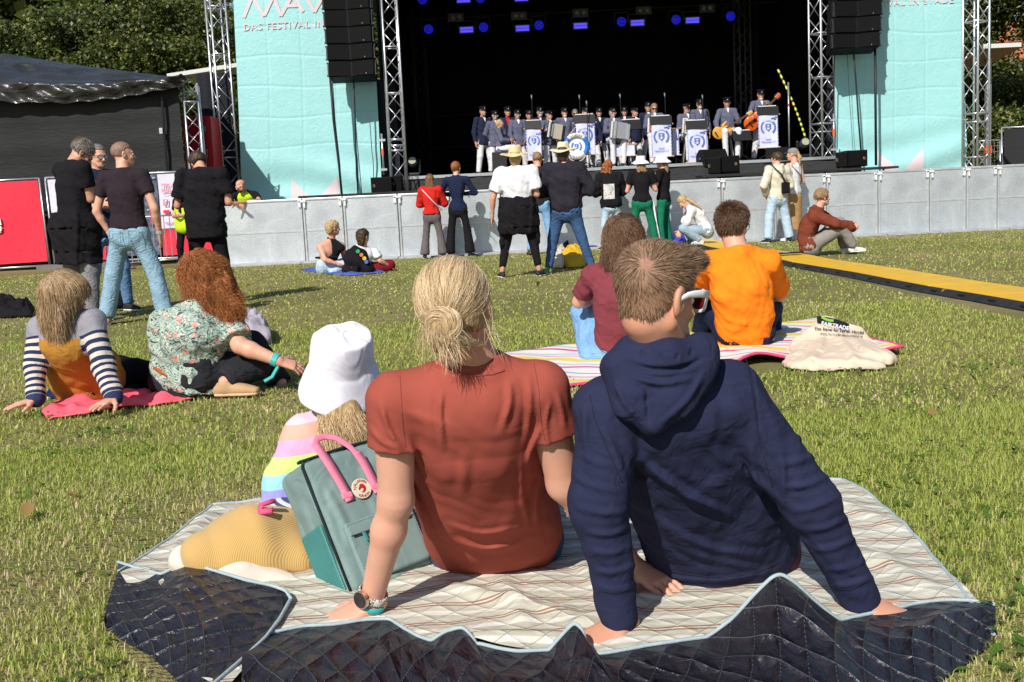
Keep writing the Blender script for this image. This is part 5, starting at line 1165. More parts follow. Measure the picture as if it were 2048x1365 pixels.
R = stander('girl in white bucket hat and green track trousers seen from behind', 1284, 19.9, 1.66, 0, 'face', dict(m=C_BLACK, sl=.6, g=.018, hem=-.03), dict(m=GT, g=.016, flare=.01), dict(style='long', m=H_LB, prims=longhair(.20, .09, .05, spread=.03, z0=-.07), nz=.007, ns=50, g=-.002), group=GRP, fem=.85, stance=.14, ov=dict(EL=(-.155, .02, .63), ER=(.155, .02, .63)), shoe=dict(m=SH_WHT))
bucket_hat(R, BWHITE, tiltx=6, k=1.08); stripes_on(R, C_WHITE)
R = stander('girl in white bucket hat and green track trousers turned to the left', 1327, 20.2, 1.66, -60, 'face', dict(m=C_BLACK, sl=.6, g=.016, hem=-.03), dict(m=GT, g=.014, flare=.01), dict(style='long', m=H_LB, prims=longhair(.18, .075, .05, spread=.02, z0=-.07), nz=.007, ns=50, g=-.002), group=GRP, fem=.85, fat=.9, shoe=dict(m=SH_WHT), hd=dict(yaw=-75, pitch=-4))
bucket_hat(R, BWHITE, tiltx=4, k=1.08); stripes_on(R, C_WHITE)
# crouching girl
D = 19.7; J = jpix(D, dict(H=(1366, 404, 0), N=(1377, 413, .02), SL=(1383, 422, -.14), SR=(1381, 421, .2), EL=(1374, 445, -.15), ER=(1370, 443, .2), WL=(1362, 466, -.1), WR=(1360, 462, .15), PL=(1413, 462, -.1), PR=(1413, 462, .1), KL=(1366, 458, -.12), KR=(1370, 456, .2), AL=(1400, 481, -.12), AR=(1386, 482, .18), TL=(1385, 490, -.14), TR=(1372, 490, .2), C=(1397, 428)))
R = person('crouching girl in a white T-shirt and pale jeans with a long blond ponytail', J, base_of(1390, D), D, .92, .85, dict(yaw=-95, pitch=-48), SKIN_P, dict(m=C_WHITE, sl=1.3, g=.03, hem=.0, nz=.008), dict(m=denim('denim_faded', (.24, .32, .38), .25), g=.028), dict(m=SH_WHT), dict(style='short', m=H_BL, g=.012, hl=-.06, prims=lambda S, H: (S.cap(H.w(.02, -.09, .03), P(1385, 404, D-.1), .022, .03, k=.02), S.cap(P(1385, 404, D-.1), P(1404, 418, D-.16), .03, .014, k=.02))), hands=dict(L=dict(curl=50), R=dict(curl=50)), fem=.85)
# boy in cream hoodie and the woman beside him
def hood(R, m, scale=1., dz=0):
    J = R['J']; s = R['s']*scale; M = hframe(math.degrees(math.atan2(*(nrm(np.cross(V(0, 0, 1), nrm(J['SR']-J['SL'])))[:2]))))
    S = Sdf(.03*s); n = J['N']; w = lambda x, y, z: n+M@(V(x, y, z+dz)*s)
    for sx in (-1, 1):
        S.cap(w(0, -.105, -.005), w(sx*.075, -.045, .03), .036*s, .034*s); S.cap(w(sx*.075, -.045, .03), w(sx*.06, .06, .0), .034*s, .024*s)
        S.cap(w(sx*.06, -.06, .0), w(sx*.015, -.13, -.15), .045*s, .035*s)
    S.ell(w(0, -.10, -.07), V(.085, .05, .10)*s, M); S.noise(.006, 30, 2)
    return mesh_np('hood', *S.mesh(R['h']), m, R['root'])
R = stander('boy in a cream hoodie and pale blue jeans looking left, black bag across his back', 1555, 19.9, 1.60, -15, 'pockets', dict(m=C_CREAM, sl=2, g=.035, hem=.0, nz=.010), dict(m=D_PALE, g=.028, flare=.02), dict(style='short', m=H_DK, g=.022, nz=.008), group=GRP, hd=dict(yaw=-50, pitch=2), skin=SKIN, fat=.92, stance=.14, ov=dict(ER=(.165, -.0, .63), WR=(.10, .08, .57)))
hood(R, C_CREAM); glasses(R, BLACKP, plain('lens_clear', (.4, .4, .42), .1), thick=.0022); J = R['J']
mb = MB(); mb.tube([J['SL']+V(.05, -.03, .07), J['N']+V(.03, -.19, -.14), J['PR']+V(.03, -.21, .24)], .014, 6); s_ = mb.build('shoulder_strap', CAB, R['root'], smooth=True); mb = MB(); c = J['PR']+V(.03, -.18, .17); mb.box(c, (.15, .07, .20), hrot(10)); mb.build('bag', C_BLACK, R['root'], bevel=.02)
R = stander('woman in a grey cap, white strap top and long camel skirt', 1588, 20.35, 1.68, -40, 'front', dict(m=C_WHITE, sl=0, g=.006, hem=-.03, tank=1, collar=0), dict(m=C_CAMEL, skirt=1.72, g=.01, flare=1.05, name='skirt', rise=.13), dict(style='short', m=H_BL, g=.01, hl=-.05, prims=lambda S, H: (S.cap(H.w(0, -.10, .03), H.w(0, -.14, -.06), .028, .035, k=.02), S.cap(H.w(0, -.14, -.06), H.w(.0, -.13, -.20), .035, .012, k=.02))), group=GRP, fem=.85, fat=.9, skin=SKIN, hd=dict(yaw=-60), shoe=dict(m=SH_WHT))
mb = MB(); lathe(mb, R['H'], (0, -.014, .045), [(.088, .106, -.01), (.087, .104, .02), (.075, .09, .055), (.045, .055, .072), (.001, .001, .075)], 20, tilt=hrotx(6)); o = mb.build('cap', cloth('cap_grey', (.22, .22, .24)), R['root'], smooth=True); mb = MB(); H = R['H']; mb.grid([[H.w(math.sin(a)*(.075), .085+math.cos(a)*(.02+.06*u), .045-.01*u) for a in np.linspace(-1.3, 1.3, 9)] for u in (0, .5, 1)]); mb.build('visor', cloth('cap_grey', (.22, .22, .24)), o, smooth=True)
J = R['J']
for q in 'LR': strap(R, [J['S'+q]*.75+J['N']*.25+V(0, -.05, .03)*1., J['S'+q]*.7+J['N']*.3+V(0, -.10, -.12)], (.02,), C_WHITE)
strap(R, [J['SL']+V(0, -.02, .06), J['N']+V(.06, -.12, -.2), J['SR']+V(.02, -.12, -.3)], (.012,), SH_BRN)
# seated youth
D = 15.4; J = jpix(D, dict(H=(1645, 396, 0), N=(1637, 418, .02), SL=(1638, 428, .17), SR=(1628, 432, -.16), EL=(1668, 446, .2), ER=(1672, 448, -.22), WL=(1700, 452, .1), WR=(1702, 456, -.12), PL=(1622, 492, .1), PR=(1620, 494, -.10), KL=(1678, 447, .16), KR=(1684, 455, -.13), AL=(1690, 496, .16), AR=(1707, 494, -.10), TL=(1712, 508, .18), TR=(1738, 508, -.08), C=(1618, 452), W=(1612, 475)))
R = person('youth in a rust brown hoodie sitting on the yellow ramp', J, base_of(1650, D), D, .97, .92, dict(yaw=75, pitch=2), SKIN_P, dict(m=C_BRN, sl=2, g=.035, hem=.03, nz=.010, cuff=1), dict(m=C_TRGREY, g=.032), dict(m=SH_WHT), dict(style='short', m=H_LB, g=.024, nz=.006, face=(.045, .062)), hands=dict(L=dict(curl=40), R=dict(curl=40)))
hood(R, C_BRN, .9)
mb = MB(); mb.box(G(1574, 506, .09)+V(0, 0, .0), (.40, .2, .02), hrot(12)); solo(mb, 'phone', BLACKG, 'black phone lying on the ramp behind the youth in the brown hoodie', 'phone', bevel=.005)
# ---------------------------------------------------------------- left group
GL = 'men standing in a circle at the left'
GRYT = denim('denim_grey', (.17, .165, .175), .2)
R = stander('grey haired man in black bowing his head, black jacket round his waist', 145, 10.6, 1.80, 38, 'front', dict(m=C_BLACK, sl=.62, g=.024, hem=.06), dict(m=GRYT, g=.022), dict(style='short', m=H_GR, g=.012, nz=.002, n=3500, sm=strandmat('strand_grey', (.05, .04, .035), (.30, .26, .22)), slen=.022, lift=.06, rad=.0008), group=GL, hd=dict(yaw=62, pitch=-38), lean=.02, ov=dict(H=(.01, .075, .895), N=(0, .02, .835)), fat=1.03, fem=1.1, skin=SKIN_T, sw=1.05, hands=dict(L=dict(curl=70), R=dict(curl=70)), jp=dict(ER=(182, 398, -.05), WR=(190, 375, .15), EL=(150, 400, .25), WL=(192, 385, .3)))
glasses(R, BLACKP, BLACKG, thick=.002); J = R['J']; Pm = (J['PL']+J['PR'])/2
S = Sdf(.03); lt = nrm(J['PR']-J['PL']); S.loft([(Pm+V(0, 0, .15), lt, .225, .19), (Pm+V(0, 0, .0), lt, .255, .225), (Pm+V(0, 0, -.22), lt, .24, .19), (Pm+V(0, 0, -.33), lt, .24, .19)], cut=True); S.noise(.013, 16, 2); S.noise(.006, 38, 3); S.fold(Pm+V(-.1, -.16, .06), Pm+V(-.06, -.19, -.3), .02, .02); S.fold(Pm+V(.05, -.17, .06), Pm+V(.03, -.2, -.3), .02, .02)
mesh_np('jacket', *S.mesh(.011), C_BLACK, R['root'])
R = stander('man with glasses and grey goatee in a navy T-shirt, facing us', 203, 11.5, 1.74, 140, 'front', dict(m=C_NAVY, sl=.6, g=.02, hem=.05), dict(m=D_MID, g=.014), dict(style='short', m=H_GR, g=.007, face=(.03, .065)), group=GL, hd=dict(yaw=128, pitch=-8), skin=SKIN, fem=1.15, fat=1.05)
glasses(R, BLACKP, plain('lens_clear', (.4, .4, .42), .1), thick=.002); H = R['H']; S = Sdf(.01); S.ell(H.w(0, .083, -.095), V(.026, .018, .022)*H.k, H.M); S.cap(H.w(-.022, .095, -.055), H.w(.022, .095, -.055), .007); mesh_np('beard', *S.mesh(.005), H_GR, R['root'])
R = stander('man with cropped hair in a black T-shirt and faded jeans, looking right', 253, 10.15, 1.66, 6, 'back', dict(m=cloth('tee_aubergine', (.026, .017, .023)), sl=.55, g=.018, hem=-.05), dict(m=D_LT, g=.022, flare=.018), dict(style='short', m=hairmat('hair_cropped', (.22, .13, .09), (.34, .22, .15)), g=.005, face=(.01, .05)), group=GL, hd=dict(yaw=62, pitch=2), skin=SKIN, fat=1., fem=1.05, shoe=dict(m=SH_TAN), stance=.2, ov=dict(WR=(.16, .03, .49), ER=(.168, -.03, .63), EL=(-.168, -.02, .63), WL=(-.12, .02, .5)))
J = R['J']; mb = MB(); w_ = J['WR']; mb.tube([w_+V(0, 0, .0), w_+V(0, 0, .022)], .036, 10); mb.build('wristband', TURQ, R['root'])
for sx in (-1, 1):
    c = (J['PL']+J['PR'])/2+V(sx*.085, -.152, -.03); mb = MB(); mb.tube([c+V(-.05, .012, .06), c+V(.05, .012, .06), c+V(.05, 0, -.06), c+V(0, -.004, -.085), c+V(-.05, 0, -.06)], .003, 5, closed=True); mb.build('pocket_seam', denim('denim_seam', (.10, .16, .22)), R['root'])
R = stander('man in a black T-shirt, head bowed, standing before the notice banner', 408, 12.0, 1.72, -4, 'front', dict(m=C_BLACK, sl=.72, g=.038, hem=.14, nz=.009), dict(m=C_BLACK, g=.012), dict(style='short', m=H_DK, g=.022, nz=.005, hl=-.06), hd=dict(yaw=-38, pitch=-42), ov=dict(H=(-.03, .06, .885), N=(0, .01, .83), EL=(-.17, .02, .63), WL=(-.08, .13, .66)), fem=1.25, fat=1.1, skin=SKIN_T, sw=1.12)
glasses(R, BLACKP, BLACKG, thick=.002)
VEST = mat('vest_yellow', (.50, .72, .015), .7, .08, 9, .3, 200, .002)
def vest(R, g=.034):
    J = R['J']; S = Sdf(.02); st = torso_st(J, R['s'], 1.15, g, 1.2, -.02); S.loft(st, k=.02); f = nrm(np.cross(V(0, 0, 1), nrm(J['SR']-J['SL']))); N = J['N']
    S.box(N+f*.16-V(0, 0, .12), V(.035, .14, .24), np.stack([nrm(J['SR']-J['SL']), f, V(0, 0, 1)], 1), r=.01, k=.01, op='-'); mesh_np('vest', *S.mesh(R['h']), VEST, R['root'])
GG = 'security guards in yellow vests'
R = stander('grey haired guard in a yellow vest half hidden behind the man with the bowed head', 366, 20.4, 1.56, -160, 'front', dict(m=C_BLACK, sl=.6, g=.016), dict(m=C_BLACK, g=.012), dict(style='short', m=H_GR, g=.008), group=GG, hd=dict(yaw=-120, pitch=-15), skin=SKIN, fem=1.1); vest(R)
R = stander('bald bearded guard in a yellow vest and white sunglasses leaning over the barrier', 494, 21.75, 1.66, -160, 'rail', dict(m=C_BLACK, sl=.7, g=.02), dict(m=C_BLACK, g=.012), None, group=GG, hd=dict(yaw=-118, pitch=-22), skin=SKIN_T, fat=1.12, fem=1.25, lean=.05, jp=dict(H=(481, 372, -.35), N=(490, 384, -.15), SL=(470, 392, -.2), SR=(510, 389, -.2), EL=(456, 404, -.45), ER=(519, 401, -.5), WL=(480, 411, -.9), WR=(472, 407, -.95)), sw=1.1); vest(R); glasses(R, WHITEP, BLACKG); H = R['H']; S = Sdf(.015); S.ell(H.w(0, .06, -.085), V(.05, .045, .045)*H.k, H.M); S.ell(H.w(0, .1, -.045), V(.02, .015, .01), H.M, op='-'); mesh_np('beard', *S.mesh(.01), H_DK, R['root'])
R = stander('guard in a yellow vest behind the barrier, hidden but for one shoulder and arm', 448, 21.8, 1.60, -170, 'rail', dict(m=C_BLACK, sl=.6, g=.016), dict(m=C_BLACK, g=.012), dict(style='short', m=H_DK, g=.01), group=GG, hd=dict(yaw=-150, pitch=-15), skin=SKIN_T, fem=1.1, lean=.05, jp=dict(H=(440, 372, -.3), N=(443, 385, -.15), SL=(458, 396, -.2), SR=(430, 396, -.2), EL=(464, 410, -.45), WL=(470, 408, -.8))); vest(R)
# ---------------------------------------------------------------- pair sitting at the barrier
D = 16.8; J = jpix(D, dict(H=(667, 456, 0), N=(663, 478, .03), SL=(640, 495, -.1), SR=(683, 492, .16), EL=(650, 520, -.2), ER=(690, 520, .2), WL=(680, 530, -.15), WR=(700, 530, .2), PL=(645, 535, -.02), PR=(663, 535, .14), KL=(690, 530, -.05), KR=(695, 522, .35), AL=(660, 548, -.1), AR=(670, 545, .3), TL=(690, 548, -.1), TR=(690, 545, .3), C=(658, 505), W=(652, 522)))
R = person('blond woman in a backless black top sitting on a blue cloth', J, base_of(655, D), D, .95, .95, dict(yaw=62, pitch=-3), SKIN, None, dict(m=D_PALE, g=.014), dict(m=SH_WHT), dict(style='long', m=H_BL, prims=longhair(.09, .085, .06), nz=.006), fem=.95)
S = Sdf(.02); a = torso_st(J, .95, .95, .014, .95); S.loft([(J['N']-V(0, 0, .04), V(1, 0, 0), .06, .075), (lerp(J['N'], J['C'], .9)+V(.07, .03, 0), V(1, .3, 0), .10, .11), (J['W']+V(.05, .02, .04), V(1, .3, 0), .12, .11)]); S.cap(P(632, 516, D-.07), P(675, 514, D-.10), .018); S.cap(J['N']+V(-.03, -.02, 0), P(682, 496, D), .04, .06); mesh_np('top', *S.mesh(.012), C_BLACK, R['root'])
D = 16.5; J = jpix(D, dict(H=(727, 474, 0), N=(727, 496, .02), SL=(703, 508, -.05), SR=(752, 508, .08), EL=(705, 535, -.15), ER=(760, 522, .05), WL=(740, 535, .2), WR=(778, 532, .15), PL=(708, 540, 0), PR=(735, 540, .08), KL=(700, 530, .45), KR=(778, 532, .22), AL=(745, 548, .4), AR=(725, 550, -.05), TL=(760, 550, .4), TR=(700, 550, -.05), C=(722, 512)))
R = person('dark haired woman in wine red trousers sitting cross legged, black jacket over one shoulder', J, base_of(730, D), D, .95, .95, dict(yaw=40, pitch=-22), SKIN, dict(m=C_WHITE, sl=.62, g=.025, nz=.008), dict(m=C_WINE, g=.04), dict(m=SH_BLK), dict(style='long', m=H_DK, prims=longhair(.17, .08, .055), nz=.006), fem=.9)
S = Sdf(.03); S.ell(P(712, 520, D-.08), V(.19, .14, .20)); S.ell(P(705, 540, D-.05), V(.17, .15, .14)); S.cap(P(712, 500, D-.06), P(735, 540, D-.16), .07, .09); S.noise(.014, 20, 1); mesh_np('jacket', *S.mesh(.014), C_BLACK, R['root'])
for i, (x, y, c_) in enumerate(((716, 503, (.03, .3, .12)), (723, 510, (.6, .15, .05)), (729, 517, (.7, .4, .03)), (733, 524, (.05, .12, .5)))): mb = MB(); p = P(x, y, D-.23); mb.tube([p, p+V(0, -.02, 0)], .03, 8); mb.build('patch', plain('patch_%d' % i, c_, .6), R['root'])
def puddle(name, label, cat, pxs, material, h_=.05, amp=.03, seed=0, n=26, sub=4, kind=None):
    """a cloth lying crumpled: outline given by photo pixels on the ground"""
    o = np.array([G(x, y) for x, y in pxs]); c = o.mean(0); m_ = len(o); rows = []
    for k in range(n):
        r = k/(n-1); row = []
        for j in range(m_*sub+1):
            i = j/sub; a = o[int(i) % m_]; b = o[(int(i)+1) % m_]; f = i-int(i); f = f*f*(3-2*f)*.4+f*.6; e = a*(1-f)+b*f; p = c+(e-c)*r
            w_ = wob(np.array([p*14.]), 1., seed)[0]; w2 = wob(np.array([p*31.]), 1., seed+2)[0]; p = p+V(0, 0, .012+h_*(1-r**2)**.5+amp*(w_*.6+w2*.35+.4)*min(1, (1-r)*5+.25)); row.append(p)
        rows.append(row)
    mb = MB(); mb.grid(rows); o_ = solo(mb, name, material, label, cat, None, kind, smooth=True); s_ = o_.modifiers.new('thick', 'SOLIDIFY'); s_.thickness = .006; s_.offset = -1; return o_
puddle('picnic_cloth', 'blue patterned cloth under the two women sitting near the barrier', 'blanket', [(600, 541), (640, 536), (700, 542), (775, 546), (700, 553), (640, 548)], cloth('cloth_blue', (.08, .12, .42)), .02, .02, 1)
puddle('jacket', 'black jacket lying crumpled on the grass at the left edge', 'jacket', [(-60, 618), (20, 608), (70, 622), (66, 636), (20, 638), (-60, 640)], C_BLACK, .10, .08, 2)
puddle('jacket', 'dark jacket lying on the grass behind the man in jeans', 'jacket', [(210, 612), (250, 600), (262, 606), (250, 618), (215, 622)], C_BLACK, .10, .06, 3)
puddle('bag', 'yellow and pink tote bag slumped at the feet of the man in the dark sweater', 'bag', [(1112, 536), (1130, 515), (1165, 512), (1176, 522), (1170, 535), (1135, 538)], cloth('bag_yellow', (.72, .42, .03)), .20, .06, 4)
puddle('tote_bag', 'cream cloth bag leaning on the yellow bag near the man in the dark sweater', 'bag', [(1108, 538), (1114, 518), (1130, 512), (1136, 530), (1126, 540)], C_CREAM, .22, .05, 5)
puddle('backpack', 'bright blue bag on the barrier foot beside the crouching girl', 'bag', [(1345, 494), (1350, 484), (1366, 482), (1374, 490), (1366, 496)], cloth('bag_blue', (.06, .06, .55)), .16, .05, 6)
puddle('backpack', 'dark bag lying at the foot of the barrier behind the man in blue jeans', 'bag', [(1105, 500), (1115, 480), (1135, 478), (1146, 490), (1138, 502)], C_BLACK, .3, .06, 7)
puddle('blanket', 'purple blanket lying folded along the foot of the barrier', 'blanket', [(1136, 500), (1150, 484), (1230, 478), (1252, 486), (1240, 494), (1160, 500)], cloth('cloth_purple', (.05, .035, .11)), .12, .05, 8)
puddle('backpack', 'dark blue bag lying at the foot of the barrier beside the bright blue bag', 'bag', [(1372, 494), (1376, 484), (1392, 484), (1398, 490), (1388, 496)], C_NAVY, .12, .05, 9)
# ---------------------------------------------------------------- striped sweater woman
D = 5.55; J = jpix(D, dict(H=(133, 590, -.02), N=(128, 628, .02), SL=(80, 658, .06), SR=(186, 645, -.02), EL=(70, 735, -.02), ER=(208, 735, -.12), WL=(72, 800, -.10), WR=(228, 798, -.22), PL=(152, 772, .32), PR=(188, 768, .22), KL=(235, 735, .62), KR=(268, 742, .45), AL=(330, 745, .8), AR=(350, 757, .6), TL=(355, 745, .85), TR=(372, 752, .65), C=(138, 690), W=(165, 742, .16)))
J['WL'][2] = max(.055, J['WL'][2]); J['WR'][2] = max(.055, J['WR'][2])
t = NT('striped_sweater'); a = t.n('Attribute', attribute_name='armt'); se = t.n('SeparateXYZ'); t.l(t.co(), se.inputs[0]); z0 = P(128, 674, D)[2]
torso = t.mix(t.math('GREATER_THAN', se.outputs[2], z0), (.47, .22, .035), (.30, .29, .33))
st2 = t.math('GREATER_THAN', t.math('FRACT', t.math('MULTIPLY', a.outputs['Fac'], 5.2)), .5); arm_ = t.mix(st2, (.68, .60, .52), (.02, .03, .09))
arm_ = t.mix(t.math('GREATER_THAN', a.outputs['Fac'], 1.28), (.30, .29, .33), arm_); arm_ = t.mix(t.math('GREATER_THAN', a.outputs['Fac'], 2.9), arm_, (.03, .04, .11))
nn = t.noise(t.co(), 120, 2); t.set(t.mix(t.math('MULTIPLY', nn, .25), t.mix(t.math('GREATER_THAN', a.outputs['Fac'], .5), torso, arm_), (.05, .05, .05)), .95, 0, .1); p_ = t.bump(t.noise(t.co(), 16, 2, 1.2), .4, .02); t.bump(nn, .3, .001, p_); KNIT = t.m
S1 = lambda T: T.loft([(lerp(J['W'], J['PR'], .4)+V(-.02, 0, .05), V(1, 0, 0), .19, .13), ((J['PL']+J['PR'])/2+V(.02, 0, .02), V(1, 0, 0), .19, .14)])
R = person('woman in a grey and mustard sweater with striped sleeves, leaning back on her hands', J, base_of(140, D), D, .95, .95, dict(yaw=35, pitch=4), SKIN, dict(m=KNIT, sl=1.97, g=.014, hem=.02, arm_attr=1, cuff=1, nz=.004, sdf=[S1]), dict(m=C_BLACK, g=.014), dict(m=SH_BLK), dict(style='long', m=hairmat('hair_darkblond', (.22, .13, .065), (.48, .32, .18)), prims=lambda S, H: (longhair(.15, .082, .062, spread=.01)(S, H), S.ell(H.w(-.01, -.06, -.02), V(.092, .07, .10)*H.k, H.M)), g=.020, nz=.003, ns=60, n=9000, sm=strandmat('strand_darkblond', (.20, .12, .055), (.58, .40, .23)), slen=.10, lift=.03, rad=.0009, steps=10, jit=.05), fem=.88,
    hands=dict(L=dict(dir=V(-.75, -.55, -.12), back=V(0, 0, 1), curl=6, side=-1), R=dict(dir=V(-.35, -.75, -.12), back=V(0, 0, 1), curl=6, side=-1)), hk=1.0)
glasses(R, SH_BRN, BLACKG)
# ---------------------------------------------------------------- curly haired woman in a floral shirt
D = 5.75; J = jpix(D, dict(H=(420, 568, .12), N=(398, 612, .06), SL=(328, 652, .04), SR=(452, 640, .08), EL=(330, 720, .05), ER=(480, 692, -.02), WL=(400, 745, .3), WR=(556, 722, -.05), PL=(348, 756, .10), PR=(400, 752, .02), KL=(505, 690, .48), KR=(512, 732, .10), AL=(562, 768, .30), AR=(450, 764, -.04), TL=(615, 790, .28), TR=(540, 782, -.06), C=(385, 672), W=(378, 720, .04)))
t = NT('floral_shirt'); c = t.co(); v1 = t.n('TexVoronoi'); v1.inputs['Scale'].default_value = 13; v1.inputs['Randomness'].default_value = 1; t.l(c, v1.inputs['Vector'])
wv = t.noise(t.co(scale=(1, 1, 1.6)), 21, 1.5, 3.2); leaf = t.ramp(wv, [(.38, (.05, .055, .05)), (.44, (.22, .42, .34)), (.50, (.52, .58, .50)), (.56, (.08, .10, .09)), (.62, (.55, .60, .52))], 'LINEAR')
pk = t.ramp(t.math('ADD', v1.outputs[0], t.math('MULTIPLY', t.noise(c, 55, 2), .25)), [(.30, (1, 1, 1)), (.36, (0, 0, 0))]); pc = t.ramp(t.noise(c, 60, 1), [(.4, (.72, .20, .16)), (.6, (.75, .45, .38))])
t.set(t.mix(pk, leaf, pc), .85, 0, .15); t.bump(t.noise(c, 13, 2, 1.5), .7, .02); FLORAL = t.m
R = person('woman with long curly auburn hair in a flamingo leaf print shirt and black jeans', J, base_of(380, D), D, .98, 1.08, dict(yaw=50, pitch=-12), SKIN, dict(m=FLORAL, sl=.78, g=.028, hem=.0, nz=.008, k=.04, name='printed_shirt'), dict(m=D_BLK, g=.02, name='jeans', rise=.12), dict(m=SH_TAN, sm=mat('gum_sole', (.62, .38, .24), .8, .1, 30, .5, 60, .003)),
    dict(style='long', m=H_RED, g=.03, nz=.014, ns=34, prims=lambda S, H: (S.ell(P(402, 545, D+.12), V(.10, .10, .11)), S.ell(P(425, 580, D+.08), V(.11, .09, .11)), S.cap(P(440, 575, D+.1), P(462, 612, D+.02), .07, .045)), n=14000, sm=S_AUB, slen=.085, lift=.10, curl=1.0, cfreq=190, rad=.0009, steps=20, jit=.08), fem=1.05, arm=1.12,
    hands=dict(R=dict(dir=V(.85, .25, -.35), back=V(.2, -.5, .9), curl=20, side=-1), L=dict(curl=20)), hk=1.0)
S = Sdf(.01); st = torso_st(J, .98, 1.08, .034, 1.05); S.loft([(lerp(J['W'], (J['PL']+J['PR'])/2, .45), nrm(J['PR']-J['PL']), .19, .155), (lerp(J['W'], (J['PL']+J['PR'])/2, .62), nrm(J['PR']-J['PL']), .195, .16)], cut=True); mesh_np('belt', *S.mesh(.008), mat('leather_belt', (.38, .085, .02), .45), R['root'])
w_ = J['WR']; d_ = nrm(w_-J['ER']); mb = MB(); mb.tube([w_-d_*.03, w_-d_*.0], .036, 12); mb.tube([w_+V(0, -.01, -.03), w_+V(-.03, -.03, -.08), w_+V(-.07, -.04, -.10)], .010, 6); mb.build('wristband', TURQ, R['root'])
puddle('picnic_cloth', 'bright pink cloth on the grass under two women at the left', 'blanket', [(82, 832), (130, 795), (200, 800), (270, 786), (450, 780), (482, 788), (330, 812), (235, 822), (180, 835), (100, 842)], cloth('cloth_pink', (.85, .12, .17), rough=.6), .015, .045, 11, sub=6)
puddle('jacket', 'dark blue rain jacket between the woman in the sweater and the pink cloth', 'jacket', [(92, 800), (110, 770), (200, 760), (300, 760), (306, 782), (210, 800), (140, 806)], cloth('rain_blue', (.012, .02, .09), rough=.5), .04, .05, 12)
puddle('jacket', 'pale grey jacket lying beside the knees of the curly haired woman', 'jacket', [(470, 680), (500, 655), (540, 672), (545, 692), (500, 700)], cloth('cloth_lilac', (.42, .38, .43)), .16, .06, 13)
# ---------------------------------------------------------------- maroon woman and orange man
D = 6.35; J = jpix(D, dict(H=(1247, 478, .02), N=(1243, 528, .03), SL=(1186, 552, .03), SR=(1296, 552, 0), EL=(1158, 604, .18), ER=(1320, 610, .1), WL=(1200, 600, .5), WR=(1280, 600, .5), PL=(1222, 690, .10), PR=(1262, 690, .08), KL=(1176, 618, .55), KR=(1232, 610, .6), AL=(1168, 690, .75), AR=(1215, 690, .8), TL=(1160, 700, .9), TR=(1215, 700, .95), C=(1236, 600, -.02), W=(1238, 650, .02)))
R = person('woman with wavy dark hair in a maroon T-shirt sitting on the striped mat', J, base_of(1240, D), D, .97, .98, dict(yaw=8, pitch=-5), SKIN, dict(m=cloth('tee_maroon', (.20, .042, .055)), sl=.72, g=.020, hem=.04, nz=.005), dict(m=denim('denim_blue', (.16, .30, .50)), g=.02), dict(m=SH_WHT),
    dict(style='long', m=H_DK, g=.026, nz=.006, ns=40, prims=lambda S, H: (longhair(.18, .095, .065, spread=.012, back=-.06)(S, H), S.ell(H.w(0, -.045, -.02), V(.105, .08, .10)*H.k, H.M)), n=12000, sm=strandmat('strand_umber', (.05, .022, .012), (.25, .135, .075)), slen=.10, lift=.05, curl=.55, cfreq=95, rad=.0009, steps=14, jit=.05), fem=.92)
S = Sdf(.03); S.cap(J['PL']+V(-.02, 0, -.02), J['KL']+V(-.02, -.1, -.02), .12, .09); S.cap(J['KL']+V(-.02, -.1, -.02), P(1188, 712, D+.1), .085, .09); S.noise(.006, 30, 1); mesh_np('jeans_leg', *S.mesh(.009), denim('denim_blue', (.16, .30, .50)), R['root'])
D = 6.65; J = jpix(D, dict(H=(1466, 452, .05), N=(1474, 500, .0), SL=(1412, 528, .02), SR=(1538, 525, .02), EL=(1396, 590, .30), ER=(1560, 590, .30), WL=(1440, 590, .6), WR=(1520, 590, .6), PL=(1468, 664, .08), PR=(1510, 664, .08), KL=(1418, 615, .50), KR=(1540, 615, .55), AL=(1400, 670, .80), AR=(1545, 668, .75), TL=(1395, 680, .95), TR=(1550, 678, .9), C=(1480, 580, -.04), W=(1490, 630, .0)))
BEARD = H_DK
R = person('bearded man with glasses in a bright orange T-shirt sitting with his back to us', J, base_of(1490, D), D, 1.03, 1.02, dict(yaw=38, pitch=-4), SKIN, dict(m=cloth('tee_orange', (.86, .215, .012)), sl=.8, g=.026, hem=.05, nz=.006, folds=[(P(1420, 600, D-.12), P(1500, 585, D-.16), .02, .010), (P(1425, 640, D-.1), P(1510, 650, D-.14), .018, .010), (P(1530, 560, D-.1), P(1470, 620, D-.16), .022, .010)]), dict(m=C_NAVY, g=.02), dict(m=SH_BLK),
    dict(style='short', m=H_DK, g=.016, hl=-.07, face=(.02, .055), n=7000, sm=S_DKB, slen=.028, lift=.25, rad=.001, steps=5), fem=1.08, neck_r=.06)
glasses(R, SH_BRN, plain('lens_clear', (.4, .4, .42), .1), thick=.002, lenses=False); H = R['H']; S = Sdf(.02); S.ell(H.w(0, .055, -.095), V(.055, .052, .05)*H.k, H.M); S.ell(H.w(0, .105, -.05), V(.025, .018, .012), H.M, op='-'); mesh_np('beard', *S.mesh(.006), BEARD, R['root'])
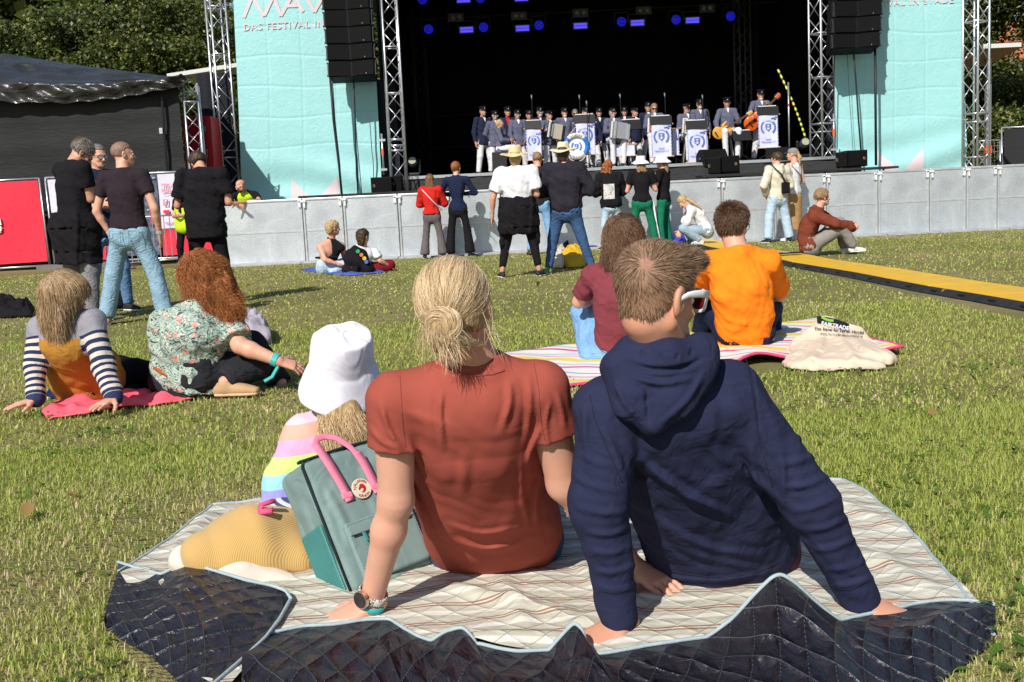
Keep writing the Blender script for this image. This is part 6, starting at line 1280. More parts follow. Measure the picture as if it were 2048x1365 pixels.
# striped mat
t = NT('striped_mat'); c = t.co(); se = t.n('SeparateXYZ'); t.l(c, se.inputs[0]); u = t.math('ADD', t.math('MULTIPLY', se.outputs[1], 1.), t.math('MULTIPLY', se.outputs[0], .55)); u = t.math('ADD', u, t.math('MULTIPLY', t.noise(c, 1.5, 1), .16)); fr = t.math('FRACT', t.math('MULTIPLY', u, 1.35))
t.set(t.ramp(fr, [(0, (.80, .76, .74)), (.12, (.80, .76, .74)), (.16, (.72, .08, .20)), (.24, (.80, .76, .74)), (.34, (.30, .50, .62)), (.38, (.80, .76, .74)), (.50, (.78, .60, .12)), (.66, (.80, .76, .74)), (.74, (.78, .35, .45)), (.80, (.80, .76, .74)), (.90, (.20, .45, .40)), (.94, (.80, .76, .74))], 'CONSTANT'), .6, 0, .3); t.bump(t.noise(c, 9, 2), .3, .02); MATM = t.m
rt = empty('picnic_mat', (1.0, 6.4, 0), 'white picnic mat with pink, yellow and blue stripes and a pink edge', 'picnic mat')
A_, B_, C_, D_ = [G(*q) for q in ((985, 712), (1640, 640), (1805, 712), (1005, 790))]
mb = MB(); rows = []; edge = []
for v in np.linspace(0, 1, 40):
    row = []
    for u in np.linspace(0, 1, 110):
        p = lerp(lerp(A_, B_, u), lerp(D_, C_, u), v); x = p[0]; ed = max(0, v-.55)/.45
        z = .012+.006*wob(np.array([p*9]), 1, 2)[0]+ed*(.055*math.exp(-((x-1.35)/.16)**2)+.04*math.exp(-((x-2.2)/.3)**2)+.05*math.exp(-((x-1.6)/.12)**2)*0)
        p = p+V(0, ed*(.16*math.exp(-((x-1.35)/.2)**2)-.10*math.exp(-((x-1.75)/.15)**2)), max(.006, z)); row.append(p)
    rows.append(row)
mb.grid(rows); mb.build('mat_sheet', MATM, rt, smooth=True).modifiers.new('t', 'SOLIDIFY').thickness = .006
ed_ = [r_[-1] for r_ in rows]+list(reversed(rows[-1]))[1:]; mb = MB(); mb.tube([p+V(0, 0, .002) for p in ed_], .009, 6); mb.build('binding', cloth('pink_edge', (.72, .06, .18)), rt, smooth=True)
# tote bag with print
D = 6.35; S = Sdf(.05); X_ = V(1, 0, 0)
S.loft([(G(1672, 735, .02), X_, .25, .05), (P(1672, 700, 6.22), X_, .255, .075), (P(1664, 668, 6.32), X_, .19, .06), (P(1652, 642, 6.42), X_, .07, .03)], e=2.2)
S.ell(P(1668, 700, 6.40), V(.24, .16, .09)); S.ell(G(1745, 722, .03)+V(0, .05, 0), V(.13, .10, .05)); S.noise(.006, 13, 3); S.noise(.0025, 45, 1); S.plane(V(0, 0, .012), V(0, 0, -1))
S.pfold([(1652, 640), (1640, 700), (1600, 735)], 9, .008, 9); S.pfold([(1660, 650), (1700, 700), (1720, 735)], 9, .007, 9); S.pfold([(1690, 670), (1760, 715)], 8, .007, 9); S.pfold([(1600, 705), (1660, 730)], 8, .007, 9); v, q = S.mesh(.007)
tb = empty('tote_bag', G(1665, 722)+V(0, .15, 0), 'natural cotton tote bag with black and green fair trade print lying on the striped mat', 'bag'); mesh_np('bag_cloth', v, q, cloth('cotton_natural', (.66, .54, .42), fold=.2, fs=6), tb)
def snap(v, q):
    """front depth lookup of a mesh seen along world Y: returns f(x, z) -> y"""
    vv = v[vnorm(v, q)[:, 1] < -.05]
    def f(x, z): d = (vv[:, 0]-x)**2+(vv[:, 2]-z)**2; i = np.argsort(d)[:4]; w = 1/(d[i]+1e-6); return float((vv[i, 1]*w).sum()/w.sum())
    return f
def raysnap(v, q, off=.004):
    """photo pixel -> point on the front of the mesh, moved a little towards the viewer"""
    vv = v; N = vnorm(v, q); rel = vv-CAMP; dep = rel@_f; sx = 1024+FPX*(rel@_r)/dep; sy = 682.5-FPX*(rel@_u)/dep; fr_ = (N*rel).sum(1) < 0 if True else None
    sx, sy, dd = sx[fr_], sy[fr_], dep[fr_]
    def f(px, py):
        d = (sx-px)**2+(sy-py)**2; i = np.argsort(d)[:12]; k = dd[i]; m_ = k < k.min()+.05; w = 1/(d[i][m_]+1); z = (k[m_]*w).sum()/w.sum(); r_ = ray(px, py); return CAMP+r_*(z-off)
    return f
f = raysnap(v, q, .016)
def onbag(px, py, ang): ca, sa = math.cos(ang), math.sin(ang); return lambda x, y: f(px+x*ca+y*sa, py+x*sa-y*ca)
INK = plain('print_black', (.012, .012, .012), .6)
mb = MB(); mb.grid([[f(x0+(x1-x0)*t_, y0+(y1-y0)*t_) for t_ in np.linspace(0, 1, 14)] for (x0, y0), (x1, y1) in (((1632, 630), (1640, 642)), ((1640, 651), (1700, 664)))] and [[f(1634+64*u, 632+16*u+14*v-3*math.sin(u*3)) for u in np.linspace(0, 1, 16)] for v in np.linspace(0, 1, 5)]); mb.build('print_patch', INK, tb)
f2 = raysnap(v, q, .020); f = f2
mb = MB(); mb.grid([[f2(1643+24*u, 632+7*u+5*v+2*math.sin(u*3.1)) for u in np.linspace(0, 1, 8)] for v in (0, 1)]); mb.build('print_swoosh', plain('print_green', (.25, .5, .05), .6), tb)
text_on(tb, 'FAIRTRADE', 11, onbag(1642, 650, .2), WHITEP, bold=.3, width=56); text_on(tb, 'Das Siegel für Fairen Handel', 8, onbag(1629, 659, .09), INK, bold=.15, width=98); text_on(tb, 'www.fairtrade-deutschland.de', 7, onbag(1640, 669, .07), INK, width=86)
# ---------------------------------------------------------------- the band
CAPM = cloth('cap_navy', (.012, .012, .02)); JKT = cloth('jacket_greyblue', (.105, .11, .165)); JKD = cloth('jacket_darknavy', (.018, .022, .05)); TRW = cloth('trousers_white', (.70, .69, .72)); SHB = SH_BLK; BONE = C_WHITE
GB = 'shanty choir members on the stage'
def bpos(px, D): p = P(px, 300, D); return V(p[0], D, SZ)
def top_h(px, py, D): return P(px, py, D)[2]-SZ
def collar_v(R, col=None):
    H, J = R['H'], R['J']; f = nrm(np.cross(V(0, 0, 1), nrm(J['SR']-J['SL']))); n = J['N']; lt = nrm(J['SR']-J['SL']); mb = MB()
    mb.add([n+f*.10+lt*.035+V(0, 0, .0), n+f*.10-lt*.035+V(0, 0, .0), n+f*.145+V(0, 0, -.11), n+f*.06+V(0, 0, .05)], [(0, 1, 2), (0, 3, 1)]); mb.build('shirt_front', col or C_WHITE, R['root'])
def beard(R, m=None):
    H = R['H']; S = Sdf(.015); S.ell(H.w(0, .058, -.09), V(.05, .045, .045)*H.k, H.M); S.ell(H.w(0, .1, -.048), V(.02, .015, .01), H.M, op='-'); return mesh_np('beard', *S.mesh(.011), m or H_WH, R['root'])
HH = dict(style='short', m=H_GR, g=.008, hl=-.05)
def singer(label, px, topy, D, yaw=165, arms='down', jacket=None, cap=True, sg=None, bd=None, hair=None, hyaw=None, sit=None, ov=None, jp=None, skin=None, fat=1., fem=1.1, pitch=0, hands=None, trouser=None, col=True):
    b = bpos(px, D); Ht = top_h(px, topy, D)-(.02 if cap else .0)
    if sit is None:
        J = jstand(0, 0, D, Ht, yaw, SZ, .1, arms, base=b, ov=ov); s = Ht/1.75
    else:
        Hs = (Ht-.09-sit)/.49; J = jsit(b, Hs, yaw, sit, ov=ov); s = Hs/1.72
    for k_, v in (jp or {}).items(): J[k_] = P(v[0], v[1], D+(v[2] if len(v) > 2 else 0))
    R = person(label, J, b, D, s, fat, dict(yaw=yaw if hyaw is None else hyaw, pitch=pitch), skin or SKIN_T, dict(m=jacket or JKT, sl=1.95, g=.026, hem=.10, nz=.007, name='jacket', h=.017), dict(m=trouser or TRW, g=.024), dict(m=SHB), hair or HH, GB, hands, fem=fem)
    if cap: sailor_cap(R)
    if sg: glasses(R, sg, BLACKG, thick=.004)
    if bd: beard(R, bd)
    if col: collar_v(R)
    return R
singer('tall choir man in a dark navy jacket standing at the far left of the band', 969, 213, 29.0, 150, 'down', JKD, bd=H_GR)
singer('choir man in a cap and white sunglasses behind the seated blond woman', 993, 222, 28.5, 165, 'back', sg=WHITEP)
singer('blond choir woman sitting at the left end of the band', 1001, 240, 27.5, 95, sit=.50, cap=False, sg=WHITEP, hair=dict(style='long', m=H_BL, prims=longhair(.10, .085, .06)), fem=.95, hyaw=100, skin=SKIN_T)
mb = MB(); b = bpos(998, 27.5); mb.box(b+V(0, 0, .25), (.36, .4, .5)); solo(mb, 'box_seat', PLT, 'dark box under the seated blond choir woman', 'stool', bevel=.01)
RA = singer('choir member in a cap and red scarf in the dark second row', 1019, 214, 29.5, 170, 'down', JKD, col=False); J = RA['J']; mb = MB(); n = J['N']; mb.add([n+V(-.05, -.12, 0), n+V(.05, -.12, 0), n+V(0, -.17, -.22)], [(0, 1, 2)]); mb.build('scarf', C_RED, RA['root'])
singer('choir woman in cap and white sunglasses just left of the first white pennant', 1038, 220, 28.3, 168, 'front', sg=WHITEP, fem=.95, skin=SKIN_T, ov=dict(WL=(-.09, .08, .50), WR=(.09, .08, .50), EL=(-.14, .02, .62), ER=(.14, .02, .62)))
RB = singer('dark capped choir member in the back row above the first white pennant', 1061, 221, 29.4, 172, 'down', JKD)
RC = singer('white bearded choir man in white sunglasses behind the left accordion player', 1083, 215, 28.9, 170, 'down', JKD, sg=WHITEP, bd=H_WH)
def dupm(R, px, topy, D, label, rz=0, k=None):
    b = bpos(px, D); o = dup(R['root'], b, label); h0 = (R['H'].c[2]-SZ); h1 = top_h(px, topy, D)-.12; s_ = h1/h0; o.scale = (s_, s_, s_); o.rotation_euler = (0, 0, math.radians(rz)); return o
singer('choir man with a full white beard and cap standing behind the lifebuoy', 1132, 216, 28.6, 172, 'down', bd=H_WH)
singer('grey haired bare headed choir member with glasses in the dark back row behind the lifebuoy', 1153, 219, 29.5, 178, 'down', JKD, cap=False, sg=BLACKP, hair=dict(style='long', m=H_GR, prims=longhair(.06, .08, .06)), fem=.9)
dupm(RB, 1173, 216, 29.5, 'choir man in a cap behind the microphone right of the lifebuoy', 6)
singer('choir woman with shoulder length dark hair smiling in the second row right of the lifebuoy', 1186, 226, 28.9, 185, 'down', JKD, cap=False, hair=dict(style='long', m=H_DK, prims=longhair(.14, .085, .06)), fem=.9, skin=SKIN)
dupm(RB, 1201, 217, 29.2, 'dark capped choir member left of the woman with the silver accordion', -5)
dupm(RB, 1252, 215, 29.3, 'choir man in a cap just right of the woman with the silver accordion', -20)
singer('choir man in a navy jacket turned right, near the red accordion player', 1271, 216, 28.8, 150, 'down', JKD, hyaw=125)
dupm(RB, 1299, 206, 29.7, 'choir man in the dark behind the woman with the long wavy hair', -12)
singer('white bearded choir man in sunglasses and cap behind the player of the white accordion', 1401, 199, 28.7, 175, 'down', sg=BLACKP, bd=H_WH)
# instruments
KEYW = plain('key_white', (.75, .74, .70), .3); PEARL = plain('pearl_silver', (.62, .62, .64), .18, .7); REDG = plain('red_lacquer', (.32, .01, .02), .15, 0, .7); BELLOW = plain('bellows_grey', (.18, .18, .20), .6)
def accordion(label, c, D, yaw, body, roll=0, k=1., bell=BELLOW):
    c = P(*c, D); M = hframe(yaw, 0, roll); r = empty('accordion', c-V(0, 0, .22), label, 'accordion', 'accordions of the band'); w = lambda x, y, z: c+M@(V(x, y, z)*k)
    # body frame: x to the player's right, y away from the player
    mb = MB(); mb.box(w(.17, 0, 0), V(.09, .17, .40)*k, M); mb.build('treble_body', body, r, bevel=.015)
    mb = MB(); mb.box(w(-.17, 0, -.01), V(.09, .17, .36)*k, M); mb.build('bass_body', body, r, bevel=.015)
    mb = MB(); xs = np.linspace(.125, -.125, 23); rows = []
    for i, x in enumerate(xs): e = .012 if i % 2 else 0; rows.append([w(x, sy*(.08-e), sz*(.185-e)) for sy, sz in ((1, 1), (-1, 1), (-1, -1), (1, -1), (1, 1))])
    mb.grid(rows); mb.build('bellows', bell, r)
    mb = MB(); mb.box(w(.235, .05, 0), V(.05, .045, .39)*k, M); mb.build('keyboard_base', body, r)
    mb = MB(); mb.box(w(.24, .078, 0), V(.06, .012, .37)*k, M); kb = mb.build('keyboard', KEYW, r)
    mb = MB()
    for i in range(11): mb.box(w(.222, .088, -.165+i*.033), V(.03, .012, .013)*k, M)
    mb.build('black_keys', BLACKG, kb, kind='stuff'); mb = MB(); mb.box(w(.16, .09, 0), V(.04, .012, .3)*k, M); mb.build('grille', PEARL, r); mb = MB(); mb.tube([w(-.12, -.09, .15), w(-.2, -.12, .0), w(-.15, -.09, -.15)], .012, 6); mb.build('strap', CAB, r); return r
def guitar(label, body_c, head_p, D, m, elec=False, name='guitar', k=1.):
    a, b = P(*body_c, D), P(head_p[0], head_p[1], D-.05); d = nrm(b-a); up = nrm(np.cross(V(0, -1, 0), d)); f = nrm(np.cross(d, up)); f = f if f[1] < 0 else -f; M = np.stack([d, f, np.cross(d, f)], 1)
    r = empty(name, a-V(0, 0, .2), label, 'guitar'); S = Sdf(.03); th = .022 if elec else .045
    w = lambda x, y, z: a+M@V(x, y, z)
    if elec: S.ell(w(-.10, 0, 0), V(.15, th, .16), M); S.ell(w(.10, 0, .05), V(.13, th, .11), M); S.cap(w(.08, 0, .10), w(.24, 0, .13), .035, .02, flat=(f, .7)); S.cap(w(.08, 0, -.10), w(.20, 0, -.13), .035, .02, flat=(f, .7))
    else: S.ell(w(-.13, 0, 0), V(.19, th, .19), M); S.ell(w(.10, 0, 0), V(.15, th, .14), M)
    mesh_np('guitar_body', *S.mesh(.013), m, r); mb = MB(); mb.box(w(.42, th*.6, 0), (.62, .02, .045), M); mb.build('neck', mat('neck_wood', (.10, .05, .025), .5), r)
    mb = MB(); mb.box(w(.78, th*.5, 0), (.16, .018, .075), M); hd_ = mb.build('headstock', m, r, bevel=.01); mb = MB()
    for i in range(3):
        for s_ in (-1, 1): mb.tube([w(.73+i*.045, th*.5, s_*.035), w(.73+i*.045, th*.5, s_*.065)], .008, 5)
    mb.build('tuning_peg', ALU, hd_, kind='stuff'); mb = MB(); mb.tube([w(-.01, th+.005, 0), w(-.01, th+.012, 0)], .045 if not elec else .02, 14); mb.build('sound_hole', BLACKG, r); mb = MB(); mb.box(w(-.16, th+.01, 0), (.03, .012, .14), M); mb.build('bridge', BLACKP, r); return r
AR = lambda: dict(EL=(-.17, .03, .60), ER=(.19, .03, .60), WL=(-.13, .18, .60), WR=(.15, .17, .62))
def sitov(H_): return {}
def arms_acc(R_): pass
singer('accordion player in a dark cap and blue grey jacket left of the lifebuoy, looking right', 1100, 222, 27.9, 150, 'front', hyaw=118, fat=1.1, fem=1.2, ov=dict(EL=(-.17, .03, .62), ER=(.20, .03, .64), WL=(-.13, .19, .62), WR=(.16, .17, .68)), skin=SKIN_T)
accordion('black and cream accordion held by the player left of the lifebuoy', (1112, 264), 27.55, 152, BLACKG, -12, bell=plain('bellows_cream', (.45, .40, .32), .6))
R = singer('seated woman in a cap and dark sunglasses playing a silver and red accordion', 1228, 217, 27.9, 168, sit=.60, sg=WHITEP, hair=dict(style='long', m=H_BL, prims=longhair(.08, .085, .05)), fem=.95, skin=SKIN, ov=None); 
accordion('glittering silver and red accordion of the seated woman in the cap', (1240, 262), 27.45, 158, PEARL, -8, 1.08, bell=plain('bellows_silver', (.35, .34, .36), .3, .4))
R = singer('seated woman with shoulder length light brown hair and glasses playing a dark red accordion', 1311, 208, 27.9, 180, sit=.66, cap=False, sg=BLACKP, hair=dict(style='long', m=H_LB, prims=longhair(.15, .09, .065, spread=.01)), fem=.92, skin=SKIN, pitch=-12); accordion('dark red accordion behind the third white pennant', (1316, 252), 27.5, 185, REDG, -4, .95)
R = singer('seated player in a dark cap holding a white accordion', 1375, 208, 27.9, 165, sit=.62, sg=BLACKP, bd=H_GR, fat=1.1, fem=1.2, hyaw=140, pitch=-8); accordion('white accordion half hidden behind the fourth music stand', (1382, 254), 27.5, 165, plain('accordion_white', (.66, .66, .6), .3), -6, .95, bell=plain('bellows_cream', (.45, .40, .32), .6))
R = singer('seated bass guitarist in a dark cap, blue grey jacket and white trousers', 1456, 195, 27.9, 178, sit=.66, hyaw=185, pitch=-10, fem=1.1, jp=dict(ER=(1432, 246, -.1), WR=(1436, 262, -.28), EL=(1478, 246, -.05), WL=(1478, 244, -.3)), skin=SKIN_T)
guitar('honey coloured electric bass held by the seated man in the dark cap', (1444, 262), (1488, 234), 27.5, mat('bass_wood', (.62, .30, .04), .3, .2, 6, .05), True, 'bass_guitar')
R = singer('tall white bearded guitarist in a dark cap standing at the right end of the band', 1523, 179, 28.1, 172, 'front', bd=H_WH, hyaw=178, pitch=-12, fat=1.1, fem=1.2, jp=dict(ER=(1498, 232, -.1), WR=(1508, 234, -.3), EL=(1546, 226, -.05), WL=(1536, 210, -.3)))
guitar('orange red acoustic guitar of the tall standing man at the right end', (1510, 240), (1546, 202), 27.7, mat('guitar_orange', (.60, .10, .012), .25, .2, 5, .05))
for px, lb in ((1456, 'black stool of the bass guitarist'), (1228, 'black stool of the woman with the silver accordion'), (1311, 'black stool of the woman with the red accordion'), (1375, 'black stool of the player with the white accordion')):
    b = bpos(px, 28.0); z = .60 if px != 1456 else .64; r = empty('stool', b, lb, 'stool', 'stools of the musicians'); mb = MB(); mb.tube([b+V(0, 0, z-.05), b+V(0, 0, z)], .17, 14); mb.build('seat', BLACKP, r)
    for a in range(4): mb = MB(); mb.tube([b+V(.09*math.cos(a*1.57+.78), .09*math.sin(a*1.57+.78), z-.05), b+V(.19*math.cos(a*1.57+.78), .19*math.sin(a*1.57+.78), 0)], .012, 6); mb.build('leg', ALU, r)
# music stands with pennants
PEN = cloth('pennant', (.60, .61, .80), rough=.7, fold=.2, fs=6); PBL = plain('pennant_blue', (.10, .16, .42), .6); KNOB = plain('wood_knob', (.6, .38, .16), .5); TAPEB = plain('ring_blue', (.015, .16, .52), .35)
def arc(parent, name, c, R0, R1, a0, a1, m, X, Z, F, n=14):
    mb = MB(); mb.grid([[c+X*(r_*math.cos(a))+Z*(r_*math.sin(a)) for a in np.linspace(a0, a1, n)] for r_ in (R0, R1)]); return mb.build(name, m, parent)
def arc_text(parent, s_, c, R0, a_mid, size, m, X, Z, flip=False, da=None, name='lettering'):
    n = len(s_); da = da or size*.8/R0
    for i, ch in enumerate(s_):
        if ch == ' ': continue
        a = a_mid+((n-1)/2-i)*da*(1 if not flip else -1); ax = X*math.sin(a)-Z*math.cos(a); ay = X*math.cos(a)+Z*math.sin(a)
        if flip: ax, ay = -ax, -ay
        v, f = text_geo(ch, size, 'CENTER', size*.02); yo = size*.36; mb = MB(); mb.add([c+(X*math.cos(a)+Z*math.sin(a))*R0+ax*x+ay*(y-yo) for x, y, z in v], f); mb.build(name, m, parent)
def emblem(r, c, k, X, Z, F, ink=None):
    ink = ink or PBL; c = c+F*.012
    arc(r, 'emblem', c, .155*k, .205*k, math.radians(130), math.radians(230), ink, X, Z, F); arc(r, 'emblem', c, .155*k, .205*k, math.radians(-50), math.radians(50), ink, X, Z, F)
    mb = MB(); mb.add([c+X*(x*k)+Z*(z*k) for x, z in ((-.075, .09), (.075, .09), (.075, -.02), (.0, -.10), (-.075, -.02))], [(4, 3, 2, 1, 0)]); mb.build('shield', ink, r)
    mb = MB(); cc = c+F*.004; mb.tube([cc+Z*.06*k, cc-Z*.06*k], .012*k, 4); mb.tube([cc+X*.045*k-Z*.02*k, cc-Z*.07*k, cc-X*.045*k-Z*.02*k], .010*k, 4); mb.tube([cc+X*.03*k+Z*.045*k, cc-X*.03*k+Z*.045*k], .010*k, 4); mb.build('anchor', plain('print_white', (.7, .7, .78), .6), r)
def pennant_stand(label, x0, x1, y0, y1, D, tray=True, em=True, gap=0, tilt=0):
    c = P((x0+x1)/2, (y0+y1)/2, D); b = V(c[0], D, SZ); w_ = (x1-x0)*D/FPX; h_ = (y1-y0)*D/FPX; r = empty('music_stand', b, label, 'music stand', 'music stands with white pennants'); X, Z, F = nrm(V(1, 0, tilt)), V(-tilt, 0, 1), V(0, -1, 0); zt = c[2]+h_/2
    mb = MB(); mb.tube([V(b[0], D+.03, SZ+.02), V(b[0], D+.03, zt)], .014, 6); mb.build('pole', BLACKP, r)
    for a in range(3): mb = MB(); mb.tube([V(b[0], D+.03, SZ+.16), V(b[0]+.26*math.cos(a*2.09+.5), D+.03+.26*math.sin(a*2.09+.5), SZ+.012)], .010, 5); mb.build('leg', BLACKP, r)
    if tray:
        mb = MB(); q = V(c[0], D+.02, zt+.10+gap); mb.box(q, (w_*1.1, .02, .22), hrotx(-22)); t_ = mb.build('tray', mat('tray_black', (.012, .012, .013), .4), r, bevel=.004); mb = MB(); mb.box(q+V(0, .07, .115), (w_*.9, .02, .02)); mb.build('paper', plain('paper', (.7, .7, .7), .6), t_)
    mb = MB(); mb.grid([[c+X*(w_*(u-.5)+.006*math.sin(v*60)*(1 if u > .95 else (-1 if u < .05 else 0)))+Z*(h_*(.5-v))+F*(.01*math.sin(u*5+v*3)) for u in np.linspace(0, 1, 20)] for v in np.linspace(0, 1, 40)]); mb.build('pennant', PEN, r, smooth=True)
    for s_, zz_ in ((1, .5), (-1, -.5)):
        mb = MB(); a, e = c+Z*h_*zz_-X*(w_/2+.035), c+Z*h_*zz_+X*(w_/2+.035); mb.tube([a, e], .010, 6); rd = mb.build('rod', KNOB, r)
        for e_ in (a, e): mb = MB(); mb.tube([e_-X*.02, e_-X*.008, e_+X*.008, e_+X*.02], [.006, .020, .020, .006], 8); mb.build('knob', KNOB, rd, smooth=True)
    mb = MB()
    for s_ in (-1, 1):
        for k in range(int(h_/.035)): mb.box(c+X*s_*(w_/2-.012)+Z*(h_/2-.02-k*.035)+F*.014, (.016, .004, .016))
    mb.build('rope_print', PBL, r, kind='stuff')
    if em:
        k_ = w_/.52; cc = c+Z*h_*.12; emblem(r, cc, k_, X, Z, F); arc_text(r, 'STADER', cc+F*.016, .17*k_, math.pi/2, .045*k_, PBL, X, Z)
        for tx, zz_, wd in (('Stader', -.26, .16), ('Hafensänger e.V.', -.34, .36)):
            v, f = text_geo(tx, .06*k_, 'CENTER', .0005); 
            if len(v): kx = wd*k_/(v[:, 0].max()-v[:, 0].min()); mb = MB(); mb.add([c+X*x*kx+Z*(h_*zz_+y)+F*.018 for x, y, z in v], f); mb.build('lettering', PBL, r)
        mb = MB(); q = cc+X*.15*k_+Z*.24*k_+F*.014
        for i, (dx, dz, aa) in enumerate(((0, 0, .4), (.06, .02, -.2), (.03, -.03, .2), (-.05, -.01, .1))): mb.box(q+X*dx*k_+Z*dz*k_, (.06*k_, .004, .022*k_), hrot(0)@np.array([[math.cos(aa), 0, -math.sin(aa)], [0, 1, 0], [math.sin(aa), 0, math.cos(aa)]]))
        mb.build('ship_print', PBL, r, kind='stuff')
    return r
pennant_stand('music stand with white pennant at the left, behind the woman in the straw hat', 1053, 1083, 259, 320, 27.4)
pennant_stand('music stand with white pennant behind the lifebuoy', 1151, 1190, 247, 309, 27.5)
pennant_stand('low white pennant below the silver accordion', 1232, 1270, 290, 312, 27.55, tray=False, em=False)
pennant_stand('music stand with white pennant in front of the woman with wavy light brown hair', 1303, 1343, 250, 313, 27.2)
pennant_stand('partly hidden white pennant just right of the one before the wavy haired woman', 1344, 1358, 258, 310, 27.6, tray=False, em=False)
pennant_stand('music stand with white pennant in front of the white accordion, behind a floor monitor', 1375, 1414, 259, 324, 27.1)
pennant_stand('music stand with white pennant in front of the tall guitarist at the right', 1517, 1556, 231, 295, 27.2)
def musicstand(label, px, py, D, w_=.5):
    c = P(px, py, D); b = V(c[0], D, SZ); r = empty('music_stand', b, label, 'music stand'); mb = MB(); mb.box(c, (w_, .02, .28), hrotx(-30)); mb.build('tray', mat('tray_black', (.012, .012, .013), .4), r); mb = MB(); mb.box(c+V(0, .06, .14), (w_*.9, .02, .02)); mb.build('paper', plain('paper', (.7, .7, .7), .6), r); mb = MB(); mb.tube([V(c[0], D+.03, SZ+.15), c], .012, 6); mb.build('pole', BLACKP, r)
    for a in range(3): mb = MB(); mb.tube([V(b[0], D+.03, SZ+.16), V(b[0]+.26*math.cos(a*2.09), D+.03+.26*math.sin(a*2.09), SZ+.012)], .010, 5); mb.build('leg', BLACKP, r)
musicstand('bare black music stand between the bass guitarist and the tall guitarist', 1484, 272, 27.4, .45); musicstand('black music stand with papers right of the silver accordion', 1262, 250, 27.9, .5)
def mic(label, px, y0, D, y1=None):
    b = bpos(px, D); z1 = P(px, y0, D)[2]; r = empty('microphone_stand', b, label, 'microphone', 'microphone stands'); mb = MB(); mb.tube([b+V(0, 0, .02), V(b[0], D, z1)], .011, 6); mb.build('pole', BLACKP, r)
    for a in range(3): mb = MB(); mb.tube([b+V(0, 0, .1), b+V(.25*math.cos(a*2.09), .25*math.sin(a*2.09), .012)], .009, 5); mb.build('leg', BLACKP, r)
    q = V(b[0], D, z1); mb = MB(); mb.tube([q, q+V(0, .02, .05), q+V(0, .04, .10), q+V(0, .05, .13)], [.012, .018, .026, .02], 8); mb.build('microphone', mat('mic_grey', (.12, .12, .13), .4, metal=.5), r, smooth=True); return r
for px, y0, D, lb in ((1068, 200, 28.2, 'tall microphone stand behind the first pennant'), (1163, 200, 28.0, 'tall microphone stand above the lifebuoy'), (1177, 212, 27.4, 'microphone with white tip just right of the lifebuoy'), (1244, 198, 28.2, 'tall microphone stand behind the silver accordion'), (1333, 196, 28.2, 'tall microphone stand right of the wavy haired woman'), (1408, 200, 28.2, 'microphone stand in front of the white bearded man in sunglasses')): mic(lb, px, y0, D)
# lifebuoy
D = 26.95; c = P(1153, 293, D); r = empty('lifebuoy', c-V(0, 0, .33), 'blue and white lifebuoy with lettering hanging at the front of the band', 'lifebuoy'); R0, r0 = .265, .058
for i in range(8):
    a0 = math.radians(45*i+22.5+0); blue = i in (0, 3, 4, 7); mb = MB(); aa = np.linspace(math.radians(45*i-22.5+22.5), math.radians(45*i+22.5+22.5), 9); mb.tube([c+V(R0*math.cos(a), 0, R0*math.sin(a)) for a in aa], [(r0, r0)]*9, 10, flat=V(0, -1, 0)); mb.build('ring_section', TAPEB if i in (0, 3, 4, 7) else plain('ring_white', (.72, .70, .66), .4), r, smooth=True)
mb = MB(); mb.tube([c+V(.215*math.cos(a), .02, .215*math.sin(a)) for a in np.linspace(0, 6.283, 25)[:-1]], .004, 4, closed=True); mb.add([c+V(0, .01, 0)]+[c+V(.215*math.cos(a), .01, .215*math.sin(a)) for a in np.linspace(0, 6.283, 25)], [(0, i+2, i+1) for i in range(24)]); mb.build('centre_disc', plain('disc_white', (.72, .73, .78), .5), r)
X, Z, F = V(1, 0, 0), V(0, 0, 1), V(0, -1, 0); emblem(r, c+F*.0, .62, X, Z, F, plain('emblem_blue', (.02, .18, .55), .5)); LINK = plain('ring_ink', (.20, .20, .20), .5)
arc_text(r, 'STADER', c+F*.062, R0, math.pi/2, .075, LINK, X, Z, da=.2); arc_text(r, 'HAFENSÄNGER', c+F*.062, R0, -math.pi/2, .066, LINK, X, Z, flip=True, da=.155); arc_text(r, 'SEIT 1977', c+F*.02, .165, -math.pi/2, .034, LINK, X, Z, flip=True, da=.18)
ROPE = plain('rope_white', (.68, .62, .5), .7); mb = MB(); tp = c+V(0, .03, .46); mb.tube([c+V(-.18, -.03, .26), tp, c+V(.18, -.03, .26)], .010, 5); mb.build('rope', ROPE, r); mb = MB(); mb.tube([c+V(.2*math.cos(a)*1.2, -.04, .27*math.sin(a)-.10) for a in np.linspace(3.6, 5.8, 12)], .010, 5); mb.build('rope', ROPE, r)
mb = MB(); b = V(c[0], D+.12, SZ); mb.tube([b, V(b[0], D+.12, c[2]+.5)], .015, 6); mb.tube([V(b[0], D+.12, c[2]+.48), tp], .012, 5)
for a in range(3): mb.tube([b+V(0, 0, .12), b+V(.24*math.cos(a*2.09), .24*math.sin(a*2.09), .012)], .011, 5)
solo(mb, 'stand', BLACKP, 'black stand carrying the lifebuoy', 'stand')
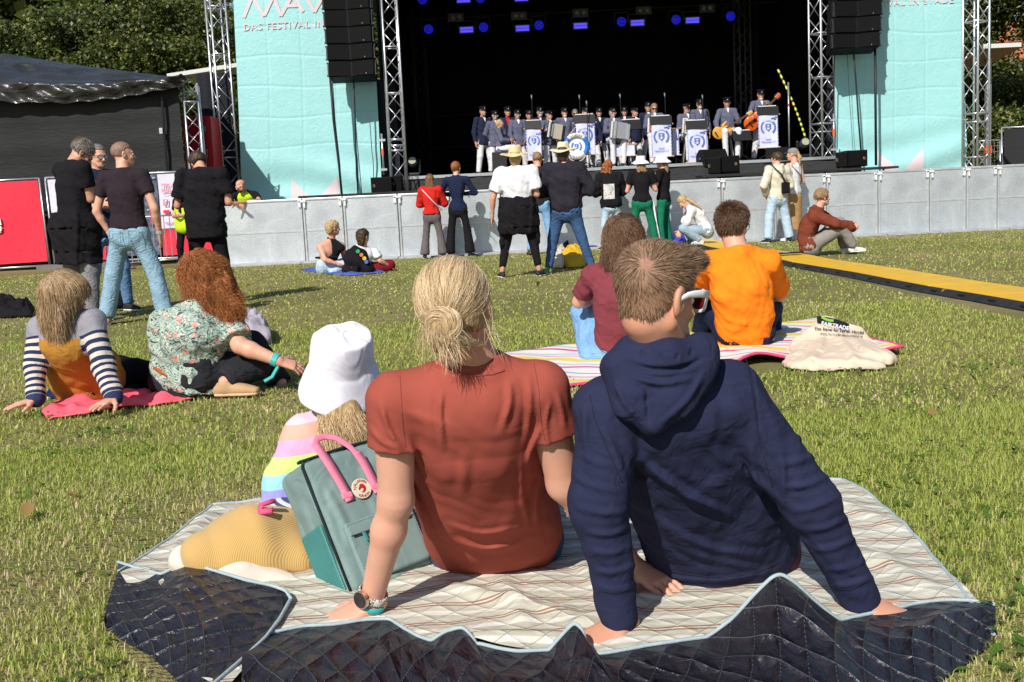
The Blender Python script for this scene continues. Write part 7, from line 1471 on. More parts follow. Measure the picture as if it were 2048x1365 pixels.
# ---------------------------------------------------------------- quilt in the foreground
t = NT('quilt_top'); at = t.n('Attribute', attribute_name='quv'); se = t.n('SeparateXYZ'); t.l(at.outputs['Vector'], se.inputs[0]); u_, v_ = se.outputs[0], se.outputs[1]
def pillow(t, u_, v_, s_):
    hs = []
    for sg in (1, -1):
        a = t.math('FRACT', t.math('DIVIDE', t.math('ADD', u_, t.math('MULTIPLY', v_, sg*1.0)), s_)); b = t.math('ABSOLUTE', t.math('SUBTRACT', a, .5)); hs.append(t.math('MULTIPLY', b, 2.))
    m_ = t.math('MAXIMUM', hs[0], hs[1]); return m_
pw = pillow(t, u_, v_, .082); seam = t.ramp(pw, [(.965, (0, 0, 0)), (.98, (1, 1, 1))]); dash = t.math('GREATER_THAN', t.math('FRACT', t.math('MULTIPLY', t.math('SUBTRACT', u_, v_), 95.)), .45)
wv = t.math('ADD', v_, t.math('MULTIPLY', t.noise(at.outputs['Vector'], 2.6, 1), .03)); fr = t.math('FRACT', t.math('MULTIPLY', wv, 9.))
nn = t.noise(at.outputs['Vector'], 260, 2)
st_ = t.ramp(fr, [(0, (.50, .49, .40)), (.14, (.50, .49, .40)), (.18, (.74, .70, .62)), (.34, (.74, .70, .62)), (.38, (.50, .49, .40)), (.58, (.54, .52, .42)), (.60, (.30, .15, .11)), (.65, (.30, .15, .11)), (.66, (.62, .60, .50)), (.70, (.62, .60, .50)), (.71, (.30, .15, .11)), (.76, (.30, .15, .11)), (.77, (.56, .54, .44)), (1, (.58, .56, .46))])
t.set(t.mix(t.math('MULTIPLY', t.math('MULTIPLY', seam, dash), .75), t.mix(t.math('MULTIPLY', nn, .22), st_, (.42, .39, .33)), (.10, .12, .14)), .85, 0, .15)
hgt = t.math('SUBTRACT', 1., t.math('POWER', pw, 5.)); pb = t.bump(hgt, .38, .008); pb = t.bump(t.noise(at.outputs['Vector'], 9, 3, 1.), .4, .02, pb); t.bump(nn, .25, .001, pb); QTOP = t.m
t = NT('quilt_lining'); at = t.n('Attribute', attribute_name='quv'); se = t.n('SeparateXYZ'); t.l(at.outputs['Vector'], se.inputs[0]); u_, v_ = se.outputs[0], se.outputs[1]
pw = pillow(t, u_, v_, .064); seam = t.ramp(pw, [(.95, (0, 0, 0)), (.975, (1, 1, 1))]); dash = t.math('GREATER_THAN', t.math('FRACT', t.math('MULTIPLY', t.math('SUBTRACT', u_, v_), 110.)), .5)
t.set(t.mix(t.math('MULTIPLY', t.math('MULTIPLY', seam, dash), .4), (.016, .014, .021), (.22, .21, .23)), t.ramp(t.noise(at.outputs['Vector'], 30, 3), [(.3, (.30,)*3), (.7, (.46,)*3)]), 0, .6)
hgt = t.math('SUBTRACT', 1., t.math('POWER', pw, 2.6)); pb = t.bump(hgt, .85, .016); pb = t.bump(t.noise(at.outputs['Vector'], 34, 3, 2.5), .55, .012, pb); t.bump(t.noise(at.outputs['Vector'], 11, 2, 1.5), .5, .03, pb); QLIN = t.m
QBIND = mat('quilt_binding', (.36, .44, .47), .7, .1, 30, .6, 160, .002)
qr = empty('quilt', G(1100, 1150), 'large quilted picnic blanket, striped beige on top with glossy black lining folded up in front', 'blanket')
def curve(pts, n, w_=None):
    p = np.array(pts, float); d = np.r_[0, np.cumsum(np.linalg.norm(np.diff(p, axis=0), axis=1))]; tt = np.linspace(0, d[-1], n)
    # Catmull-Rom like smoothing by cubic interpolation on a fine polyline
    fine = np.stack([np.interp(tt, d, p[:, i]) for i in range(3)], 1); k = np.array([1, 4, 6, 4, 1])/16.
    for _ in range(max(1, min(3, n//60))):
        g = fine.copy()
        for i in range(3): g[2:-2, i] = np.convolve(fine[:, i], k, 'valid')
        fine = g
    return fine
def coons(T_, B_, L_, R_, zf=None):
    n, m_ = len(L_), len(T_); u = np.linspace(0, 1, m_)[None, :, None]; v = np.linspace(0, 1, n)[:, None, None]
    A = (1-v)*T_[None]+v*B_[None]+(1-u)*L_[:, None]+u*R_[:, None]-((1-u)*(1-v)*T_[0]+u*(1-v)*T_[-1]+(1-u)*v*B_[0]+u*v*B_[-1])
    return A
def sheet_mesh(name, A, quv, material, parent, thick=.006):
    n, m_ = A.shape[:2]; i = np.arange(n-1)[:, None]*m_+np.arange(m_-1)[None]; q = np.stack([i, i+1, i+m_+1, i+m_], -1).reshape(-1, 4)
    o = mesh_np(name, A.reshape(-1, 3), q, material, parent, attrs=dict(quv=('FLOAT_VECTOR', quv.reshape(-1, 3)))); return o
def flapline(pts, D0=2.2):
    return [P(x, y, d) if d else G(x, y, .012) for x, y, d in pts]
top = [(496, 1368, 2.33), (549, 1323, 2.37), (610, 1300, 2.40), (672, 1284, 2.40), (730, 1268, 2.42), (780, 1260, 2.42), (808, 1276, 2.36), (836, 1298, 2.31), (862, 1285, 2.28), (890, 1266, 2.27), (926, 1256, 2.26), (948, 1280, 2.25), (961, 1309, 2.25), (1000, 1335, 2.22), (1037, 1347, 2.2), (1060, 1336, 2.2), (1090, 1312, 2.2), (1125, 1272, 2.2), (1150, 1246, 2.2), (1165, 1262, 2.19), (1178, 1310, 2.18), (1190, 1342, 2.17), (1215, 1350, 2.17), (1300, 1325, 2.2), (1376, 1298, 2.22), (1425, 1270, 2.23), (1465, 1240, 2.24), (1510, 1190, 2.25), (1545, 1156, 2.26), (1562, 1150, 2.26), (1590, 1168, 2.26), (1630, 1205, 2.27), (1670, 1238, 2.28), (1710, 1252, 2.30), (1780, 1256, 2.33), (1833, 1251, 2.36), (1870, 1242, 2.37), (1903, 1239, 2.37), (1945, 1250, 2.36), (1990, 1274, 2.33)]
Tc = curve([P(x, y, d) for x, y, d in top], 420); Tc[:, 2] = np.maximum(Tc[:, 2], .016)
g0 = lambda x, y, z=.010: G(x, y, z)
Tq = curve([g0(*p) for p in [(425, 1015), (530, 1000), (700, 966), (900, 957), (1300, 952), (1685, 963)]], 220); Rq = curve([g0(*p) for p in [(1685, 963), (1748, 1000), (1790, 1040), (1855, 1105), (1925, 1190), (1988, 1272)]], 150)
Lq = curve([g0(*p) for p in [(425, 1015), (370, 1058), (300, 1112), (238, 1152)]], 150); 
Tg = Tc.copy(); Tg[:, 2] = .010; Bq = curve([g0(238, 1152), g0(290, 1230), g0(380, 1345), g0(450, 1400)]+[p for p in Tg[8::6]]+[g0(1988, 1272)], 220); Bq[0] = Lq[-1]; Bq[-1] = Rq[-1]
A = coons(Tq, Bq, Lq, Rq); flat_ = A.copy()
xx, yy = A[..., 0], A[..., 1]; pr = A.reshape(-1, 3)
A[..., 2] = .012+.006*wob(pr*7, 1, 1).reshape(xx.shape)+.004*wob(pr*17, 1, 3).reshape(xx.shape)+.006
eg = np.minimum(np.linspace(0, 1, A.shape[0])[:, None], np.minimum(np.linspace(0, 1, A.shape[1]), 1-np.linspace(0, 1, A.shape[1]))[None])*0
# long soft creases fanning out from where people sit
def crease(A, a, b, w_, h_):
    a, b = G(*a)[:2], G(*b)[:2]; q = A[..., :2]-a; ab = b-a; t_ = np.clip((q@ab)/(ab@ab), 0, 1); d = np.linalg.norm(q-t_[..., None]*ab, axis=-1); A[..., 2] += h_*np.exp(-(d/w_)**2)*np.clip(np.minimum(t_, 1-t_)*5, 0, 1)
for a, b, w_, h_ in (((870, 1180), (1180, 1260), .03, .016), ((1150, 1120), (1300, 1300), .025, .014), ((1320, 1200), (1120, 1290), .03, .018), ((1590, 1080), (1800, 1150), .04, .018), ((1600, 1000), (1830, 1080), .035, .014), ((1750, 1130), (1900, 1220), .03, .012), ((520, 1040), (380, 1100), .03, .02), ((900, 1300), (1150, 1290), .03, .015), ((1560, 1150), (1680, 1050), .03, .016), ((1000, 1160), (1060, 1290), .028, .014), ((430, 1030), (330, 1130), .025, .012)): crease(A, a, b, w_, h_)
th = .12; quv = np.zeros_like(A); X0, Y0 = flat_[..., 0], flat_[..., 1]; quv[..., 0] = X0; quv[..., 1] = Y0+.16*np.clip(-X0-.1, 0, 2)**1.2+.02*X0; sheet_mesh('quilt_top', A, quv, QTOP, qr)
def edge(name, pts, r_=.0045): mb = MB(); mb.tube(pts, r_, 6); return mb.build(name, QBIND, qr, smooth=True)
edge('binding', list(A[0])); edge('binding', list(A[:, -1])); edge('binding', list(A[:, 0]))
# folded up front edge: black lining
bot = [(480, 1440), (700, 1460), (900, 1470), (1100, 1480), (1300, 1480), (1500, 1470), (1700, 1440), (1850, 1385), (1940, 1325), (1992, 1282)]
Bc = curve([G(x, y, .006) for x, y in bot], 420); n_ = 60; L_ = np.array([lerp(Tc[0], Bc[0], k) for k in np.linspace(0, 1, n_)]); R_ = np.array([lerp(Tc[-1], Bc[-1], k) for k in np.linspace(0, 1, n_)]); F_ = coons(Tc, Bc, L_, R_)
vv = np.linspace(0, 1, n_)[:, None]; uu = np.linspace(0, 1, 420)[None]
dropz = F_[..., 2]*0; F_[..., 2] = F_[0][None, :, 2]*(1-vv)**1.5+F_[-1][None, :, 2]*(1-(1-vv)**1.5)
F_[..., 2] += np.sin(np.pi*vv)*(.010+.008*wob(F_.reshape(-1, 3)*10, 1, 2).reshape(uu.shape[1]*0+n_, 420)); F_[..., 2] += np.sin(np.pi*vv)*.006*wob(F_.reshape(-1, 3)*V(30, 12, 12), 1, 5).reshape(n_, 420)+np.sin(np.pi*vv)*.012*(1-np.abs(wob(F_.reshape(-1, 3)*V(9, 16, 6), 1, 8)).reshape(n_, 420))
F_[..., 2] = np.maximum(F_[..., 2], .008)
q2 = np.zeros_like(F_); q2[..., 0] = np.r_[0, np.cumsum(np.linalg.norm(np.diff(Bc, axis=0), axis=1))][None]*1.0; q2[..., 1] = vv*.22+.25*np.abs(Tc[:, 2])[None]*(1-vv); sheet_mesh('lining_flap', F_, q2, QLIN, qr); edge('binding', list(Tc+V(0, 0, .003)))
# left corner flap
tl = curve([P(238, 1152, 2.92), P(275, 1158, 2.86), P(320, 1152, 2.80), P(350, 1138, 2.77), P(376, 1128, 2.76), P(426, 1143, 2.72), G(496, 1164, .055), G(545, 1174, .04), G(572, 1184, .032), G(582, 1200, .026)], 150); tl[:, 2] = np.maximum(tl[:, 2], .022)
rl = curve([G(x, y, .024) for x, y in [(582, 1200), (560, 1240), (532, 1277), (480, 1325), (430, 1368), (390, 1410)]], 90)
ll = curve([G(*p, .008) for p in [(238, 1152), (222, 1200), (208, 1252)]], 90); ll[:, 2] = .022; ll[0] = tl[0]
bl = curve([G(*p, .008) for p in [(208, 1252), (240, 1280), (300, 1312), (345, 1352), (390, 1410)]], 150); bl[-1] = rl[-1]; bl[0] = ll[-1]; rl[0] = tl[-1]
E_ = coons(tl, bl, ll, rl); v1 = np.linspace(0, 1, 90)[:, None]; u1 = np.linspace(0, 1, 150)[None]
E_[..., 2] += np.sin(np.pi*v1)*np.sin(np.pi*u1)*(.016+.010*wob(E_.reshape(-1, 3)*9, 1, 4).reshape(90, 150))+np.sin(np.pi*v1)*.005*wob(E_.reshape(-1, 3)*25, 1, 7).reshape(90, 150); E_[..., 2] = np.maximum(E_[..., 2], .007+.017*np.clip(6*(1-v1), 0, 1))
q3 = np.zeros_like(E_); q3[..., 0] = u1*.42+v1*.02; q3[..., 1] = v1*.34+u1*.05; sheet_mesh('lining_corner', E_, q3, QLIN, qr); edge('binding', list(tl+V(0, 0, .003))+list(rl+V(0, 0, .003))[1:])
# ---------------------------------------------------------------- foreground woman
TEE = cloth('tee_terracotta', (.31, .070, .050), fold=.18, fs=7, var=.05, bs=700, bd=.0006)
D = 2.4
J = jpix(2.4, dict(H=(914, 614, -.06), N=(962, 738, -.02), SL=(788, 800, -.03), SR=(1084, 776, -.02), EL=(792, 1000, .0), WL=(741, 1210, .07), ER=(1128, 968, .06), WR=(1270, 1136, .20), C=(950, 868, .06), W=(962, 970, .20), PL=(932, 1072, .42), PR=(1044, 1066, .44), KL=(930, 965, .9), KR=(1050, 960, .9), AL=(935, 905, 1.3), AR=(1035, 905, 1.3), TL=(930, 880, 1.4), TR=(1040, 880, 1.4)))
def wfold(T):
    ym = 2.62
    for pts, w_, h_ in (([(884, 775), (878, 830), (888, 905)], 7, .006), ([(1018, 760), (1022, 810), (1000, 870)], 8, .005), ([(1056, 745), (1062, 820), (1050, 900)], 8, .005), ([(760, 800), (775, 860), (805, 905)], 7, .006), ([(790, 900), (815, 960), (850, 1050), (880, 1105)], 8, .007),
        ([(812, 870), (840, 940), (862, 1000)], 6, .004), ([(1085, 850), (1060, 900), (1055, 960)], 7, .006), ([(1100, 800), (1090, 850), (1098, 900)], 6, .005), ([(1095, 930), (1070, 990), (1075, 1060)], 7, .006), ([(1050, 900), (1040, 980), (1060, 1060)], 7, .004), ([(905, 1080), (970, 1105), (1050, 1085)], 8, .006), ([(890, 1045), (960, 1075), (1060, 1050)], 7, .004),
        ([(735, 850), (760, 885), (800, 900)], 6, .004), ([(1112, 780), (1125, 820), (1130, 860)], 6, .004), ([(930, 900), (925, 1000)], 12, .003), ([(870, 725), (930, 752), (1000, 735)], 6, -.004)): T.pfold(pts, w_, h_, ym)
    T.loft([(J['C']+V(.0, .05, 0), V(1, 0, 0), .158, .12), (J['W'], V(1, 0, 0), .150, .125), ((J['PL']+J['PR'])/2+V(0, -.03, .03), V(1, 0, 0), .165, .125)], k=.04)
R = person('blond woman with a loose bun in a terracotta T-shirt on the quilt', J, G(975, 1110), 2.4, 1., 1., dict(yaw=14, pitch=6, roll=-6), SKIN, dict(m=TEE, sl=.44, g=.014, sa=.92, hem=.05, nz=.0022, h=.0048, name='t_shirt', sdf=[wfold], neckw=-.012), dict(m=denim('denim_dark', (.035, .075, .16)), g=.012, rise=.05, h=.011), None, None,
    hands=dict(L=dict(dir=V(-.85, -.22, -.30), back=V(.0, -.2, 1), curl=10, side=1), R=dict(dir=V(.55, -.75, -.16), back=V(.1, -.3, 1), curl=10, side=1)), arm=.97, fem=1., neck_r=.050, hk=.88, hbm=.0055, bfold=lambda B: [B.pfold(p_, 4, -.0005, 2.6) for p_ in ([(752, 1000), (785, 1016), (822, 1006)], [(758, 1016), (790, 1030), (818, 1022)], [(765, 985), (790, 996), (815, 990)])])
def curly_loop(b, M, R0, r0, n, turns=1.4, k=26):
    S_ = []
    for i in range(n):
        a0 = rng.random()*6.28; ph = rng.random()*6.28; rr = r0*math.sqrt(rng.random()); tl_ = rng.normal(0, .25); R1 = R0*(.8+.4*rng.random())
        a = np.linspace(0, 6.28*turns*(.4+.5*rng.random()), k)+a0; off = ph+a*.8; rad_ = R1+rr*np.cos(off); S_.append(b+(np.stack([rad_*np.cos(a), rr*np.sin(off)+tl_*.01*np.sin(a), rad_*np.sin(a)], 1))@M.T)
    return np.array(S_)
def bunhair(R):
    H, root = R['H'], R['root']; M = H.M; k = H.k; S = Sdf(.02); S.ell(H.w(0, -.016, .034), V(.083, .102, .091)*k, M); S.ell(H.w(0, -.045, -.02), V(.072, .055, .07)*k, M, k=.03)
    S.box(H.w(0, .035+.1, -.04), V(.12, .1, .1)*k, M, r=.02, k=.012, op='-'); bun = H.w(.0, -.118, -.022)
    for sx in (-1, 1): S.ell(H.w(sx*.09, .006, -.03), V(.022, .030, .040)*k, M, k=.008, op='-')
    S.box(H.w(0, -.02, -.16), V(.14, .12, .085)*k, M@hrotx(-22), r=.01, k=.01, op='-')
    S.ell(bun, V(.033, .026, .033), M, k=.012); v, q = S.mesh(.005); base = hairmat('hair_blond_near', (.34, .21, .095), (.62, .46, .25)); o = mesh_np('hair', v, q, base, root); R['hair'] = o
    nr = vnorm(v, q); n = 21000; sel = rng.integers(0, len(v), n); rt = v[sel]; loc = (rt-H.w(0, -.016, .034))@M/(V(.083, .102, .091)*k)
    bl_ = (bun-H.w(0, -.016, .034))@M/(V(.083, .102, .091)*k); d0 = loc/np.linalg.norm(loc, axis=1)[:, None]; jb = bl_/np.linalg.norm(bl_)+rng.normal(0, .13, (n, 3))*V(1, .3, 1); d1 = jb/np.linalg.norm(jb, axis=1)[:, None]
    om = np.arccos(np.clip((d0*d1).sum(1), -1, 1))[:, None]; K = 16; out = []; f0 = 1.0+rng.random((n, 1))*.035; amp = rng.normal(0, .02, (n, 1)); ph = rng.random((n, 1))*6.28; fly = (rng.random((n, 1)) < .03)*rng.random((n, 1))*.14
    end = .55+.45*rng.random((n, 1))
    for i in range(K):
        t_ = i/(K-1)*end; dd = (np.sin((1-t_)*om)*d0+np.sin(t_*om)*d1)/(np.sin(om)+1e-6); cr = np.cross(d0, d1); dd = dd+cr*amp*np.sin(t_*5+ph); dd /= np.linalg.norm(dd, axis=1)[:, None]
        rr = f0+.03*np.sin(np.pi*t_)+fly*np.sin(np.pi*t_*.8); below = np.clip(-loc[:, 2:3], 0, 1); out.append(H.w(0, -.016, .034)+(dd*rr*V(.083, .102, .091)*k*(1-.06*below))@M.T)
    Sx = np.stack(out, 1); a_sel = (loc[:, 1] < .55); sm_ = strandmat('strand_blond_near', (.38, .24, .11), (.95, .78, .52), .35); rnd = np.clip(rng.random(n)*.8+.25*np.sin(np.arctan2(loc[:, 0], loc[:, 2])*9)*.5, 0, 1); s_ = strands('hair_strand', Sx[a_sel], .00033, sm_, o, rnd[a_sel]); s_['kind'] = 'stuff'
    B1 = curly_loop(bun+M[:, 2]*.004, M, .022, .015, 2400, 1.6); s_ = strands('bun_strand', B1+nrm(-M[:, 1])*.004, .00045, sm_, o); s_['kind'] = 'stuff'
    nn = 240; rt = bun+rng.normal(0, .012, (nn, 3))@M.T-M[:, 2]*.018; fl = nrm(-M[:, 2]*1.+V(.15, -.12, 0)); W_ = []
    dirs = fl+rng.normal(0, .22, (nn, 3)); cv = rng.normal(0, .35, (nn, 3)); L_ = .03+.04*rng.random((nn, 1)); p = rt.copy()
    for i in range(14): W_.append(p.copy()); d = dirs+cv*(i/13)**1.5+V(0, 0, -.35)*(i/13); d /= np.linalg.norm(d, axis=1)[:, None]; p = p+d*L_/13
    s_ = strands('loose_strand', np.stack(W_, 1), .0004, sm_, o); s_['kind'] = 'stuff'
    # nape hair drawn up to the bun and a few wisps at the sides
    nn = 2600; a = rng.uniform(-1.25, 1.25, nn); rt = np.array([H.w(.066*math.sin(x), -.03-.052*math.cos(x), -.085-.01*rng.random()) for x in a]); tgt = bun+rng.normal(0, .012, (nn, 3)); W_ = []
    for i in range(12): t_ = i/11; W_.append(rt*(1-t_)+tgt*t_-M[:, 1]*(.022*math.sin(math.pi*t_))+rng.normal(0, .0006, (nn, 3)))
    s_ = strands('nape_strand', np.stack(W_, 1), .0004, sm_, o); s_['kind'] = 'stuff'
    nn = 110; W_ = []; sd = rng.choice([-1, 1], nn, p=[.45, .55]); p = np.array([H.w(s*.078, -.01+rng.normal(0, .02), .0+rng.normal(0, .02)) for s in sd]); dirs = V(0, 0, -1)+rng.normal(0, .2, (nn, 3))+M[:, 0]*sd[:, None]*.12; cv = rng.normal(0, .5, (nn, 3)); L_ = .05+.07*rng.random((nn, 1))
    for i in range(12): W_.append(p.copy()); d = dirs+cv*(i/11)**2; d /= np.linalg.norm(d, axis=1)[:, None]; p = p+d*L_/11
    s_ = strands('wisp', np.stack(W_, 1), .00035, sm_, o); s_['kind'] = 'stuff'
bunhair(R)
# ribbed neck band and armhole seams
def seam(R, pts, r_, m, name, off=.001, n=40):
    f = raysnap(*R['topvq'], off); P2 = curve([(x, y, 0) for x, y in pts], n); mb = MB(); q = np.array([f(x, y) for x, y, _ in P2])
    for _ in range(3): q[1:-1] = (q[:-2]+2*q[1:-1]+q[2:])/4
    mb.tube(list(q), r_, 6); return mb.build(name, m, R['root'], smooth=True)
seam(R, [(872, 733), (905, 747), (945, 753), (985, 749), (1008, 741)], (.0028), TEE, 'neck_band', .0005)
SEAM = plain('seam_rust', (.17, .035, .025), .9); seam(R, [(800, 752), (803, 800), (806, 850), (812, 895)], .0011, SEAM, 'seam', -.0002); seam(R, [(1068, 728), (1078, 780), (1082, 840), (1090, 880)], .0011, SEAM, 'seam', -.0002)
# watch, ribbon
w_ = J['WL']; ax = nrm(J['WL']-J['EL']); cpt = w_-ax*.030; sd = nrm(np.cross(ax, V(0, 1, 0))); fr_ = nrm(np.cross(sd, ax)); fr_ = fr_ if fr_[1] < 0 else -fr_
t = NT('leopard_band'); v1 = t.n('TexVoronoi'); v1.inputs['Scale'].default_value = 130; t.l(t.co(), v1.inputs['Vector']); t.set(t.ramp(t.math('ADD', v1.outputs[0], t.math('MULTIPLY', t.noise(t.co(), 240, 1), .3)), [(.42, (.75, .70, .62)), (.47, (.03, .03, .03)), (.62, (.03, .03, .03)), (.68, (.75, .70, .62))]), .6); LEO = t.m
wt = empty('smartwatch', cpt, 'round black smartwatch with leopard print strap on a female left wrist', 'watch')
mb = MB(); ring = [cpt+sd*.0335*math.cos(a)+fr_*.0330*math.sin(a)+ax*.004*math.cos(a) for a in np.linspace(0, 6.283, 33)[:-1]]; mb.tube(ring, [(.0025, .0105)]*32, 8, closed=True, flat=ax); mb.build('strap', LEO, wt, smooth=True)
fc = cpt-sd*.0*1+fr_*.034*.80-sd*.0; fn_ = nrm(fr_*.85-V(1, 0, 0)*.62+V(0, 0, .15)); fc = cpt+fn_*.0365
mb = MB(); mb.tube([fc-fn_*.004, fc+fn_*.006], [.0215, .0215], 28); mb.build('case', plain('rose_gold', (.75, .48, .38), .25, .9), wt, smooth=False, bevel=.001); mb = MB(); mb.tube([fc+fn_*.0058, fc+fn_*.0072], [.0195, .0185], 28); mb.build('screen', BLACKG, wt)
cr = cpt+ax*.025; rb = empty('wristband', cr, 'turquoise festival ribbon with a white clip below the smartwatch', 'wristband'); mb = MB(); ring = [cr+sd*.0340*math.cos(a)+fr_*.0335*math.sin(a) for a in np.linspace(0, 6.283, 29)[:-1]]; mb.tube(ring, [(.0012, .009)]*28, 6, closed=True, flat=ax); mb.build('ribbon', mat('ribbon_satin', (.05, .45, .42), .3, .1, 30, .2, 200, .001), rb, smooth=True)
e0 = P(762, 1242, 2.44); mb = MB(); mb.add([e0, e0+V(.0, 0, .012), P(803, 1268, 2.43)+V(0, 0, .006), P(800, 1272, 2.43)], [(0, 1, 2, 3)]); mb.build('tag', plain('tag_white', (.75, .74, .8), .5), rb); mb = MB(); mb.box(e0+V(.004, 0, .004), (.016, .010, .014)); mb.build('clip', WHITEP, rb, bevel=.002)
# ---------------------------------------------------------------- foreground man
HOOD = cloth('hoodie_navy', (.021, .024, .058), fold=.5, fs=13, var=.10, bs=650, bd=.0007, rough=.95)
J = jpix(2.35, dict(H=(1312, 592, -.08), N=(1345, 722, -.01), SL=(1216, 822, -.06), SR=(1458, 790, -.02), EL=(1198, 1012, -.08), WL=(1243, 1250, -.055), ER=(1622, 1006, -.02), WR=(1726, 1210, .01), C=(1368, 900, .07), W=(1420, 1010, .20), PL=(1378, 1098, .33), PR=(1505, 1092, .33), KL=(1360, 985, .8), KR=(1500, 975, .8), AL=(1340, 915, 1.2), AR=(1480, 910, 1.2), TL=(1335, 885, 1.3), TR=(1490, 880, 1.3)))
def mfold(T):
    ym = 2.62
    for pts, w_, h_ in (([(1497, 712), (1512, 800), (1520, 880), (1548, 985)], 4, -.004), ([(1240, 880), (1310, 950), (1400, 1010), (1480, 1030)], 12, .006), ([(1290, 930), (1380, 1000), (1500, 1050)], 10, .005), ([(1270, 985), (1330, 1060), (1440, 1110), (1540, 1110)], 11, .007), ([(1310, 1050), (1400, 1120), (1520, 1135)], 9, .006), ([(1510, 860), (1500, 930), (1530, 1010)], 9, .005),
        ([(1560, 900), (1570, 960), (1560, 1040)], 8, .005), ([(1200, 850), (1230, 900), (1260, 990)], 8, .006), ([(1380, 870), (1480, 940), (1560, 1000)], 12, .004), ([(1175, 800), (1165, 860), (1180, 930)], 9, .005), ([(1480, 745), (1530, 800), (1560, 880)], 10, .004), ([(1300, 1150), (1430, 1168), (1560, 1140)], 6, .004),
        ([(1140, 945), (1180, 975), (1250, 985)], 8, .0035), ([(1145, 1010), (1200, 1030), (1260, 1022)], 8, .0045), ([(1165, 1060), (1215, 1075), (1268, 1052)], 7, .0045), ([(1170, 1100), (1225, 1112), (1275, 1085)], 7, .0035), ([(1178, 1140), (1230, 1150), (1280, 1125)], 7, .0045), ([(1185, 1172), (1235, 1185), (1285, 1165)], 7, .0035), ([(1150, 900), (1185, 925), (1240, 935)], 8, .003),
        ([(1550, 930), (1600, 925), (1650, 900)], 9, .0035), ([(1560, 975), (1610, 975), (1670, 945)], 8, .0045), ([(1575, 1020), (1625, 1020), (1690, 985)], 8, .0045), ([(1600, 1060), (1650, 1060), (1705, 1030)], 7, .0045), ([(1620, 1100), (1668, 1100), (1725, 1070)], 7, .0045), ([(1645, 1140), (1690, 1140), (1740, 1115)], 7, .0035), ([(1660, 1172), (1705, 1172), (1755, 1150)], 7, .0045), ([(1580, 880), (1620, 870), (1640, 850)], 8, .003)): T.pfold(pts, w_, h_, ym)
    T.loft([(J['C']+V(-.01, .05, 0), V(1, 0, 0), .185, .13), (J['W'], V(1, 0, 0), .165, .135), ((J['PL']+J['PR'])/2+V(0, -.03, .02), V(1, 0, 0), .165, .135)], k=.05)
R = person('man with short light brown hair in a navy hoodie on the quilt', J, G(1430, 1140), 2.35, 1.03, 1., dict(yaw=50, pitch=-9, roll=4), SKIN_T, dict(m=HOOD, sl=1.96, g=.017, wg=.006, hem=.05, nz=.004, ns=15, h=.005, cuff=1, name='hoodie', sdf=[mfold], collar=0), dict(m=cloth('shorts_maroon', (.13, .035, .045)), g=.030, rise=.05, h=.012), None, None,
    hands=dict(L=dict(dir=V(-.80, -.50, -.20), back=V(.0, -.25, 1), curl=10, side=-1), R=dict(dir=V(.65, -.6, -.2), back=V(0, -.3, 1), curl=14, side=-1)), arm=1.0, fem=1.05, neck_r=.058, hk=.90)
Rm = R; H = R['H']
S = Sdf(.025); Dn = J['N'][1]; w = lambda x, y, d: P(x, y, d)
S.cap(w(1262, 706, 2.27), w(1335, 716, 2.22), .030, .032); S.cap(w(1335, 716, 2.22), w(1400, 698, 2.26), .032, .030); S.cap(w(1400, 698, 2.26), w(1412, 688, 2.36), .028, .024); S.cap(w(1262, 706, 2.27), w(1262, 700, 2.38), .030, .028)
S.cap(w(1240, 735, 2.25), w(1262, 810, 2.215), .040, .030, k=.03); S.cap(w(1400, 730, 2.25), w(1350, 810, 2.215), .042, .030, k=.03); S.cap(w(1262, 800, 2.215), w(1300, 842, 2.215), .034, .024, k=.03); S.cap(w(1350, 800, 2.215), w(1305, 842, 2.215), .034, .022, k=.03)
S.ell(w(1315, 765, 2.24), V(.085, .040, .060), k=.04); S.ell(w(1345, 712, 2.31), V(.055, .06, .05), k=.01, op='-')
for pts, w_, h_ in (([(1248, 722), (1300, 742), (1370, 738), (1412, 712)], 6, -.006), ([(1262, 752), (1320, 772), (1390, 755)], 7, .006), ([(1292, 775), (1293, 810), (1296, 850)], 3, -.005), ([(1225, 760), (1250, 810), (1290, 850)], 7, .005), ([(1410, 740), (1380, 800), (1320, 850)], 7, .006), ([(1280, 700), (1290, 715)], 4, -.005), ([(1320, 708), (1322, 725)], 4, -.005), ([(1355, 706), (1352, 722)], 4, -.005), ([(1385, 698), (1380, 714)], 4, -.005)): S.pfold(pts, w_, h_, 2.4)
S.noise(.003, 30, 2); mesh_np('hood', *S.mesh(.0045), HOOD, R['root'])
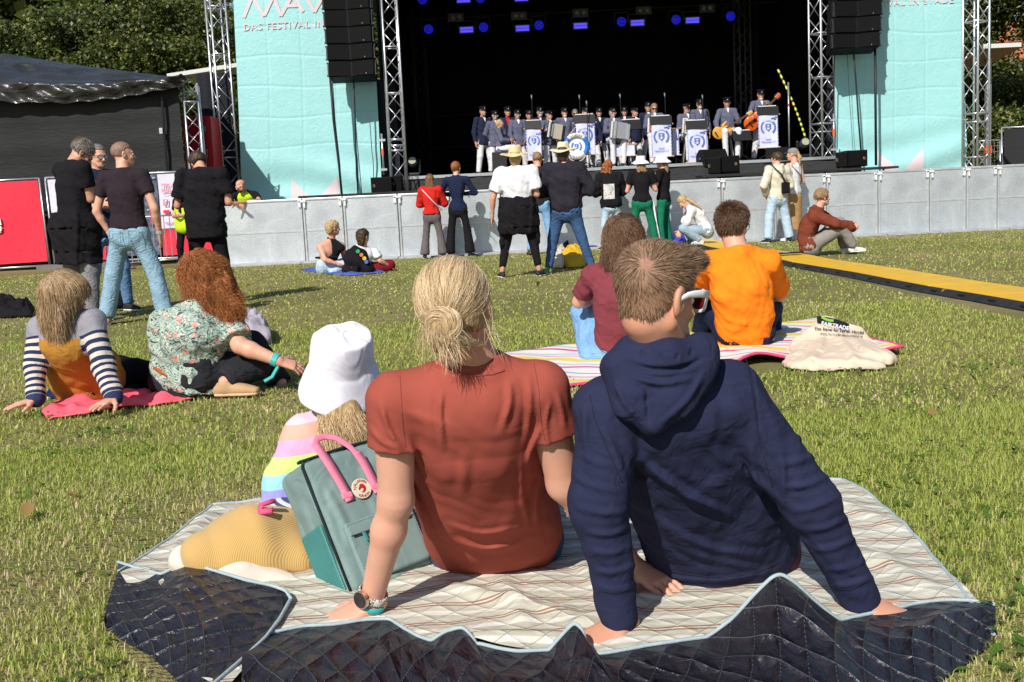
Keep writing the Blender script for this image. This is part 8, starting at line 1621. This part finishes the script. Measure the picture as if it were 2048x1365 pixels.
def manhair(R):
    H, root = R['H'], R['root']; M = H.M; k = H.k; S = Sdf(.02); g = .008
    S.ell(H.w(0, -.014, .036), V(.0762, .0965, .086)*k, M); S.ell(H.w(0, -.036, -.022), V(.060, .050, .062)*k, M, k=.02); S.ell(H.w(0, .055, .085), V(.055, .04, .026)*k, M, k=.03)
    S.box(H.w(0, .035+.1, -.033), V(.12, .09, .1)*k, M@hrotx(0), r=.02, k=.012, op='-')
    for sx in (-1, 1): S.ell(H.w(sx*.083, .004, -.024), V(.022, .034, .042)*k, M, k=.008, op='-')
    S.box(H.w(0, -.02, -.163), V(.14, .12, .082)*k, M@hrotx(-22), r=.01, k=.004, op='-'); v, q = S.mesh(.0042)
    o = mesh_np('hair', v, q, mat('scalp_hair', (.30, .16, .105), .7, .25, 40, .3, 300, .001), root); nr = vnorm(v, q)
    dd = raysnap(v, q, 0)(1290, 532); whorl = dd; n = 20000; sel = rng.integers(0, len(v), n); rt = v[sel]; nn = nr[sel]
    r_ = rt-whorl; dist = np.linalg.norm(r_, axis=1); topness = np.clip(((rt-H.c)@M[:, 2])/k/.08, 0, 1); front = np.clip(((rt-H.c)@M[:, 1])/k/.09+.4, 0, 1)
    ln = .012+.006*rng.random(n)+.026*topness*front+.008*topness; dens = (dist > .002+.009*rng.random(n)); rt, nn, r_, ln, topness, dist = [a[dens] for a in (rt, nn, r_, ln, topness, dist)]; n = len(rt)
    a = r_/(dist[:, None]+1e-6); sw = np.cross(nn, a); d = a+sw*np.exp(-dist/.05)[:, None]*.8+V(.3, 0, 0)*topness[:, None]+V(0, 0, -.35)*(1-topness)[:, None]; d -= nn*(d*nn).sum(1)[:, None]; d /= np.linalg.norm(d, axis=1)[:, None]
    cl = wob(rt*45, 1, 3)[:, None]*.10; d = d+sw*cl+rng.normal(0, .07, (n, 3)); p = rt-nn*.0015; out = []
    for i in range(7): out.append(p.copy()); q_ = d+nn*(.32*(1-i/6)-.05*(i/6)); q_ /= np.linalg.norm(q_, axis=1)[:, None]; p = p+q_*(ln/6)[:, None]
    s_ = strands('hair_strand', np.stack(out, 1), .00038, strandmat('strand_lightbrown_near', (.06, .03, .015), (.48, .31, .19), .4), o); s_['kind'] = 'stuff'
manhair(R)
SEAN = plain('seam_navy', (.008, .009, .022), .9); seam(R, [(1492, 718), (1508, 780), (1514, 840), (1524, 900), (1545, 975)], .0013, SEAN, 'seam', 0); seam(R, [(1180, 790), (1190, 840), (1215, 900), (1245, 965)], .0013, SEAN, 'seam', 0); seam(R, [(1290, 1118), (1350, 1146), (1430, 1156), (1510, 1148), (1572, 1118)], .0016, SEAN, 'seam', 0); seam(R, [(1198, 1182), (1232, 1188), (1266, 1176)], .0014, SEAN, 'seam', 0); seam(R, [(1672, 1178), (1702, 1180), (1738, 1160)], .0014, SEAN, 'seam', 0)
# white sunglasses pushed over the ears
sg = empty('sunglasses', H.w(0, .1, 0), 'white framed sunglasses with dark reddish lenses worn by the man in the navy hoodie', 'sunglasses'); f = MB()
for sx in (-1, 1): f.tube([H.w(sx*.0735, .092, .016), H.w(sx*.0805, .060, .017), H.w(sx*.0835, .030, .014), H.w(sx*.0840, .010, .011), H.w(sx*.083, -.012, .0), H.w(sx*.0815, -.022, -.008)], [(.0022, .0085), (.0022, .0082), (.0022, .0075), (.0022, .0062), (.002, .0048), (.002, .0035)], 8, flat=H.M[:, 2])
fo = f.build('temple', WHITEP, sg, smooth=True)
f = MB(); L = MB()
for sx in (-1, 1):
    pts = []; cx = sx*.037
    for a in np.linspace(0, 2*math.pi, 25)[:-1]: e = .62; ca, sa = math.cos(a), math.sin(a); x = cx+.030*math.copysign(abs(ca)**e, ca)*(1.06 if sa > 0 else .94); zz_ = .0+.0235*math.copysign(abs(sa)**e, sa); pts.append(H.w(x, .109-abs(x)*.22, zz_))
    f.tube(pts, [(.0045, .0028)]*24, 6, closed=True); c = H.w(cx, .108-abs(cx)*.22, 0); L.add([c]+[p-H.M[:, 1]*.001 for p in pts], [(0, i+1, (i+1) % 24+1) for i in range(24)])
f.tube([H.w(-.01, .107, .009), H.w(.01, .107, .009)], .004, 6); f.build('front_frame', WHITEP, sg, smooth=True); L.build('lens', plain('lens_red', (.10, .008, .006), .06, 0, .8), sg)
# wristband
w_ = J['WR']; ax = nrm(J['WR']-J['ER']); c = P(1690, 1238, 2.36); mb = MB(); mb.tube([c, c+V(.02, -.004, -.004), c+V(.045, .0, -.002)], [(.003, .008)]*3, 6, flat=V(0, 0, 1)); solo(mb, 'wristband', TURQ, 'turquoise wristband at the right cuff of the man in the navy hoodie', 'wristband', smooth=True)
# ---------------------------------------------------------------- child
D = 3.05
t = NT('rainbow_knit'); se = t.n('SeparateXYZ'); t.l(t.co(), se.inputs[0]); u = t.math('ADD', se.outputs[2], t.math('MULTIPLY', se.outputs[0], -.12)); z0 = P(600, 1000, D)[2]; z1 = P(620, 808, D)[2]
f = t.math('DIVIDE', t.math('SUBTRACT', u, z0), z1-z0); t.set(t.ramp(f, [(0, (.72, .42, .60)), (.10, (.30, .30, .72)), (.20, (.30, .58, .75)), (.34, (.55, .72, .22)), (.50, (.78, .36, .55)), (.66, (.82, .38, .30)), (.80, (.80, .50, .62))], 'CONSTANT'), .95, 0, .1); p_ = t.bump(t.noise(t.co(), 15, 2, 1.), .4, .015); t.bump(t.noise(t.co(scale=(1, 1, .4)), 160, 2), .5, .002, p_); RAIN = t.m
J = jpix(D, dict(H=(686, 742, .02), N=(662, 838, .05), SL=(612, 872, .02), SR=(720, 862, .08), EL=(566, 968, -.02), ER=(745, 960, .10), WL=(548, 1030, -.05), WR=(760, 1020, .0), PL=(580, 1060, .0), PR=(640, 1060, .08), C=(645, 930, .04), W=(620, 1000, .02)))
R = person('small child in a white bucket hat and rainbow striped jumper on the quilt', J, G(600, 1100), D, .80, .86, dict(yaw=18, pitch=8, roll=14), SKIN_P, dict(m=RAIN, sl=1.9, g=.022, hem=.0, nz=.004, h=.007, k=.04, name='jumper'), None, None,
    dict(style='long', m=H_BL, g=.0, prims=lambda S, H: S.loft([(H.w(0, -.06, -.02), H.M[:, 0], .062, .045), (P(688, 850, D-.06), V(1, 0, 0), .058, .04), (P(690, 905, D-.08), V(1, 0, 0), .048, .03)], k=.02), n=6000, sm=strandmat('strand_child', (.33, .20, .09), (.78, .58, .34)), slen=.07, lift=.06, curl=.4, cfreq=90, rad=.0006, steps=12, jit=.06, smax=P(690, 815, D)[2], flow=lambda p: np.tile(V(.02, -.05, -1), (len(p), 1))), hands=dict(L=None, R=None), fem=.95, hk=1.14)
H = R['H']; b = MB(); T_ = hrotx(10); wf = lambda a, r, z: .004*math.sin(3*a+1+z*25)+.003*math.sin(7*a+2)+(.006*math.sin(2*a+.5) if r > .1 else 0)
pr = [(.128, .142, -.088), (.129, .143, -.083), (.120, .135, -.052), (.109, .124, -.018), (.0995, .1155, .008), (.0955, .1115, .010), (.0945, .110, .05), (.090, .106, .088), (.0865, .1025, .102), (.083, .099, .107), (.055, .068, .111), (.001, .001, .112)]
rows = []; lathe(b, H, (0, -.014, .018), pr, 64, tilt=T_, wf=wf); hat = b.build('bucket_hat', cloth('hat_cotton', (.78, .77, .86), fold=.45, fs=9, bump=.25, bs=600, bd=.0008), R['root'], smooth=True); md = hat.modifiers.new('sub', 'SUBSURF'); md.levels = md.render_levels = 2
tr = mat('corduroy', (.56, .36, .13), .9, .14, 5, 0); t = NT('corduroy_rib'); c = t.co('Object', rot=(0, 0, .55)); wv = t.n('TexWave', wave_type='BANDS', bands_direction='X'); wv.inputs['Scale'].default_value = 78; t.l(c, wv.inputs[0]); f = t.noise(t.co(), 6, 4); t.set(t.mix(f, (.60, .38, .12), (.50, .32, .13)), .95, 0, .1); t.b.inputs['Sheen Weight'].default_value = .3; t.bump(wv.outputs[1], .5, .0015); CORD = t.m
S = Sdf(.04); S.cap(P(592, 1070, 2.98), P(500, 1090, 2.86), .095, .098); S.cap(P(500, 1090, 2.86), P(415, 1110, 2.80), .098, .070); S.cap(P(590, 1120, 2.86), P(470, 1130, 2.80), .07, .066); S.noise(.004, 22, 1); S.plane(V(0, 0, .012), V(0, 0, -1)); mesh_np('trousers', *S.mesh(.0065), CORD, R['root'])
S = Sdf(.03); S.cap(P(480, 1152, 2.77), P(372, 1122, 2.80), .050, .045); S.cap(P(480, 1152, 2.77), P(590, 1182, 2.76), .050, .040); S.plane(V(0, 0, .012), V(0, 0, -1)); mesh_np('trouser_cuff', *S.mesh(.0065), cloth('lining_cream', (.66, .58, .50)), R['root'])
t = NT('striped_vest'); se = t.n('SeparateXYZ'); t.l(t.co(), se.inputs[0]); t.set(t.mix(t.math('GREATER_THAN', t.math('FRACT', t.math('MULTIPLY', t.math('ADD', se.outputs[2], t.math('MULTIPLY', se.outputs[0], .35)), 75.)), .5), (.05, .06, .14), (.55, .56, .60)), .9)
S = Sdf(.03); S.ell(P(572, 1052, 2.98), V(.095, .10, .085)); mesh_np('striped_hem', *S.mesh(.0065), t.m, R['root'])
mb = MB(); mb.tube([P(548, 1002, 2.86), P(522, 1010, 2.84), P(520, 1024, 2.83), P(545, 1022, 2.83)], [(.012, .006)]*4, 6); mb.build('pink_strap', cloth('strap_pink', (.72, .10, .22)), R['root'], smooth=True)
# ---------------------------------------------------------------- backpack
BGM = cloth('pack_greygreen', (.185, .265, .255), rough=.7, fold=.45, fs=8, bs=500, bd=.0006, var=.05); BGT = cloth('pack_teal', (.055, .21, .20), rough=.7, fold=.2, bs=500, bd=.0006); PINK = mat('pack_pink', (.78, .22, .33), .8, .06, 20, .5, 600, .0008); PIPE = cloth('pack_piping', (.02, .028, .03))
O = P(706, 1192, 2.62); T0 = P(600, 922, 2.74); U_ = T0-O; HH_ = np.linalg.norm(U_); U_ = U_/HH_; R1 = P(872, 1105, 2.80)-O; X_ = nrm(R1-U_*(R1@U_)); Nn = np.cross(X_, U_); Nn = Nn if Nn[1] > 0 else -Nn; Wd, Dp = .275, .16
MP = np.stack([X_, Nn, U_], 1); bp = lambda a, b, c=0.: O+X_*(a*Wd)+U_*(b*HH_)+Nn*c
pk = empty('backpack', bp(.5, 0, .06), 'grey green square backpack with pink handles and a round fox badge leaning against the woman', 'backpack')
S = Sdf(.01); S.box(bp(.5, .5, Dp/2), V(Wd/2, Dp/2, HH_/2), MP, r=.022); S.ell(bp(.5, .35, .002), V(Wd*.46, .010, HH_*.4), MP, k=.02); S.noise(.0025, 22, 2); S.noise(.0015, 55, 1)
for pts, h_ in (([(640, 960), (690, 1040), (700, 1100)], .003), ([(600, 1010), (630, 1080)], .004), ([(770, 1120), (840, 1090)], .004), ([(735, 1160), (820, 1150)], .005), ([(650, 1160), (700, 1200)], .004)): S.pfold(pts, 9, h_, 4)
bv, bq = S.mesh(.0045); mesh_np('pack_body', bv, bq, BGM, pk)
mb = MB(); mb.tube([bp(.0, .03, .004), bp(-.004, .5, .002), bp(.0, .95, .004), bp(.03, .995, .006), bp(.5, 1.01, .006), bp(.97, .995, .006), bp(1., .95, .004), bp(1.0, .03, .004)], .0035, 6); mb.build('piping', PIPE, pk, smooth=True)
mb = MB(); mb.tube([bp(.02, 1.004, .02), bp(.5, 1.012, .02), bp(.98, 1.004, .02)], (.004), 6); mb.tube([bp(.02, 1.004, .03), bp(.5, 1.012, .03), bp(.98, 1.004, .03)], (.004), 6); mb.build('zipper', plain('zip_dark', (.02, .025, .04), .4), pk)
S = Sdf(.006); S.box(bp(-.005, .27, Dp*.5), V(.006, Dp*.40, HH_*.27), MP, r=.005); mesh_np('side_pocket', *S.mesh(.004), BGT, pk)
S = Sdf(.006); S.box(bp(.50, .26, -.014), V(Wd*.37, .010, HH_*.215), MP, r=.008); mesh_np('front_pocket', *S.mesh(.004), BGM, pk)
mb = MB(); mb.box(bp(.50, .405, -.026), (Wd*.70, .006, .022), MP); mb.build('pocket_flap', BGM, pk, bevel=.002); mb = MB(); mb.box(bp(.5, .372, -.025), (Wd*.64, .004, .010), MP); mb.build('pocket_zip', PIPE, pk)
mb = MB(); a = bp(.28, .372, -.03); mb.tube([a, a-U_*.022-Nn*.004], [(.006, .0025)]*2, 6); z_ = mb.build('zip_pull', BGT, pk); mb = MB(); mb.tube([a-U_*.022+X_*.006*math.cos(q)-U_*.009*(1+math.sin(q))-Nn*.005 for q in np.linspace(0, 6.283, 13)[:-1]], .0016, 5, closed=True); mb.build('pull_ring', BGT, z_)
def stitch(p, q, m=None, n=None, name='stitching', par=None):
    L = np.linalg.norm(q-p); n = int(L/.006); mb = MB(); d = nrm(q-p)
    for i in range(n): c = lerp(p, q, (i+.5)/n); mb.box(c, (.0034, .0012, .0012), np.stack([d, Nn, np.cross(d, Nn)], 1))
    return mb.build(name, m or plain('thread', (.30, .42, .40), .7), par or pk, kind='stuff')
o_ = -.0255; stitch(bp(.15, .05, o_), bp(.15, .46, o_)); stitch(bp(.15, .46, o_), bp(.85, .46, o_)); stitch(bp(.85, .46, o_), bp(.85, .05, o_)); stitch(bp(-.03, .52, .02), bp(-.03, .52, Dp-.02)); stitch(bp(-.03, .03, .012), bp(-.03, .52, .012))
def flatstrap(name, pts, wd, m, par=pk, lat=None, th_=.0022):
    mb = MB(); lat = X_ if lat is None else lat; P_ = curve(pts, 40); rows = []
    for s_ in (-1, 1): rows.append([p+lat*wd/2*s_ for p in P_])
    A = np.array(rows); mb.grid(A); o = mb.build(name, m, par, smooth=True); md = o.modifiers.new('t', 'SOLIDIFY'); md.thickness = th_; md.offset = 0; return o
def H3(x0): return None
flatstrap('handle', [bp(.305, .615, -.013), bp(.28, .74, -.015), bp(.235, .90, -.018), bp(.20, 1.05, -.012), bp(.205, 1.085, -.004)], .025, PINK); flatstrap('handle', [bp(.617, .61, -.013), bp(.60, .72, -.016), bp(.575, .84, -.02), bp(.54, .93, -.022)], .025, PINK)
mb = MB(); mb.tube(curve([bp(.20, 1.07, -.006), bp(.225, 1.115, -.004), bp(.33, 1.12, -.002), bp(.43, 1.08, -.008), bp(.50, .99, -.018), bp(.545, .91, -.021)], 30), [(.0085, .0018)]*30, 8, flat=-Nn); mb.build('handle_loop', PINK, pk, smooth=True)
for a_ in (.295, .61): mb = MB(); mb.box(bp(a_, .66, -.012), (.030, .008, .016), MP); mb.build('handle_loop', PINK, pk, bevel=.003)
BADW = mat('badge_cream', (.70, .62, .48), .8, .05, 30, .4, 500, .001); BADR = plain('badge_red', (.40, .018, .015), .7); bc = bp(.462, .675, -.012)
mb = MB(); mb.tube([bc, bc-Nn*.0025], [.0275, .0265], 36); bo = mb.build('badge', BADW, pk)
f0 = bc-Nn*.0034
arc_text(bo, 'FJÄLLRÄVEN', f0, .0205, math.radians(105), .0094, BADR, X_, U_, da=.255); arc_text(bo, 'KÅNKEN', f0, .0205, math.radians(-90), .0094, BADR, X_, U_, flip=True, da=.27)
fox = [(.0, .0125), (.006, .011), (.0105, .006), (.012, .0), (.0105, -.006), (.006, -.0105), (-.001, -.012), (-.006, -.0095), (-.002, -.0085), (.002, -.006), (.0035, -.002), (.0015, .001), (-.003, .0005), (-.0085, -.0035), (-.0105, -.001), (-.0085, .0035), (-.0045, .0065), (-.005, .011), (-.002, .009)]
mb = MB(); mb.add([f0+X_*x+U_*z for x, z in fox], [tuple(range(len(fox)))]); mb.build('fox_print', BADR, bo)
STR = cloth('strap_crimson', (.55, .03, .10)); mb = MB(); mb.tube([P(588, 1213, 2.60), P(620, 1222, 2.59), P(655, 1216, 2.60)], [(.010, .004)]*3, 6); mb.build('shoulder_strap', STR, pk, smooth=True); mb = MB(); mb.box(P(640, 1217, 2.585), (.03, .012, .024)); mb.build('buckle', STR, pk, bevel=.003)
# neighbours' small hand at the woman's side belongs to a second child hidden in front of her
D = 2.62; S = Sdf(.006)
hd_ = P(1082, 950, D); 
for i, (dy, L) in enumerate(((0, .034), (.013, .036), (.026, .033), (.038, .027))): a = hd_+V(0, 0, .016-dy); S.cap(a, a+V(L, -.022, .004-.003*i), .0068, .0058, k=.003)
S.ell(hd_+V(-.02, .02, .0), V(.03, .02, .03)); o = mesh_np('body', *S.mesh(.0032), SKIN, None); o.name = 'child_hand'; tag(o, 'small hand clutching the right side of the woman in the terracotta T-shirt', 'person')
